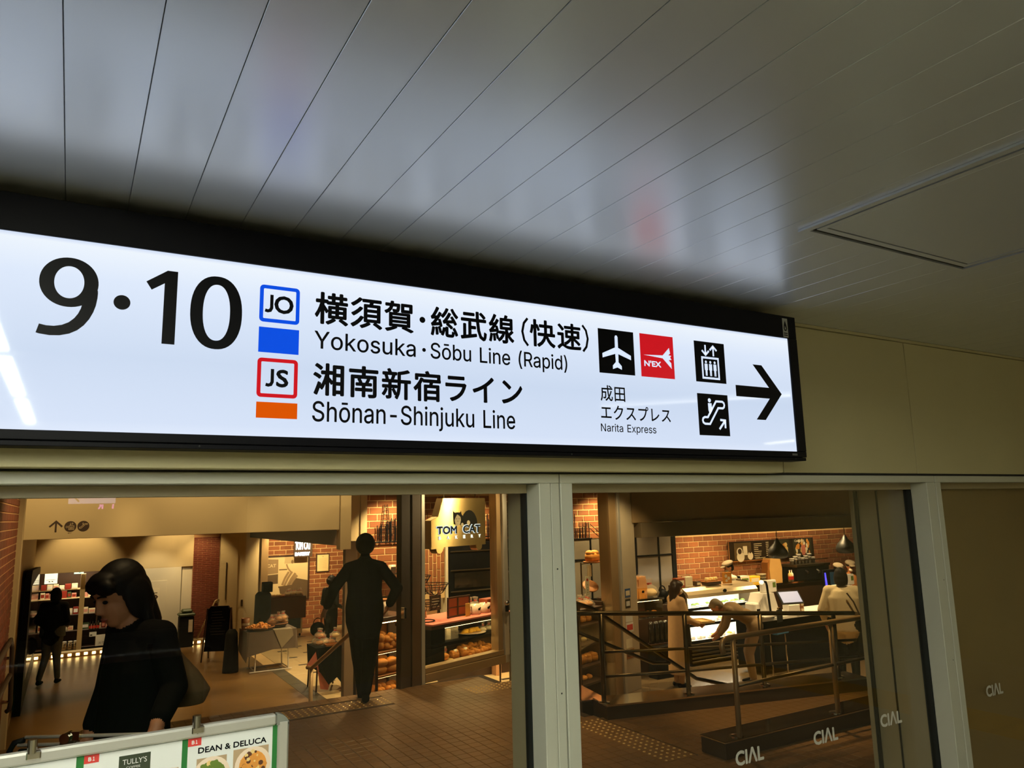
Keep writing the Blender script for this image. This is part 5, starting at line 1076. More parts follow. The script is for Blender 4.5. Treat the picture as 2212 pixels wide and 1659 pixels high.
def box_thing(name, label, cat, loc, sz, m, group=None, lid=None):
    t = thing(name, label, cat, loc, 0, group); x, y, z = sz
    obj('carton', MB().bbox(-x/2, x/2, -y/2, y/2, 0, z, .003), m, t)
    obj('front_label', MB().box(-x*.38, x*.38, -y/2-.002, -y/2, z*.25, z*.75), lid or 'paper', t); return t
mat('pack_pink', c(214, 150, 130), rough=.5); mat('pack_cream', c(236, 218, 180), rough=.5); mat('pack_red', c(150, 50, 36), rough=.4); mat('pack_green', c(70, 90, 56), rough=.5)
rd = random.Random(11)
SH = {1.24: 'upper', 1.06: 'second', .72: 'middle', .40: 'lower'}
for z, nm in SH.items():
    x = -.44
    while x < .98:
        w = rd.uniform(.07, .15)
        if not (.25 < x+w/2 < .38 or .60 < x+w/2 < .64):
            box_thing('gift_box', 'small packaged goods lined up on the %s shelf of the far shop' % nm, 'box', (x+w/2, 18.87, ZL+z), (w*.9, .16, rd.uniform(.07, .15 if z < 1.2 else .13)), rd.choice(['pack_pink', 'pack_cream', 'pack_cream', 'pack_red', 'paper', 'pack_green']), 'goods on the %s shop shelf' % nm, rd.choice(['pack_pink', 'pack_red', 'white_plastic']))
        x += w
def bottle(name, label, loc, h, r, m, capm, group):
    t = thing(name, label, 'bottle', loc, 0, group)
    obj('bottle_body', MB().lathe([(r, 0), (r, h*.6), (r*.9, h*.68), (r*.35, h*.78), (r*.33, h*.92)], (0, 0, 0), 12), m, t, smooth=True)
    obj('cap', MB().lathe([(r*.4, h*.92), (r*.4, h)], (0, 0, 0), 10), capm, t); obj('label_band', MB().lathe([(r*1.02, h*.15), (r*1.02, h*.45)], (0, 0, 0), 12), 'red_paint', t); return t
for i in range(4): bottle('bottle', 'dark bottle with red band beside the woman in black', (.50+.05*i, 18.55, ZL+.40), .19, .02, 'glass_dark', 'black_metal', 'bottles in the far shop')
pc = thing('price_card', 'white price card below the bottles with red bands', 'sign', (.56, 18.42, ZL+.28)); obj('card', MB().box(-.065, .065, 0, .004, 0, .09), 'poster_white', pc); a = MB(); stroke(a, [(-.05, .03), (-.01, .03)], .02, -.002); obj('card_print', a, 'ink_black', pc)
wc = thing('shop_board', 'tilted white board with handwritten characters in the far shop', 'sign', (.74, 18.3, ZL+.10), R(6)); obj('board', MB().box(-.13, .17, 0, .006, 0, .22), 'poster_white', wc); obj('board_print', text_mesh('スウィ', (-.08, .10, .03, .08), -.002), 'ink_black', wc)
for i in range(3): 
    t = thing('glass_jar', 'glass jar on the floor level of the far shop', 'jar', (.06+.10*i, 18.4, ZL+.06), 0, 'jars low in the far shop')
    obj('jar_body', MB().lathe([(.04, 0), (.048, .03), (.048, .12), (.036, .15)], (0, 0, 0), 14), 'steel', t, smooth=True); obj('lid', MB().lathe([(.04, .15), (.04, .17)], (0, 0, 0), 12), 'white_plastic', t)

# ------------------------------------------------------------------ bread shapes
def mk_bun(seed=0, kind='roll'):
    m = MB()
    if kind == 'roll': m.ell((0, 0, .028), (.06, .045, .032), 12, 7, wob=.06, seed=seed)
    elif kind == 'croissant':
        for i, (x, r) in enumerate(((-.075, .014), (-.045, .026), (0, .034), (.045, .026), (.075, .014))): m.ell((x, .012*abs(x)*20*.3, r), (.03, r*1.15, r), 10, 6, wob=.04, seed=seed+i)
    elif kind == 'loaf':
        m.bbox(-.07, .07, -.055, .055, 0, .085, .018); m.ell((-.035, 0, .085), (.038, .055, .03), 10, 6); m.ell((.035, 0, .085), (.038, .055, .03), 10, 6)
    elif kind == 'slice': m.prism([(-.05, 0), (.05, 0), (.052, .06), (.03, .085), (-.03, .085), (-.052, .06)], -.02, .02)
    elif kind == 'wedge': m.prism([(-.06, 0), (.06, 0), (0, .05)], -.03, .03)
    return m.mesh(kind, True)
BUNS = {k: [mk_bun(i, k) for i in range(2)] for k in ('roll', 'croissant', 'loaf', 'slice', 'wedge')}
def bread(kind, label, loc, rz=0, sc=1.0, m='bread', group=None, name=None, tilt=0):
    o = bpy.data.objects.new(name or {'roll': 'bread_roll', 'croissant': 'croissant', 'loaf': 'bread_loaf', 'slice': 'bread_slice', 'wedge': 'sandwich'}[kind], BUNS[kind][0 if m == 'bread' else 1])
    COL.objects.link(o)
    if not o.data.materials: o.data.materials.append(mname(m))
    o.location = loc; o.rotation_euler = (tilt, 0, rz); o.scale = (sc, sc, sc)
    return props(o, label, 'bread', group)
def bagged(label, loc, sc=1.0, group=None, m='bread', rz=0):
    t = thing('bagged_bread', label, 'bread', loc, rz, group); t.scale = (sc,)*3
    obj('bread_piece', MB().ell((0, 0, .035), (.065, .05, .035), 10, 6, wob=.08), m, t, smooth=True)
    b = MB(); prof = [(.074, .0), (.084, .035), (.06, .075), (.018, .105), (.030, .15)]
    b.lathe(prof, (0, 0, 0), 11); rd = random.Random(int(loc[0]*977+loc[1]*31)); b.v = [(x+rd.uniform(-.008, .008), y+rd.uniform(-.008, .008), z+rd.uniform(-.006, .006) if z > .01 else z) for x, y, z in b.v]
    obj('clear_bag', b, FILM, t); obj('bag_tie', MB().lathe([(.021, .1), (.021, .112)], (0, 0, 0), 8), 'red_paint', t)
    return t

# ------------------------------------------------------------------ bakery, left bay
po = thing('wall_poster_frame', 'large framed sepia photograph of a bakery on the end wall', 'poster', (4.515, 18.57, .33))
obj('frame', MB().bbox(-.575, .575, 0, .03, .49, .53, .004).bbox(-.575, .575, 0, .03, -.53, -.49, .004).bbox(-.575, -.535, 0, .03, -.49, .49, .004).bbox(.535, .575, 0, .03, -.49, .49, .004), 'dark_wood', po)
sp = obj('print', MB().box(-.535, .535, .008, .02, -.49, .49), mat('sepia_light', c(216, 196, 150), rough=.4, var=.12, scale=2), po)
mat('sepia_mid', c(150, 126, 92), rough=.4, var=.15, scale=6); mat('sepia_dark', c(96, 78, 56), rough=.4, var=.2, scale=8)
a = MB(); fl(a, [(-.535, .46), (-.17, .44), (-.17, .12), (-.535, .10)], .007); obj('print_shape', a, 'sepia_mid', sp)
a = MB(); fl(a, [(-.535, .08), (-.17, .10), (-.17, -.12), (-.535, -.12)], .0065); fl(a, [(.19, .0), (.535, -.08), (.535, -.49), (.10, -.49)], .0065); fl(a, [(-.15, .21), (.04, .21), (.04, .185), (-.15, .185)], .0065); obj('print_shape', a, 'sepia_dark', sp)
obj('print_lettering', text_mesh('CAT', (-.44, -.22, .26, .34), .0058, bold=.008), 'sepia_light', sp)
a = MB()
for x0, z0, x1, z1, w in ((-.07, -.16, .08, .14, .05), (-.02, -.18, .16, .14, .05), (.06, -.18, .24, .10, .055), (.10, -.2, .28, .05, .06)): stroke(a, [(x0, z0), ((x0+x1)/2-.01, (z0+z1)/2+.01), (x1, z1)], w, .0055)
disc(a, .16, .37, .045, .0055, 16, .7); stroke(a, [(.02, .32), (.06, .22), (.14, .12)], .035, .0056); obj('print_shape', a, 'sepia_mid', sp)
a = MB(); stroke(a, [(-.16, -.2), (.22, -.18)], .03, .005); fl(a, [(-.14, -.21), (.2, -.19), (.15, -.42), (-.1, -.42)], .0051); obj('print_shape', a, 'sepia_dark', sp)
ce = thing('certificate', 'small framed certificate hanging right of the poster', 'picture', (5.415, 18.57, .635))
obj('frame', MB().bbox(-.165, .165, 0, .025, .195, .22, .004).bbox(-.165, .165, 0, .025, -.22, -.195, .004).bbox(-.165, -.14, 0, .025, -.195, .195, .004).bbox(.14, .165, 0, .025, -.195, .195, .004), 'dark_wood', ce)
pp = obj('sheet', MB().box(-.14, .14, .008, .016, -.195, .195), mat('cert_paper', c(236, 214, 156), rough=.5), ce)
a = MB(); disc(a, 0, .15, .012, .007, 10)
for k in range(9): stroke(a, [(-.1, .1-.028*k), (.1, .1-.028*k)], .003, .007)
obj('sheet_print', a, mat('print_brown', c(176, 146, 96)), pp)
ts = thing('bakery_sign', 'small glowing blue-white bakery name sign on a dark board', 'sign', (4.86, 18.35, 1.01))
obj('board', MB().bbox(-.21, .23, 0, .04, -.2, .2, .004), 'dark_brown', ts)
for x in (-.15, .17): obj('hanger', MB().tube([(x, .02, .2), (x, .02, 1.61)], .01, 6), 'steel_dark', ts)
mat('led_letters', c(220, 238, 255), emit=c(196, 226, 255), es=1.8)
obj('letters', text_mesh('TOM CAT', (-.19, .19, -.03, .17), -.004, bold=.014), 'led_letters', ts); obj('letters', text_mesh('BAKERY', (-.19, .17, -.17, -.08), -.004, bold=.02), 'led_letters', ts)
ct = thing('counter_unit', 'cream bakery counter with brown cloth under the poster', 'counter', (4.36, 17.5, ZL))
obj('cabinet', MB().bbox(-.28, .30, 0, .5, .06, .82, .006), 'beige_paint', ct)
obj('worktop', MB().bbox(-.46, .36, -.04, .52, .82, .87, .006), 'tray_wood', ct)
obj('cloth', MB().bbox(-.42, .36, -.055, -.045, .40, .87, .004), 'brown_cloth', ct)
vn = obj('vent', MB().box(-.26, .26, -.012, 0, .17, .56), mat('vent_blue', c(70, 100, 104), rough=.5), ct)
for i in range(12): obj('vent_slat', MB().box(-.25, .25, -.022, -.012, .185+.03*i, .2+.03*i), 'joint_dark', vn)
for x in (-.24, .26): obj('castor', MB().tube([(x-.015, .06, .03), (x+.015, .06, .03)], .03, 12), 'black_metal', ct)
def tray(label, loc, sx, sy, m='tray_wood', rz=0, cat='tray', name='bread_tray', h=.03):
    t = thing(name, label, cat, loc, rz)
    obj('base', MB().bbox(-sx/2, sx/2, -sy/2, sy/2, 0, .012, .003), m, t)
    obj('rim', MB().box(-sx/2, sx/2, -sy/2, -sy/2+.012, .012, h).box(-sx/2, sx/2, sy/2-.012, sy/2, .012, h).box(-sx/2, -sx/2+.012, -sy/2+.012, sy/2-.012, .012, h).box(sx/2-.012, sx/2, -sy/2+.012, sy/2-.012, .012, h), m, t); return t
tray('wooden tray with pale bread on the counter below the poster', (4.10, 17.68, 0.0), .30, .34); tray('wooden tray with bagged bread on the counter below the poster', (4.46, 17.68, 0.0), .40, .34)
for i in range(4): bread('roll', 'pale bread on the left tray below the poster', (4.0+.065*i, 17.66, .014), .6*i, .8, 'bread_pale', 'pale bread below the poster')
for i in range(6): bagged('bagged bread heaped on the right tray below the poster', (4.34+.06*i, 17.62+.06*(i % 2), .014), .95, 'bagged bread below the poster', 'bread_pale')
bc = thing('draped_cabinet', 'tall cabinet under a black cloth left of the poster counter', 'cabinet', (3.74, 17.3, ZL))
b = Body(); b.loft([((0, 0, .0), .19, .17), ((0, 0, .5), .18, .16), ((0, 0, .98), .17, .15), ((0, 0, 1.04), .12, .11)], 0); b.build('cloth_cover', ['cloth_green'], bc, .02)
obj('box_on_top', MB().bbox(-.02, .18, -.1, .1, 1.03, 1.24, .01), 'cloth_black', bc)
# white-legged tray table with cloth
tt = thing('tray_table', 'white legged folding table with a grey cloth beside the boarded floor', 'table', (3.18, 14.0, ZL))
obj('tabletop', MB().bbox(-.40, .40, -.06, .52, .655, .68, .005), 'tray_wood', tt)
cl_ = MB(); nx = 14
vs = []; 
pr = [(-.42, .60), (-.42, .10), (-.42, -.08), (-.38, -.10), (0, -.11), (.40, -.10), (.43, -.06), (.43, .3), (.43, .56)]
for k, (x, y) in enumerate(pr):
    d_ = [.38, .44, .50, .40, .31, .33, .35, .34, .30][k]; o_ = .012*(-1)**k
    vs += [(x, y, .69), (x*1.04+o_, y*1.1-.01-o_*.6, .69-d_)]
cl_.add(vs, [(2*i, 2*i+1, 2*i+3, 2*i+2) for i in range(len(pr)-1)]); cl_.box(-.42, .43, -.1, .56, .682, .69)
obj('cloth', cl_, 'grey_cloth', tt)
obj('towel', MB().add([(.02, -.125, .70), (.34, -.125, .695), (.36, -.135, .58), (.16, -.14, .38), (.10, -.135, .52), (.02, .05, .70), (.34, .05, .70)], [(0, 1, 2, 3, 4), (0, 5, 6, 1)]), mat('towel_sheen', c(150, 140, 118), rough=.35), tt)
for x in (-.25, .30):
    for y in (-.02, .46): obj('leg', MB().tube([(x, y, .66), (x+.01*(1 if x > 0 else -1), y, .02)], .012, 8), 'white_plastic', tt)
obj('foot_bar', MB().tube([(-.35, -.03, .012), (.37, -.03, .012)], .012, 8), 'white_plastic', tt); obj('foot_bar', MB().tube([(-.30, .47, .012), (.33, .47, .012)], .012, 8), 'white_plastic', tt)
for x in (-.26, .31): obj('cross_bar', MB().tube([(x, -.03, .03), (x, .47, .03)], .009, 8), 'white_plastic', tt)
def basket(label, loc, r, h, sx=1.0):
    t = thing('bread_basket', label, 'basket', loc)
    obj('bowl', MB().lathe([(r*.75, 0), (r, h), (r*.95, h), (r*.72, .008)], (0, 0, 0), 18, sx, 1), 'dark_wood', t, smooth=True)
    obj('rim', MB().tube([(sx*r*math.cos(2*PI*k/18), r*math.sin(2*PI*k/18), h) for k in range(19)], .008, 6), 'tray_wood', t); return t
basket('shallow basket of bread sticks on the grey cloth table', (3.0, 14.05, ZL+.69), .19, .06, 1.3)
for i in range(26):
    a_ = rd.uniform(0, 6.28); q_ = rd.uniform(0, .15)
    bread('croissant', 'glazed pastry heaped in the shallow basket on the grey cloth table', (3.0+1.2*q_*math.cos(a_), 14.05+q_*math.sin(a_), ZL+.72+.075*(1-q_/.15)*rd.random()+.01*(i % 3)), a_, .75, 'bread', 'pastries in the shallow basket', tilt=rd.uniform(-.4, .4))
basket('round basket of bagged bread on the grey cloth table', (3.34, 14.25, ZL+.69), .17, .07, 1.1)
for i in range(9): bagged('clear bag of bread in the round basket on the grey cloth table', (3.34+.11*math.cos(i*.78), 14.25+.10*math.sin(i*.78), ZL+.76+(.06 if i > 5 else 0)), 1.0, 'bags in the round basket')
pg_ = thing('paper_cup', 'tall beige paper tub behind the basket of pastries', 'tub', (2.80, 14.3, ZL+.69)); obj('tub', MB().lathe([(.062, 0), (.075, .2), (.07, .2), (.06, .02)], (0, 0, 0), 16), 'tray_wood', pg_, smooth=True); obj('tub_band', MB().lathe([(.069, .08), (.072, .12)], (0, 0, 0), 16), 'paper', pg_)
dk = thing('dark_stand', 'dark cloth covered stand left of the grey cloth table', 'stand', (2.58, 14.32, ZL))
b = Body(); b.loft([((0, 0, 0), .14, .13), ((0, 0, .35), .12, .11), ((0, 0, .66), .10, .09), ((0, 0, .72), .06, .05)], 0); b.build('cloth_cover', ['cloth_green'], dk, .02)
# second table with pink cloth
t2 = thing('display_table', 'dark cloth covered table with a pink underskirt at the foot of the stairs', 'table', (3.60, 12.1, ZL))
obj('tabletop', MB().bbox(-.20, .22, -.2, .3, .62, .645, .004), 'dark_wood', t2)
pv = MB(); pv.add([(-.22, -.22, .65), (.1, -.24, .65), (.24, -.22, .65), (.24, .3, .65), (-.22, .3, .65), (-.16, -.26, .30), (-.02, -.25, .10), (.10, -.27, .20), (.22, -.25, .05), (.27, .1, .12), (-.24, .15, .34)], [(0, 1, 2, 3, 4), (0, 5, 6, 1), (1, 6, 7, 2), (2, 7, 8), (2, 8, 9, 3), (4, 10, 5, 0)])
obj('dark_cloth', pv, 'cloth_black', t2)
pk = MB(); pk.add([(-.20, -.20, .62), (-.36, -.22, .42), (-.31, -.23, .33), (-.20, -.22, .38), (-.14, -.22, .05), (-.02, -.21, .02), (.05, -.2, .2), (.0, -.2, .6)], [(0, 1, 2, 3), (0, 3, 4, 5, 6, 7)])
obj('pink_cloth', pk, 'pink_cloth', t2)
for x, y in ((-.17, -.17), (.18, -.17), (-.17, .26), (.18, .26)): obj('leg', MB().tube([(x, y, .63), (x*1.15, y*1.1, 0)], .014, 8), 'dark_wood', t2)
for i in range(10): bagged('bagged bread heaped on the dark table at the foot of the stairs', (3.46+.30*rd.random(), 11.98+.28*rd.random(), ZL+.655+.09*(i > 6)), 1.0, 'bagged bread on the dark table', rd.choice(['bread', 'bread_pale']))
tray('small tray at the front of the dark table', (3.66, 11.95, ZL+.655), .24, .14)
hc = thing('paper_bag', 'dark handbag standing on the floor by the brick end wall', 'bag', (4.95, 17.3, ZL)); b = Body(); b.ell((0, 0, .14), (.17, .1, .16), 0); b.build('bag_body', ['cloth_black'], hc, .02); obj('bag_handle', MB().tube([(.1*math.cos(t*PI/8), 0, .26+.12*math.sin(t*PI/8)) for t in range(9)], .01, 6), 'cloth_black', hc)

# bread rack seen right of the man, behind the glass door
br = thing('bread_rack', 'tiered wooden bread rack glowing behind the glass door', 'rack', fac(-.08, .66, 0), FA)
for z in (.30, .05, -.20): obj('shelf_board', MB().bbox(-.16, .33, -.2, .2, z-.025, z, .004), 'tray_wood', br)
for x in (-.16, .32):
    for y in (-.19, .19): obj('upright', MB().bbox(x-.012, x+.012, y-.012, y+.012, ZL, .62, .002), 'dark_wood', br)
for z in (.595, .27, .02): obj('light_strip', MB().box(-.14, .31, -.18, -.165, z, z+.006), 'warm_led', br)  # glowing strips added to brighten the bread on each board
obj('top_board', MB().bbox(-.17, .34, -.21, .21, .62, .66, .004), 'dark_wood', br); obj('back_panel', MB().box(-.16, .33, .2, .215, ZL, .62), 'tray_wood', br)
for z, n_, kind, nm in ((.30, 11, 'croissant', 'top'), (.05, 11, 'roll', 'middle'), (-.20, 6, 'loaf', 'bottom')):
    for i in range(n_):
        p = fac(-.14+.15*(i % 3)+.02*rd.random(), .54+.17*((i//3) % 2), z+.002+.075*(i//6)*(kind != 'loaf')); bread(kind, 'golden bread on the %s board of the rack behind the door' % nm, p, rd.uniform(-.5, .5)+FA, 1.45 if kind != 'loaf' else .95, 'bread', 'bread on the %s rack board' % nm)
jar = thing('poster_stand_mug', 'round white tub on top of the bread rack behind the door', 'tub', fac(-.05, .6, .66)); obj('tub', MB().lathe([(.06, 0), (.07, .16), (.06, .16)], (0, 0, 0), 14), 'mug_white', jar, smooth=True); obj('tub_lid', MB().lathe([(.072, .16), (.072, .18)], (0, 0, 0), 14), 'tray_wood', jar)

struct('pillar_door', MB().bbox(3.04, 3.20, 9.45, 9.55, ZL, 1.455, .004), mat('post_taupe', c(118, 98, 74), rough=.5), label='taupe post standing beside the stair handrail')
struct('wall_cream', MB().bbox(3.27, 3.50, 9.9, 9.96, ZL, .35, .004), 'beige_paint', label='low cream panel behind the taupe post')
# ------------------------------------------------------------------ display window
du = thing('window_shelf', 'black display shelf with pink cloth top in the diagonal shop window', 'shelf', fac(0, 0, 0), FA)
obj('pink_top', MB().bbox(.30, 1.66, .16, .80, .525, .55, .005), 'pink_cloth', du)
obj('top_board', MB().bbox(.30, 1.66, .17, .80, .485, .524, .003), 'dark_wood', du)
obj('shelf_board', MB().bbox(.30, 1.66, .17, .72, .285, .325, .003), 'black_metal', du)
obj('low_tray', MB().bbox(.50, 1.66, .17, .72, .055, .085, .003), 'tray_wood', du); obj('tray_front', MB().bbox(.50, 1.66, .155, .17, .0, .085, .003), 'black_metal', du)
obj('side_box', MB().bbox(.30, .50, .17, .6, .0, .285, .003), 'black_metal', du); obj('side_post', MB().bbox(.30, .52, .18, .3, .325, .485, .003), 'black_metal', du)
obj('back_board', MB().box(.30, 1.66, .72, .74, -.0, .485), 'dark_brown', du)
obj('light_strip', MB().box(.52, 1.62, .22, .24, .277, .2845), 'warm_led', du); obj('light_strip', MB().box(.54, 1.62, .20, .22, .477, .4845), 'warm_led', du)  # strip under the pink top is added to brighten the shelf below
for s0, lab, rz_ in ((.83, 'left wooden picture frame seen from behind on the pink cloth', .12), (1.01, 'right wooden picture frame seen from behind on the pink cloth', -.08)):
    pf = thing('picture_frame', lab, 'picture frame', fac(s0, .36, .55), FA+rz_, 'picture frames in the shop window')
    obj('back_panel', MB().box(-.085, .085, -.004, .006, .02, .225), 'red_wood', pf)
    obj('frame', MB().bbox(-.105, .105, -.01, .012, 0, .022, .003).bbox(-.105, .105, -.01, .012, .222, .24, .003).bbox(-.105, -.085, -.01, .012, .022, .222, .003).bbox(.085, .105, -.01, .012, .022, .222, .003).bbox(-.085, .085, -.008, .006, .11, .122, .002), 'dark_wood', pf)
pcx = thing('price_card', 'yellow price card leaning before the right picture frame', 'sign', fac(1.005, .28, .551), FA+.1); obj('card', MB().bbox(-.045, .045, 0, .005, 0, .15, .002), mat('card_yellow', c(220, 176, 80), rough=.6), pcx); obj('card_foot', MB().box(-.045, .045, 0, .04, 0, .004), mat('card_yellow', c(220, 176, 80)), pcx)
for s0, rz_, lab in ((1.20, PI, 'left white mug with handle to the left on the pink cloth'), (1.37, 0, 'right white mug with cat print on the pink cloth')):
    mg = thing('mug', lab, 'mug', fac(s0, .34, .551), FA+rz_, 'mugs in the shop window')
    obj('cup', MB().lathe([(.062, 0), (.068, .01), (.068, .115), (.062, .115), (.06, .012)], (0, 0, 0), 20), 'mug_white', mg, smooth=True)
    obj('handle', MB().tube([(.06, 0, .095), (.1, 0, .098), (.115, 0, .07), (.105, 0, .035), (.062, 0, .022)], .009, 8), 'mug_white', mg, smooth=True)
    k = -1 if rz_ == 0 else 1
    a = MB(); a.ell((.0, k*.066, .06), (.022, .006, .016), 8, 6); a.ell((-.02*k, k*.066, .074), (.011, .006, .01), 8, 6); obj('cat_print', a, 'ink_black', mg)
rj = thing('red_jar', 'red brown box with a label at the end of the pink cloth', 'box', fac(1.52, .42, .551), FA); obj('box_body', MB().bbox(-.1, .1, -.07, .07, 0, .15, .004), 'red_wood', rj); obj('box_label', MB().box(-.06, .06, -.073, -.07, .03, .11), mat('red_label', c(170, 60, 36)), rj)
for i in range(5): bagged('silver wrapped bread in the row behind the mugs', fac(1.08+.1*i, .6, .551), 1.1, 'wrapped bread behind the mugs', 'bread_pale')
ws = thing('wire_stand', 'three tier black wire stand at the left of the shop window', 'stand', fac(.42, .42, .551), FA)
def wire_bowl(cx, z, r, d, par):
    m = MB()
    for k in range(10): a_ = 2*PI*k/10; m.tube([(cx+r*math.cos(a_), r*math.sin(a_), z), (cx+r*.6*math.cos(a_), r*.6*math.sin(a_), z-d*.8), (cx+.02*math.cos(a_), .02*math.sin(a_), z-d)], .0035, 5)
    for rr, zz in ((r, z), (r*.8, z-d*.45)): m.tube([(cx+rr*math.cos(2*PI*k/20), rr*math.sin(2*PI*k/20), zz) for k in range(21)], .0045, 5)
    obj('wire_bowl', m, 'black_metal', par)
wire_bowl(.16, .41, .17, .13, ws); wire_bowl(-.06, .52, .12, .10, ws); wire_bowl(.06, .22, .15, .11, ws)
obj('stem', MB().tube([(0, 0, 0), (-.02, 0, .2), (.02, 0, .35), (-.05, 0, .54)], .007, 8), 'black_metal', ws); obj('foot_ring', MB().tube([(.12*math.cos(2*PI*k/20), .12*math.sin(2*PI*k/20), .006) for k in range(21)], .006, 6), 'black_metal', ws)
obj('arm', MB().tube([(0, 0, .3), (.1, 0, .33), (.16, 0, .28)], .005, 6), 'black_metal', ws)
dn = thing('small_sign', 'dark lettered card hanging in the wire stand', 'sign', fac(.58, .40, .66), FA); obj('card', MB().box(-.09, .09, 0, .005, 0, .17), 'dark_brown', dn); a = MB(); [stroke(a, [(-.06, .04+.03*k), (.06, .04+.03*k)], .006, -.002) for k in range(4)]; obj('card_print', a, 'paper', dn)
wb = thing('wooden_box', 'pale wooden box at the left end of the pink cloth', 'box', fac(.50, .70, .551), FA); obj('box_body', MB().bbox(-.17, .17, -.06, .06, 0, .12, .003), 'beige_paint', wb); obj('box_inside', MB().box(-.15, .15, -.062, -.06, .01, .09), 'tray_wood', wb)
def plate(label, loc, r, m='mug_white', rz=0):
    t = thing('plate', label, 'plate', loc, rz); obj('dish', MB().lathe([(r*.55, 0), (r*.62, .004), (r, .016), (r, .020), (r*.6, .009)], (0, 0, 0), 24), m, t, smooth=True); obj('foot_rim', MB().lathe([(r*.45, -.003), (r*.45, 0)], (0, 0, 0), 18), m, t); return t
plate('cream plate with cheese bread on the middle window shelf', fac(1.13, .36, .329), .19)
for i in range(5): bread('wedge', 'yellow cheese bread on the cream plate', fac(1.02+.055*i, .36+.02*(i % 2), .345), .5*i, .9, 'cheese', 'cheese bread on the cream plate')
for o in [o for o in COL.objects if o.name.startswith('sandwich')]: o.data = BUNS['wedge'][1]
BUNS['wedge'][1].materials.clear(); BUNS['wedge'][1].materials.append(MATS['cheese'])
for i in range(6): bagged('small white wrapped sweet at the end of the middle window shelf', fac(1.32+.055*i, .33+.05*(i % 2), .327), .7, 'wrapped sweets on the middle window shelf', 'cream')
gl = thing('clear_case', 'clear plastic case at the left of the middle window shelf', 'case', fac(.68, .3, .327), FA); obj('case_body', MB().bbox(-.12, .12, -.06, .06, 0, .14, .004), FILM, gl); obj('case_filling', MB().box(-.05, .02, -.03, .03, .004, .12), 'cream', gl)
wk = thing('lettered_card', 'white card with pink flowers behind the lowest tray', 'sign', fac(.74, .55, .09), FA); obj('card', MB().box(-.20, .16, 0, .006, 0, .17), 'paper', wk); a = MB(); [disc(a, -.1+.05*k, .08+.03*math.sin(k*2), .022, -.002, 8) for k in range(6)]; obj('flower_print', a, 'pink_cloth', wk)
mat('leaf_pink', c(220, 130, 140))
for i in range(11): bread('croissant', 'large golden croissant on the lowest tray of the shop window', fac(1.13+.15*(i % 4)+.05*((i//4) % 2), .28+.11*(i//4), .087+.03*(i//8)), FA+.3*math.sin(i*2.3), 1.15, 'bread', 'croissants on the lowest window tray')
for i in range(2): bread('loaf', 'filled bread roll on the lowest tray left of the croissants', fac(.82+.17*i, .34, .087), .4, .85, 'bread', 'filled rolls on the lowest window tray')
for i in range(2): 
    w_ = bread('slice', 'white cream filling piece in the filled bread roll', fac(.82+.17*i, .32, .14), .4, .6, 'bread_pale', 'cream pieces on the filled rolls')
BUNS['slice'][1].materials.clear(); BUNS['slice'][1].materials.append(MATS['cream'])
plate('flat plate of pastry at the left of the lowest tray', fac(.62, .32, .088), .12, 'bread_pale'); bread('roll', 'flat pastry on the plate at the left of the lowest tray', fac(.62, .32, .105), 0, 1.3, 'bread')
for i in range(3): bread('slice', 'white paper tag lying at the front of the lowest tray', fac(.62+.2*i, .22, .087), 1.2+.3*i, .55, 'bread_pale', 'paper tags on the lowest window tray', name='paper_tag', tilt=1.3)
# oven recess behind the window
ov = thing('oven', 'large dark oven with horizontal trim in the recess behind the shop window', 'oven', (6.1, YB-.02, -.1))
obj('body', MB().bbox(-.78, .9, 0, .2, 0, 1.40, .01), 'black_metal', ov)
for z in (.62, .95, 1.25): obj('trim_bar', MB().bbox(-.77, .85, -.02, 0, z, z+.018, .003), 'steel_dark', ov)
obj('oven_window', MB().box(-.70, .80, -.012, -.004, .68, .92), 'glass_dark', ov); obj('control_lamp', MB().box(.02, .06, -.016, -.004, 1.05, 1.065), 'red_wood', ov)
rk = thing('cooling_rack', 'steel cooling rack with loaves behind the shop window', 'rack', (5.95, 10.2, -.2))
for x in (-.2, .35):
    for y in (-.15, .15): obj('upright', MB().box(x-.01, x+.01, y-.01, y+.01, -.67, 1.08), 'steel_dark', rk)
for z in (.66, .87, 1.07): obj('shelf_board', MB().box(-.2, .35, -.15, .15, z-.008, z), 'steel_dark', rk)
for i in range(6): bread('roll', 'dark loaf on the steel cooling rack', (5.80+.17*(i % 3), 10.18, (.47 if i < 3 else .68)), .3*i, 1.0, 'bread', 'loaves on the cooling rack')
dh = thing('door_handle_bar', 'curved dark pull handle with chrome end beside the shop window', 'handle', fac(0, 0, 0), FA)
obj('end_knob', MB().ell((1.280, -.11, .70), (.035, .03, .035), 12, 8), 'chrome', dh, smooth=True); obj('grip', MB().tube([(1.280, -.11, .69), (1.280, -.11, .60)], .022, 10), 'black_metal', dh); obj('bar', MB().tube([(1.285, -.11, .70), (1.405, -.13, .715), (1.505, -.1, .69), (1.605, -.03, .64)], .022, 10), 'dark_brown', dh, smooth=True)

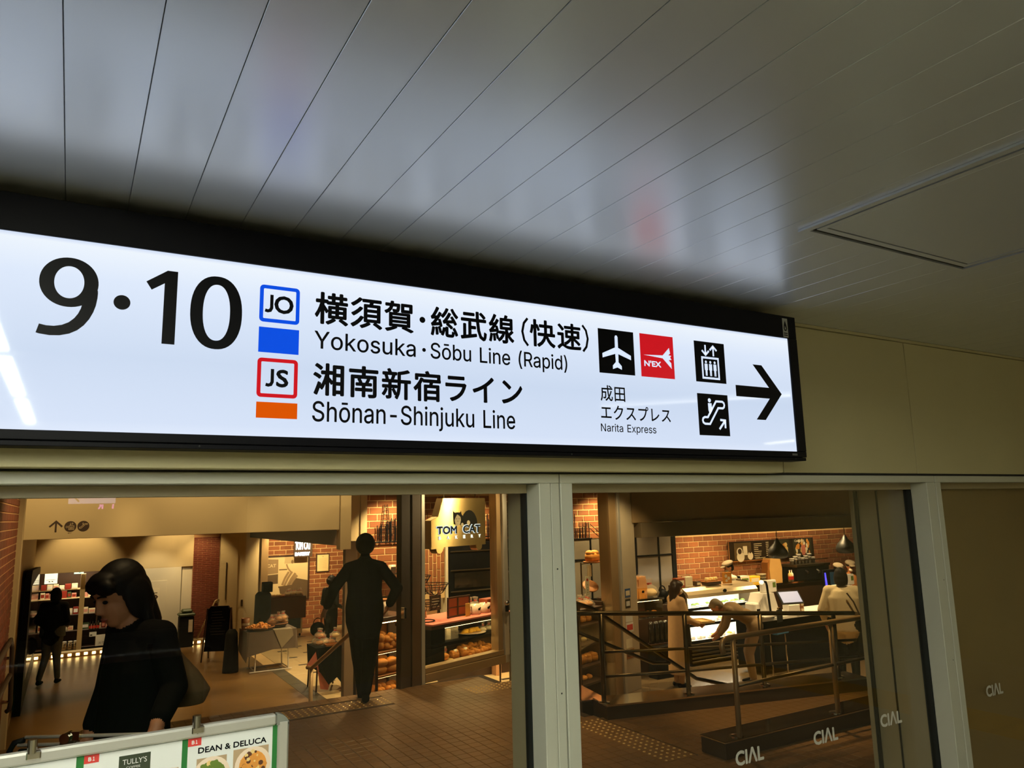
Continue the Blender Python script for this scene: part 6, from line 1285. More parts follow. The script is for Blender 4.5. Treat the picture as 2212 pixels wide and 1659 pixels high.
# van shaped hanging sign
vs_ = thing('van_sign', 'brushed metal delivery van shaped bakery sign with black and white cat', 'sign', fac(0, .06, 0), FA)
out = [(.385, 1.955), (1.10, 1.955), (1.10, 1.40), (1.035, 1.40)] + [(.985+.05*math.cos(R(t)), 1.385+.05*math.sin(R(t))) for t in range(0, -181, -30)] + [(.935, 1.40), (.385, 1.40)] + [(.325+.055*math.cos(R(t)), 1.385+.055*math.sin(R(t))) for t in range(0, -181, -30)] + [(.27, 1.385), (.195, 1.385), (.195, 1.705), (.305, 1.745)]
m = MATS['brass_sheet']; pb_ = m.node_tree.nodes['Principled BSDF']; pb_.inputs['Anisotropic'].default_value = 0.94; pb_.inputs['Anisotropic Rotation'].default_value = 0.25
tg = m.node_tree.nodes.new('ShaderNodeTangent'); tg.direction_type = 'RADIAL'; tg.axis = 'Z'; m.node_tree.links.new(tg.outputs[0], pb_.inputs['Tangent'])
obj('front_plate', MB().prism(out, 0, .012), 'brass_sheet', vs_)
obj('side_box', MB().prism([(u, v) for u, v in out], .012, .11), 'bronze_alu', vs_)
for u in (.45, .98): obj('hanger', MB().tube([(u, .05, 1.95), (u, .05, 2.5)], .006, 6), 'steel', vs_)
Yv = -.003
a = MB(); body_ = [(.70, 1.655), (.69, 1.70), (.72, 1.765), (.76, 1.80), (.81, 1.815), (.86, 1.805), (.91, 1.77), (.945, 1.71), (.955, 1.665), (.94, 1.635), (.75, 1.635)]
fl(a, body_, Yv); fl(a, [(.545, 1.81), (.57, 1.785), (.615, 1.79), (.66, 1.785), (.675, 1.81), (.685, 1.765), (.715, 1.74), (.70, 1.65), (.60, 1.64), (.555, 1.66), (.55, 1.72)], Yv-.0003); obj('cat_black', a, 'ink_black', vs_)
a = MB(); fl(a, [(.61, 1.765), (.635, 1.755), (.665, 1.735), (.672, 1.70), (.66, 1.655), (.62, 1.64), (.58, 1.655), (.565, 1.70), (.585, 1.735)], Yv-.0006); disc(a, .80, 1.665, .028, Yv-.0006, 14); disc(a, .695, 1.645, .022, Yv-.0006, 12); disc(a, .60, 1.635, .022, Yv-.0006, 12); obj('cat_white', a, 'cream', vs_)
a = MB(); disc(a, .60, 1.715, .006, Yv-.0009, 8); disc(a, .642, 1.715, .006, Yv-.0009, 8); stroke(a, [(.612, 1.69), (.62, 1.682), (.628, 1.69)], .004, Yv-.0009); obj('cat_face', a, 'ink_black', vs_)
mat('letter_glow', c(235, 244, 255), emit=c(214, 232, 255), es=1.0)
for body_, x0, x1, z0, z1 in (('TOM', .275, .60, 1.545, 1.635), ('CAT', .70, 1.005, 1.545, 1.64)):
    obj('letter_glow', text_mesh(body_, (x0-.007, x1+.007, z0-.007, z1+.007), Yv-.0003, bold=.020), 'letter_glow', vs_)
    obj('letter', text_mesh(body_, (x0, x1, z0, z1), -.010, bold=.008), mat('letter_dark', c(18, 34, 52), rough=.6, spec=.05), vs_)
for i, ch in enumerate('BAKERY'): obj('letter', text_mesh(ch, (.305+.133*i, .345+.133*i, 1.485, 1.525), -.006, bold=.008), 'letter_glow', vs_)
# wire skylines on the brick wall
def skyline(label, x0, x1, z0, z1, seed):
    t = thing('wire_art', label, 'wall art', (0, YB-.06, 0)); r_ = random.Random(seed); x = x0; m = MB(); m2 = MB()
    while x < x1-.03:
        w = r_.uniform(.05, .11); h = z0+(z1-z0)*r_.uniform(.35, 1.0); w = min(w, x1-x)
        m.tube([(x, 0, z0), (x, 0, h), (x+w, 0, h), (x+w, 0, z0)], .007, 5)
        for k in range(3): m2.tube([(x+w*(.25+.25*k), -.012, z0), (x+w*(.25+.25*k), -.012, h-.02)], .0035, 4)
        zz = z0+.05
        while zz < h: m2.tube([(x, -.006, zz), (x+w, -.006, zz)], .0035, 4); zz += .07
        if r_.random() > .5: m.tube([(x+w/2, 0, h), (x+w/2, 0, h+.12)], .004, 5)
        x += w+.01
    m.tube([(x0-.03, 0, z0), (x1+.03, 0, z0)], .012, 6)
    obj('outline_wire', m, 'black_metal', t); obj('fine_wire', m2, 'black_metal', t); return t
skyline('black wire skyline on the bricks left of the glass door', 4.08, 4.50, 1.36, 1.72, 3)
t = thing('wire_art', 'black wire tower above the skyline left of the glass door', 'wall art', (4.22, YB-.06, 0))
obj('outline_wire', MB().tube([(-.10, 0, 1.45), (-.045, 0, 1.7), (-.025, 0, 1.93), (.025, 0, 1.93), (.045, 0, 1.7), (.10, 0, 1.45)], .006, 5), 'black_metal', t)
m = MB(); [m.tube([(-.1+.011*k, 0, 1.48+.06*k), (.1-.011*k, 0, 1.48+.06*k)], .004, 5) for k in range(8)]; obj('fine_wire', m, 'black_metal', t)
skyline('black wire skyline seen between van sign and window frame', 5.80, 6.62, 1.38, 1.82, 5); skyline('black wire strands left of the van sign', 4.78, 5.10, 1.5, 2.0, 9)
skyline('black wire bridge and towers above the kitchen windows', 7.70, 8.10, 1.27, 1.72, 8)
m = MB(); [m.tube([(8.10+.03*k, YB-.06, 1.52-.025*k), (8.42, YB-.06, 1.27)], .005, 5) for k in range(4)]; obj('bridge_wire', m, 'black_metal', None, label='black wire cables of the bridge above the kitchen windows', cat='wall art')
sb = thing('wall_sconce', 'small shelf with white tub on the bricks right of the man', 'shelf', (4.30, YB-.12, .88)); obj('shelf_board', MB().bbox(-.1, .1, -.08, .1, 0, .02, .003), 'dark_wood', sb); obj('tub', MB().lathe([(.055, .02), (.06, .14)], (0, 0, 0), 14), 'mug_white', sb, smooth=True); obj('tub_print', MB().box(-.04, .04, -.064, -.06, .05, .11), 'dark_brown', sb)
# kitchen windows under the brick band
for lab, xs, thick in (('grey kitchen window with black bars left of the pillar', (7.55, 8.10, 8.46), 0), ('grey kitchen window with black bars right of the pillar', (9.10, 9.69, 10.06), 0)):
    kw = thing('kitchen_window', lab, 'window', (0, YB-.04, 0))
    for a_, b_ in ((xs[0], xs[1]), (xs[1], xs[2])):
        for z0, z1 in ((.22, .89), (.91, 1.25)): obj('glass_panel', MB().bbox(a_+.012, b_-.012, 0, .012, z0, z1, .003), 'frosted_pane', kw)
    for x in xs: obj('bar', MB().bbox(x-(.012 if x == xs[1] else .05), x+(.012 if x == xs[1] else .05), -.02, .02, .2, 1.258, .003), 'black_metal', kw)
    obj('bar', MB().bbox(xs[0], xs[2], -.018, .018, .885, .915, .003), 'black_metal', kw); obj('bar', MB().bbox(xs[0], xs[2], -.018, .018, .2, .225, .003), 'black_metal', kw)

# ------------------------------------------------------------------ shelving right of the mullion
rs = thing('side_shelving', 'dark bakery shelving beside the grey pillar', 'shelf', fac(0, 0, 0), FA)
for z in (.39, .17, -.09, -.39, -.62): obj('shelf_board', MB().bbox(3.15, 3.74, .15, .65, z-.03, z, .003), 'dark_wood', rs)
for z in (.40, .16, -.06, -.40): obj('shelf_board', MB().bbox(4.45, 4.95, .35, .75, z-.03, z, .003), 'dark_wood', rs)
for s_ in (3.15, 3.73): obj('upright', MB().bbox(s_-.012, s_+.012, .16, .64, ZL, .45, .003), 'dark_wood', rs)
obj('back_board', MB().box(3.15, 3.74, .65, .66, ZL, .39), 'tray_wood', rs)
for z in (.355, .135, -.125, -.425): obj('light_strip', MB().box(3.17, 3.72, .18, .195, z, z+.005), 'warm_led', rs)  # glowing strips added under the boards to lift the dark shelves
for z in (.365, .125, -.095): obj('light_strip', MB().box(4.47, 4.93, .37, .385, z, z+.005), 'warm_led', rs)  # added likewise for the boards right of the pillar
for i in range(6): bagged('clear bag of bread on the top board beside the pillar', fac(3.24+.085*i, .3+.1*(i % 2), .39), 1.05, 'bags on the top board beside the pillar')
for i in range(3): bread('loaf', 'golden loaf on the second board beside the pillar', fac(3.3+.16*i, .35, .17), .3*i, .8, 'bread', 'loaves on the second board')
for i in range(3): bread('roll', 'flat bread on the third board beside the pillar', fac(3.3+.16*i, .33, -.09), .3*i, 1.0, 'bread_pale', 'flat bread on the third board')
for i in range(4): bread('loaf', 'big yellow loaf on the fourth board beside the pillar', fac(3.28+.13*i, .33, -.39), .5*i, 1.1, 'bread', 'big loaves on the fourth board')
for i in range(3): bread('roll', 'bread piece on the lowest board beside the pillar', fac(3.3+.13*i, .33, -.62), .5*i, 1.1, 'bread', 'bread on the lowest board')
cs = thing('cake_stand', 'tall metal stand with a golden loaf behind the side shelving', 'stand', fac(3.95, .55, .39), FA)
obj('pole', MB().tube([(-.18, 0, 0), (-.18, 0, .60)], .012, 8), 'steel_dark', cs); obj('arm', MB().tube([(-.18, 0, .58), (.16, 0, .58)], .008, 8), 'steel_dark', cs); obj('loaf_board', MB().lathe([(.14, .58), (.15, .60)], (.13, 0, 0), 18), 'tray_wood', cs)
obj('tilted_plate', MB().ell((.02, -.02, .24), (.13, .13, .012), 18, 6, Matrix.Rotation(.6, 3, 'X') @ Matrix.Rotation(-.35, 3, 'Y')), 'tray_wood', cs, smooth=True); obj('hanging_tag', MB().box(-.06, .05, -.03, -.025, .38, .55), 'paper', cs); obj('foot', MB().lathe([(.09, 0), (.08, .012)], (-.18, 0, 0), 16), 'steel_dark', cs)
bread('loaf', 'tall golden loaf on the metal stand behind the side shelving', fac(4.08, .55, .99), .2, 1.5, 'bread')
tc_ = thing('price_card', 'tall cream price card at the left of the side shelving', 'sign', fac(3.42, .2, .56), FA); obj('card', MB().box(-.045, .045, 0, .005, 0, .27), 'paper', tc_); a = MB(); disc(a, 0, .22, .022, -.002, 10); obj('card_mark', a, 'red_paint', tc_); a = MB(); [disc(a, 0, .15-.035*k, .008, -.002, 8) for k in range(4)]; obj('card_print', a, 'dark_brown', tc_)
# right of the pillar: breads and bags on a low shelf
ls_ = thing('bread_counter', 'steel bread counter with bagged loaves right of the pillar', 'counter', (8.45, 9.95, ZL))
obj('body', MB().bbox(-.42, .22, 0, .45, 0, .86, .006), 'dark_wood', ls_); obj('glass_case', MB().box(-.42, .20, -.005, 0, .93, 1.14), GLASS, ls_); obj('steel_top', MB().bbox(-.44, .24, -.02, .46, 1.14, 1.18, .004), 'steel', ls_); obj('case_floor', MB().box(-.42, .22, 0, .45, .86, .90), 'steel', ls_); obj('side_panel', MB().box(.20, .22, 0, .45, .9, 1.14), 'steel_dark', ls_)
obj('light_strip', MB().box(-.4, .18, .05, .07, 1.125, 1.135), 'warm_led', ls_)
for i in range(2):
    t = thing('paper_bag', 'printed paper bag with a brown base on the steel counter', 'bag', (8.14+.19*i, 10.1, ZL+1.18), 0, 'paper bags on the steel counter')
    obj('bag_body', MB().prism([(-.085, 0), (.085, 0), (.095, .17), (.07, .34), (-.07, .34), (-.095, .17)], -.06, .06), 'bread', t); obj('clear_top', MB().prism([(-.093, .16), (.093, .16), (.075, .36), (.04, .33), (0, .37), (-.05, .33), (-.075, .36)], -.065, .065), FILM, t); obj('bag_print', MB().ell((0, -.062, .1), (.028, .004, .02), 10, 6), 'ink_black', t)
bagged('tall clear bag of bread at the right end of the steel counter', (8.52, 10.1, ZL+1.18), 2.0, None, 'bread_pale')
for i in range(6): bread('roll', 'orange bread roll inside the glass of the steel counter', (8.30+.065*i, 10.08+.05*(i % 2), ZL+.90), .4*i, .9, 'bread', 'rolls inside the steel counter')
for i in range(2): plate('small white dish inside the glass of the steel counter' if i else 'cream dish at the left inside the steel counter', (8.08+.12*i, 10.08, ZL+.903), .06)
cup_ = thing('cup_stack', 'row of dark bottles wrapped in film below the bread counter', 'bottle stack', (8.42, 9.75, ZL+.50))
for i in range(5): obj('bottle', MB().lathe([(.045, 0), (.05, .02), (.05, .3), (.03, .34)], (-.2+.1*i, 0, 0), 12), 'glass_dark', cup_, smooth=True)
obj('ledge', MB().box(-.27, .27, -.07, .07, -.02, 0), 'dark_wood', cup_)
dcab = thing('black_cabinet', 'black low cabinet below the bread counter', 'cabinet', (8.42, 9.6, ZL)); obj('body', MB().bbox(-.32, .30, -.08, .12, 0, .48, .006), 'black_metal', dcab); obj('door_line', MB().box(-.004, .004, -.083, -.08, .03, .45), 'steel_dark', dcab); obj('door_handle', MB().box(.02, .035, -.09, -.083, .3, .42), 'steel', dcab)
kt = thing('kettle', 'dark round kettle at the end of the bread counter', 'kettle', (8.80, 10.1, ZL+1.05)); obj('pot', MB().ell((0, 0, .12), (.10, .1, .12), 16, 10), 'black_metal', kt, smooth=True); obj('spout', MB().tube([(.08, 0, .14), (.15, 0, .2)], .016, 8), 'black_metal', kt); obj('kettle_handle', MB().tube([(.07*math.cos(t*PI/8), 0, .2+.09*math.sin(t*PI/8)) for t in range(9)], .01, 6), 'black_metal', kt); obj('table', MB().bbox(-.12, .2, -.12, .2, -1.05, 0, .005), 'dark_wood', kt)

# refrigerated display case
dc = thing('refrigerated_case', 'open refrigerated display case with bright white shelves and steel hood', 'display case', (10.05, 9.9, ZL))
X0, X1 = -.86, .84
obj('base', MB().bbox(X0, X1, .02, .48, 0, .30, .006), 'black_metal', dc)
for i in range(4): obj('grille_slat', MB().bbox(X0+.02, X1-.02, 0, .03, .05+.06*i, .08+.06*i, .004), 'steel_dark', dc)
obj('lip', MB().bbox(X0, X1, -.02, .06, .30, .36, .006), 'steel_dark', dc)
obj('back_panel', MB().box(X0, X1, .44, .48, .3, 1.15), 'white_plastic', dc)
for x in (X0, X1-.03): obj('side_panel', MB().prism([(0, .3), (.48, .3), (.48, 1.30), (.22, 1.30), (.06, 1.16)], x, x+.03, 'x'), 'steel_dark', dc)
obj('hood', MB().prism([(-.01, 1.11), (.0, 1.165), (.05, 1.22), (.14, 1.27), (.48, 1.28), (.48, 1.24), (.15, 1.22), (.05, 1.13)], X0, X1, 'x'), mat('hood_steel', c(206, 186, 150), rough=.3, metal=.55), dc)
for z, d0 in ((.40, .02), (.66, .08), (.92, .12)):
    obj('shelf_board', MB().bbox(X0+.03, X1-.03, d0, .44, z-.02, z, .003), 'white_plastic', dc); obj('shelf_edge', MB().box(X0+.03, X1-.03, d0-.012, d0, z-.035, z+.01), 'black_metal', dc)
for z, y0 in ((1.10, .16), (.885, .16), (.625, .13)): obj('light_strip', MB().box(X0+.04, X1-.04, y0, y0+.02, z, z+.012), 'case_led', dc)
mk = MB().ell((0, -.015, 1.19), (.05, .012, .03), 12, 6); obj('hood_emblem', mk, 'ink_black', dc)
rd = random.Random(21)
for z, nm, d0 in ((.92, 'top', .24), (.66, 'middle', .2), (.40, 'bottom', .14)):
    for i in range(13):
        x = X0+.10+.12*i; t = thing('food_tub', 'clear tub of food on the %s shelf of the display case' % nm, 'food tub', (10.05+x, 9.9+d0+.04*(i % 2), ZL+z), 0, 'food tubs on the %s case shelf' % nm)
        obj('tub', MB().lathe([(.042, 0), (.05, .035), (.048, .035), (.04, .004)], (0, 0, 0), 12), 'white_plastic', t, smooth=True)
        obj('filling', MB().ell((0, 0, .036), (.045, .045, .028), 10, 6, wob=.15, seed=i), 'green_leaf' if (nm == 'top' and i % 3 != 1) else rd.choice(['cream', 'bread_pale', 'cheese', 'cream']), t, smooth=True)
bk = thing('cake_basket', 'basket with yellow cakes on top of the display case', 'basket', (9.95, 10.1, ZL+1.282)); obj('basket_body', MB().bbox(-.17, .17, -.08, .08, 0, .06, .01), 'dark_wood', bk); obj('handle_rim', MB().box(-.175, .175, -.085, .085, .052, .062), 'tray_wood', bk)
for i in range(3): bread('loaf', 'yellow cake in the basket on the display case', (9.85+.1*i, 10.1, ZL+1.342), .1, .6, 'bread_pale', 'yellow cakes in the basket')
of_ = thing('menu_picture', 'orange framed picture card standing on the display case', 'picture', (10.30, 10.05, ZL+1.282), R(-8)); obj('board', MB().bbox(-.1, .1, 0, .015, 0, .20, .01), mat('orange_board', c(226, 150, 44), rough=.5), of_); a = MB(); disc(a, -.03, .13, .03, -.002, 12); disc(a, .03, .09, .03, -.002, 12); disc(a, -.02, .05, .025, -.002, 12); obj('board_print', a, 'cream', of_)
for i, (x, w, h, m_, lab) in enumerate(((9.40, .16, .17, 'paper', 'paper card holder at the left end of the display case'), (9.20, .2, .16, 'red_wood', 'wooden box at the left end of the display case'), (9.62, .1, .08, 'dark_wood', 'small dark box beside the cake basket'))): box_thing('counter_box', lab, 'box', (x, 10.12, ZL+1.282), (w, .1, h), m_)

# back counter, coffee equipment
bcn = thing('back_counter', 'long dark back counter along the orange brick wall', 'counter', (12.9, 10.85, ZL)); obj('body', MB().bbox(-1.68, 2.6, -.2, .3, 0, 1.08, .006), 'dark_wood', bcn); obj('worktop', MB().bbox(-1.70, 2.65, -.25, .32, 1.08, 1.12, .005), 'steel', bcn)
TOPZ = ZL+1.12
for lab, x, w, h, m_ in (('black speaker box on the back counter behind the case', 11.30, .18, .18, 'black_metal'), ('green tinted box on the back counter', 11.52, .24, .17, 'cream'), ('yellow package on the back counter', 11.80, .28, .15, 'cheese')): box_thing('storage_box', lab, 'box', (x, 10.85, TOPZ), (w, .16, h), m_, lid='green_leaf' if 'green' in lab else None)
def cupstack(label, loc, r, h, m, group=None):
    t = thing('cup_stack', label, 'cups', loc, 0, group); obj('cups', MB().lathe([(r*.85, 0), (r, h*.85), (r*1.08, h*.86), (r*1.08, h)], (0, 0, 0), 16), m, t, smooth=True)
    obj('cup_rims', MB().lathe([(r*1.1, h*.6), (r*1.1, h*.63)], (0, 0, 0), 16), m, t); return t
cupstack('grey stack of cups right of the yellow package', (12.06, 10.85, TOPZ), .09, .18, 'frame_shaded')
pb = thing('flour_sack', 'brown paper sack standing on the back counter under the lamp', 'sack', (12.50, 10.95, TOPZ)); obj('sack_body', MB().prism([(-.17, 0), (.17, 0), (.19, .25), (.15, .44), (-.13, .46), (-.18, .25)], -.1, .1), mat('sack_paper', c(206, 160, 92), rough=.7, bump=.2), pb); obj('sack_side', MB().prism([(-.24, .02), (-.171, 0), (-.182, .25), (-.132, .44), (-.2, .38)], -.08, .08), 'tray_wood', pb)
cm = thing('coffee_machine', 'large black coffee machine with cups on top at the back counter', 'coffee machine', (13.35, 10.85, TOPZ))
obj('body', MB().bbox(-.45, .55, -.2, .2, 0, .26, .01), 'black_metal', cm); obj('cup_rail', MB().tube([(-.44, -.19, .40), (.54, -.19, .40)], .01, 8), 'chrome', cm); obj('top_plate', MB().bbox(-.47, .57, -.22, .22, .26, .31, .005), 'steel_dark', cm)
for x in (-.2, .15): obj('group_head', MB().tube([(x, -.2, .18), (x, -.26, .14)], .035, 12), 'chrome', cm)
for i in range(7): cupstack('white cups stacked on the coffee machine', (13.0+.11*i, 10.85, TOPZ+.31), .045, .12+.04*(i % 3), 'white_plastic', 'cups on the coffee machine')
for lab, x, m_ in (('pale syrup bottle beside the coffee machine', 12.76, 'cream'), ('second pale syrup bottle behind the till', 12.70, 'bread_pale')): bottle('bottle', lab, (x, 10.68, TOPZ), .22, .035, m_, 'white_plastic', None)
# menu boards
mb_ = thing('menu_board', 'long black menu board with food photos on the orange brick wall', 'sign', (12.82, YB-.05, .865))
obj('board', MB().bbox(-1.30, 1.28, 0, .03, -.20, .20, .004), mat('board_black', c(40, 28, 20), rough=.4), mb_)
obj('board_edge', MB().bbox(-1.31, .05, -.006, 0, -.205, -.185, .002).bbox(-1.31, -1.29, -.006, 0, -.185, .2, .002), 'tray_wood', mb_)
ph1 = obj('photo_panel', MB().box(-1.15, -.66, -.004, 0, -.17, .17), mat('photo_brown', c(92, 74, 48), rough=.4, var=.4, scale=9), mb_)
a = MB(); disc(a, -1.0, -.01, .085, -.006, 18); disc(a, -.98, -.11, .1, -.0062, 18, 1.1); a.prism([(-.90, -.08), (-.78, -.08), (-.78, .10), (-.90, .10)], -.007, -.0055); disc(a, -.70, -.1, .08, -.0064, 14); obj('photo_shapes', a, 'cream', ph1)
a = MB(); disc(a, -1.0, .0, .055, -.008, 14, 1); disc(a, -.70, -.02, .03, -.008, 10); obj('photo_shapes', a, 'dark_brown', ph1)
a = MB(); rd = random.Random(2)
for k in range(8): stroke(a, [(-.58, .13-.038*k), (-.58+rd.uniform(.12, .24), .13-.038*k)], .012, -.003)
for k in range(8): stroke(a, [(-.22, .15-.038*k), (-.22+rd.uniform(.06, .1), .15-.038*k)], .014, -.003)
stroke(a, [(-.56, -.165), (-.26, -.15)], .012, -.003); obj('menu_lines', a, mat('menu_ink', c(210, 196, 160)), mb_)
for x0, x1 in ((.02, .50), (.62, 1.20)):
    p_ = obj('photo_panel', MB().box(x0, x1, -.004, 0, -.18, .18), mat('photo_dark', c(58, 56, 42), rough=.4, var=.3, scale=8), mb_)
    for m_ in ('bread_pale', 'cream', 'bread'):
        a = MB()
        for k in range(9): disc(a, rd.uniform(x0+.06, x1-.08), rd.uniform(-.14, .14), rd.uniform(.025, .05), -.006-.0005*rd.random(), 10, rd.uniform(.6, 1.3))
        obj('photo_shapes', a, m_, p_)
a = MB(); fl(a, [(.86, .04), (1.0, .06), (.98, -.16), (.88, -.16)], -.009); obj('photo_shapes', a, 'pink_cloth', mb_)
obj('menu_lettering', text_mesh('Cold Drink', (.66, .98, .12, .17), -.0095, bold=.004), 'cream', mb_)
# pendant lamps
for lab, x in (('black onion shaped pendant lamp before the menu board', 10.80), ('black onion shaped pendant lamp at the right edge of the bakery', 12.66)):
    pd = thing('pendant_lamp', lab, 'lamp', (x, 9.6-.3, .86), 0, 'pendant lamps of the bakery')
    obj('shade', MB().lathe([(.11, 0), (.155, .02), (.172, .07), (.168, .12), (.125, .19), (.06, .26), (.018, .34)], (0, 0, 0), 20), mat('shade_black', c(26, 28, 26), rough=.5), pd, smooth=True)
    obj('cord', MB().tube([(0, 0, .33), (0, 0, 1.7)], .006, 6), 'black_metal', pd); obj('bulb', MB().ell((0, 0, .05), (.05, .05, .05), 10, 8), 'warm_led', pd)
# till counter
tc2 = thing('till_counter', 'dark till counter with glass front at the bakery entrance', 'counter', (11.1, 8.75, ZL))
obj('body', MB().bbox(-1.5, 2.0, 0, .5, .08, .82, .006), 'black_metal', tc2); obj('counter_top', MB().bbox(-1.52, 2.02, -.04, .52, .82, .87, .005), 'white_plastic', tc2)
for x in (-1.40, -1.06, 0, 1.0): obj('front_tube', MB().tube([(x, -.12, 0), (x, -.12, .66)], .014, 8), 'steel', tc2)
obj('front_rail', MB().tube([(-1.4, -.12, .66), (1.6, -.12, .66)], .010, 8), 'steel_dark', tc2)
CZ = ZL+.87
def till(label, x, sc=1.0):
    t = thing('till', label, 'till', (x, 8.98, CZ)); t.scale = (sc,)*3
    obj('body', MB().prism([(-.20, 0), (.20, 0), (.22, .12), (.14, .36), (-.10, .36), (-.18, .2)], -.14, .14), 'white_plastic', t)
    obj('rear_display', MB().bbox(-.04, .30, -.08, .0, .36, .56, .015), 'white_plastic', t); obj('printer', MB().bbox(-.30, -.12, -.12, .1, 0, .22, .02), 'white_plastic', t); obj('green_sticker', MB().box(.2, .27, -.083, -.08, .44, .52), 'green_leaf', t); obj('card_slot', MB().box(-.26, -.16, -.123, -.12, .1, .13), 'black_metal', t); return t
till('white till with green sticker left of the customer in cream', 9.95, 1.0)
till('white till partly hidden at the right edge of the bakery', 12.0, .95)
mo = thing('till_monitor', 'tilted touch screen monitor beside the white till', 'monitor', (10.42, 8.76, CZ), R(-14))
obj('stand', MB().bbox(-.11, .11, -.05, .12, 0, .16, .01), 'white_plastic', mo); s_ = obj('bezel', MB().box(-.21, .21, -.012, .012, 0, .24), 'black_metal', mo); s2 = obj('screen', MB().box(-.185, .185, -.015, -.012, .02, .22), 'screen_blue', mo)
for o in (s_, s2): o.rotation_euler = (R(-38), 0, 0); o.location = (0, -.03, .17)
for lab, x in (('black angled lamp arm left of the touch screen', 9.78), ('black angled lamp arm at the right edge of the bakery', 11.66)):
    la = thing('lamp_arm', lab, 'lamp', (x, 8.74, CZ), 0, 'lamp arms on the till counter'); obj('arm', MB().tube([(.10, 0, 0), (.05, 0, .50), (.03, 0, .56), (-.05, 0, .57)], .018, 8), 'black_metal', la, smooth=True); obj('lamp_head', MB().ell((-.07, 0, .56), (.04, .04, .035), 10, 8), 'box_light', la, smooth=True); obj('arm_foot', MB().lathe([(.05, 0), (.05, .01)], (.10, 0, 0), 14), 'black_metal', la)
bs = thing('counter_sign', 'small black sign hanging on the front of the till counter', 'sign', (9.92, 8.60, CZ-.06), R(10)); obj('board', MB().box(-.08, .08, 0, .01, 0, .19), 'cloth_green', bs); obj('board_hook', MB().box(-.02, .02, 0, .03, .19, .22), 'steel', bs)
bt_ = thing('blue_tray', 'blue plastic tray on the front ledge of the till counter', 'tray', (9.90, 8.60, CZ-.24), R(8)); obj('tray_base', MB().bbox(-.17, .17, -.05, .05, 0, .06, .01), 'blue_plastic', bt_); obj('tray_rim', MB().box(-.175, .175, -.055, .055, .055, .062), 'blue_plastic', bt_)
sc_ = thing('screen_stand', 'dim menu screen with a violet light edge behind the tills', 'screen', (12.55, 9.6, CZ)); obj('screen_case', MB().bbox(-.2, .25, 0, .04, .05, .55, .006), 'black_metal', sc_); obj('screen_face', MB().box(-.02, .22, -.004, 0, .1, .5), 'screen_dim', sc_); obj('light_edge', MB().prism([(-.17, .08), (-.10, .08), (-.15, .5), (-.18, .5)], -.012, -.004), 'screen_violet', sc_); obj('screen_foot', MB().bbox(-.1, .1, -.02, .1, 0, .05, .005), 'black_metal', sc_)
for i in range(4): box_thing('counter_box', 'small beige box stacked beside the touch screen', 'box', (10.62+.09*(i % 2), 8.85, CZ+.09*(i//2)), (.085, .1, .085), 'tray_wood', 'boxes beside the touch screen')
gt = thing('glass_pedestal', 'white lit cake tray on the till counter at the left end', 'tray', (9.68, 8.75, CZ)); obj('tray_top', MB().bbox(-.09, .22, -.12, .12, .02, .045, .004), 'white_plastic', gt); obj('tray_foot', MB().lathe([(.05, 0), (.03, .02)], (0, 0, 0), 12), 'steel', gt)
# pushchair at the right edge
pcx = thing('shopping_trolley', 'dark shopping trolley with a red band beside the customer in cream', 'trolley', (10.35, 6.9, ZL), R(-20))
obj('basket', MB().prism([(-.3, .5), (.35, .5), (.4, .95), (-.35, .95)], -.18, .18), 'cloth_black', pcx); obj('red_band', MB().prism([(-.305, .52), (.36, .45), (.365, .53), (-.315, .60)], -.19, .19), 'red_paint', pcx)
for x in (-.25, .3):
    for y in (-.17, .17): obj('wheel', MB().tube([(x, y-.015, .07), (x, y+.015, .07)], .07, 16), 'black_metal', pcx); obj('leg', MB().tube([(x, y, .07), (x, y, .5)], .012, 6), 'steel_dark', pcx)
obj('push_handle', MB().tube([(-.32, -.15, .9), (-.45, -.15, 1.0), (-.45, .15, 1.0), (-.32, .15, .9)], .014, 8), 'black_metal', pcx)
yb = thing('shopping_bag', 'yellow shopping bag hanging below the customer in cream', 'bag', (10.22, 6.98, ZL+.98)); obj('bag_body', MB().prism([(-.11, -.17), (.11, -.17), (.13, .02), (-.12, .02)], -.05, .05), mat('bag_yellow', c(190, 150, 80), rough=.7), yb); obj('bag_strap', MB().tube([(-.09, 0, .02), (-.05, 0, .12), (.05, 0, .12), (.09, 0, .02)], .008, 6), 'dark_brown', yb)

# ------------------------------------------------------------------ sign in the hall behind the camera (seen mirrored in the glass)
hs = thing('hanging_sign', 'hanging backlit direction sign behind the camera mirrored in the glass', 'sign', (.25, -7.6, 2.115), PI)
obj('case', MB().bbox(-.30, .30, 0, .06, -.10, .10, .004), 'black_metal', hs); obj('face', MB().box(-.29, .29, -.006, 0, -.09, .09), mat('sign_dimwhite', c(220, 220, 245), emit=c(205, 205, 240), es=4.0), hs)
a = MB(); stroke(a, [(-.06, 0), (.22, 0)], .02, -.009); stroke(a, [(.16, .06), (.22, 0), (.16, -.06)], .02, -.009); obj('arrow', a, 'ink_black', hs)
for x in (-.25, .25): obj('hanger', MB().tube([(x, .03, .1), (x, .03, .32)], .01, 8), 'steel', hs)
ns = thing('neon_letters', 'pink lit letters below the hanging direction sign behind the camera', 'sign', (.40, -7.8, 2.00), PI)
obj('letter', text_mesh('T', (-.16, -.08, -.05, .05), 0, bold=.014), 'pink_neon', ns); obj('letter', text_mesh('R', (.0, .07, -.05, .05), 0, bold=.014), 'pink_neon', ns); obj('back_bar', MB().box(-.2, .12, .01, .04, -.07, .07), 'black_metal', ns)
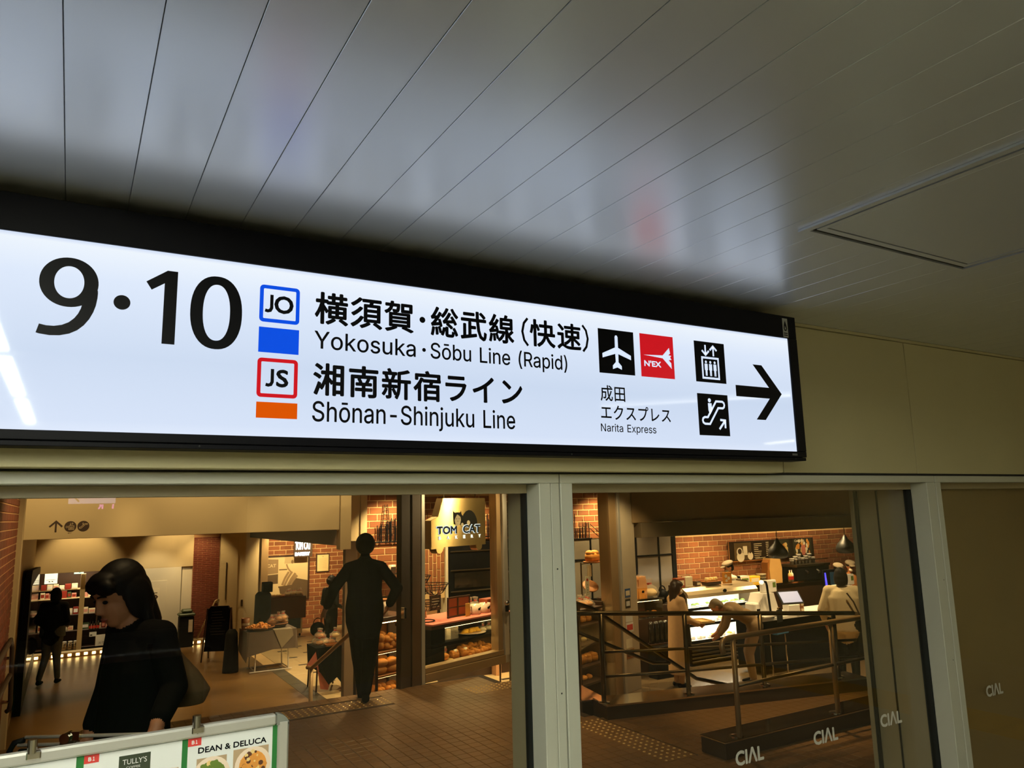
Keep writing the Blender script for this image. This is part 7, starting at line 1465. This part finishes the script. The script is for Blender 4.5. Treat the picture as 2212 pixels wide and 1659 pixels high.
for i, (x, y, z) in enumerate(((-.42, -8.6, 2.32), (-.25, -8.9, 2.26), (-.15, -7.2, 2.30))):
    t = thing('spot_lamp', 'small ceiling spot lamp behind the camera mirrored in the glass', 'lamp', (x, y, z), 0, 'spot lamps behind the camera'); obj('lamp_face', MB().ell((0, 0, 0), (.03, .03, .03), 10, 8), 'box_light', t, smooth=True); obj('lamp_tube', MB().tube([(0, 0, .02), (0, 0, 2.6-z)], .035, 10), 'black_metal', t)

# ------------------------------------------------------------------ people in place
person('person', 'woman in loose black clothes looking down with a canvas bag on her shoulder', (.262, 3.42, 0), R(112), 1.665,
       pose=dict(pelvis=(0, .0, .93), waist=(0, .0, 1.08), chest=(0, -.005, 1.25), neck=(0, .03, 1.43), head=(0, .085, 1.545), shL=(-.145, -.02, 1.38), shR=(.145, .0, 1.38), elL=(-.21, -.05, 1.19), wrL=(-.30, .06, 1.09), elR=(.185, .02, 1.15), wrR=(.165, .09, 1.0)),
       hair='long', look=(.12, .42, 0), bulk=.98, leg=1.3, sleeve=1.12, vox=.0055, rings=[((0, 0, .55), .165, .15), ((0, 0, .80), .165, .145), ((0, 0, 1.05), .155, .13), ((0, 0, 1.25), .155, .12), ((0, .005, 1.37), .115, .09)], handdir=dict(L=(-.05, .22, -.9), R=(0, .2, -.9), Ln=(.9, .1, 0), Rn=(-1, .1, 0)), curl=.3)
person('person', 'man in dark jacket and trousers seen from behind at the stairhead', (2.57, 7.36, 0), R(-19), 1.60,
       pose=dict(shR=(.17, 0, 1.345), shL=(-.17, 0, 1.345), elL=(-.315, -.05, 1.15), wrL=(-.40, .13, .93), elR=(.335, -.08, 1.13), wrR=(.25, .10, .93), head=(.0, .05, 1.575), anR=(.02, -.03, .085), knR=(.06, .03, .49), anL=(.0, .24, -.06), knL=(-.05, .17, .42)),
       mats=('cloth_navy', 'cloth_black', 'skin', 'cloth_black'), hair='round', look=(.1, .15, 0), bulk=1.05, leg=1.32, sleeve=1.35, vox=.009, rings=[((0, 0, .64), .15, .12), ((0, 0, .80), .195, .145), ((0, 0, .95), .20, .145), ((0, 0, 1.10), .178, .13), ((0, 0, 1.25), .185, .12), ((0, -.01, 1.34), .15, .10), ((0, -.01, 1.41), .085, .07), ((0, -.01, 1.46), .06, .06)], handdir=dict(L=(-.35, .3, -.6), R=(-.3, .5, -.6)))
person('person', 'person in black jacket and pale jeans looking at the far shop', (-.135, 15.18, ZL), R(-20), 1.54, mats=('cloth_black', 'jeans', 'skin', 'cloth_black'), hair='bob', look=(.5, .15, 0), bulk=1.25, leg=1.15, sleeve=1.2, vox=.014,
       pose=dict(elL=(-.27, -.02, 1.12), wrL=(-.20, .16, 1.0), elR=(.25, -.03, 1.12), wrR=(.18, .18, 1.02), anL=(-.14, -.08, .085), anR=(.12, .04, .085)), fingers=False)
person('person', 'dark haired woman in green black uniform by the brick end wall', (4.42, 14.6, ZL), R(-62), 1.50, mats=('cloth_green', 'cloth_black', 'skin', 'cloth_black'), hair='bun', look=(0, .3, 0), vox=.014, pose=dict(wrR=(.15, .28, .98), wrL=(-.15, .28, .98)), fingers=False)
person('person', 'long haired woman in a long beige coat carrying a tray at the display case', (8.05, 8.94, ZL), R(-104), 1.55, mats=('beige_coat', 'beige_coat', 'skin', 'cloth_black'), hair='long', hairm='hair_brown', look=(0, .15, 0), mask=True, bulk=1.15, leg=1.0, sleeve=1.35, vox=.014,
       pose=dict(elR=(.24, .06, 1.10), wrR=(.14, .34, .98), elL=(-.24, .06, 1.10), wrL=(-.14, .34, .98)), rings=[((0, -.01, .22), .20, .17), ((0, -.01, .6), .19, .155), ((0, 0, .95), .185, .145), ((0, 0, 1.2), .18, .13)], handdir=dict(R=(-.3, .9, 0), L=(.3, .9, 0)), fingers=True)
tray('beige serving tray carried by the woman in the long coat', (8.46, 8.83, ZL+.92), .22, .36, 'bread_pale', R(-14), 'tray', 'serving_tray')
person('person', 'person in khaki clothes bending towards the display case', (9.08, 8.50, ZL), R(48), 1.60, mats=('khaki', 'khaki', 'skin', 'cloth_black'), hair='short', hairm='cap_wool', look=(0, .9, 0), bulk=1.12, leg=1.25, sleeve=1.2, vox=.014,
       pose=dict(pelvis=(0, -.10, .90), waist=(0, .02, 1.04), chest=(0, .20, 1.13), neck=(0, .36, 1.19), head=(0, .48, 1.19), shR=(.17, .29, 1.15), shL=(-.17, .29, 1.15), elR=(.2, .36, .92), wrR=(.16, .48, .76), elL=(-.2, .36, .92), wrL=(-.16, .48, .76), hipR=(.085, -.1, .88), hipL=(-.085, -.1, .88)), handdir=dict(R=(0, .7, -.5), L=(0, .7, -.5)), fingers=False)
person('person', 'customer in a cream sweater seen from behind at the till', (9.76, 7.30, ZL), R(-53), 1.72, mats=('cream_knit', 'cloth_black', 'skin', 'cloth_black'), hair='bob', look=(0, .12, 0), bulk=1.35, leg=1.1, sleeve=1.35, vox=.014,
       pose=dict(elL=(-.29, -.02, 1.12), wrL=(-.24, .10, .90), elR=(.33, .02, 1.14), wrR=(.28, .26, 1.06)), fingers=False)
ss = obj('sling_strap', MB().tube([(9.62, 7.12, ZL+1.40), (9.67, 7.06, ZL+1.28), (9.80, 7.08, ZL+1.10), (9.93, 7.10, ZL+.88)], .012, 6), 'dark_brown', None, label='thin brown bag strap across the back of the cream sweater', cat='strap')
person('person', 'bakery worker in a flat cap behind the display case', (10.96, 10.63, ZL), R(75), 1.60, mats=('white_cloth', 'cloth_black', 'skin', 'cloth_black'), look=(0, .35, 0), cap='cap_wool', vox=.015, fingers=False, pose=dict(wrR=(.15, .25, 1.0), wrL=(-.15, .25, 1.0)), mask=True)
person('person', 'till worker in a grey flat cap nearer the coffee machine', (12.98, 9.75, ZL), R(150), 1.49, mats=('dark_brown', 'cloth_black', 'skin', 'cloth_black'), look=(0, .3, 0), cap='cap_wool', vox=.015, fingers=False, pose=dict(wrR=(.15, .25, 1.0), wrL=(-.15, .25, 1.0)), mask=True)
person('person', 'till worker in cap and orange apron at the right', (13.62, 9.95, ZL), R(150), 1.50, mats=('orange_cloth', 'cloth_black', 'skin', 'cloth_black'), look=(0, .3, 0), cap='cap_wool', vox=.015, fingers=False, pose=dict(wrR=(.15, .25, 1.0), wrL=(-.15, .25, 1.0)), mask=True)
# canvas shoulder bag of the woman in black
cb = thing('shoulder_bag', 'olive canvas bag hanging behind the woman in black', 'bag', (.455, 3.50, 1.165), R(-8))
b = Body(); b.loft([((.0, 0, -.125), .075, .045), ((.015, 0, -.07), .085, .055), ((-.015, 0, .0), .07, .05), ((-.06, 0, .08), .045, .035), ((-.095, 0, .15), .016, .014)], 0, 16); b.build('bag_body', ['bag_canvas'], cb, .008)
obj('strap', MB().tube([(-.09, -.01, .14), (-.14, -.02, .20), (-.17, .01, .235)], .010, 8), 'bag_canvas', cb)
hb_ = thing('handbag', 'black handbag held by the person in pale jeans', 'bag', (-.44, 15.02, ZL+.66)); b = Body(); b.ell((0, 0, 0), (.11, .09, .14), 0); b.build('bag_body', ['cloth_black'], hb_, .015); obj('strap', MB().tube([(-.06, 0, .12), (-.02, 0, .38), (.08, 0, .5)], .012, 6), 'cloth_black', hb_)
pw = thing('purse', 'small black purse in the lowered hand of the woman in black', 'purse', (.115, 3.40, .85), R(20)); obj('purse_body', MB().bbox(-.04, .04, -.015, .015, -.05, .05, .01), 'cloth_black', pw); obj('purse_strap', MB().tube([(-.03, 0, .05), (0, 0, .09), (.03, 0, .05)], .004, 6), 'cloth_black', pw)
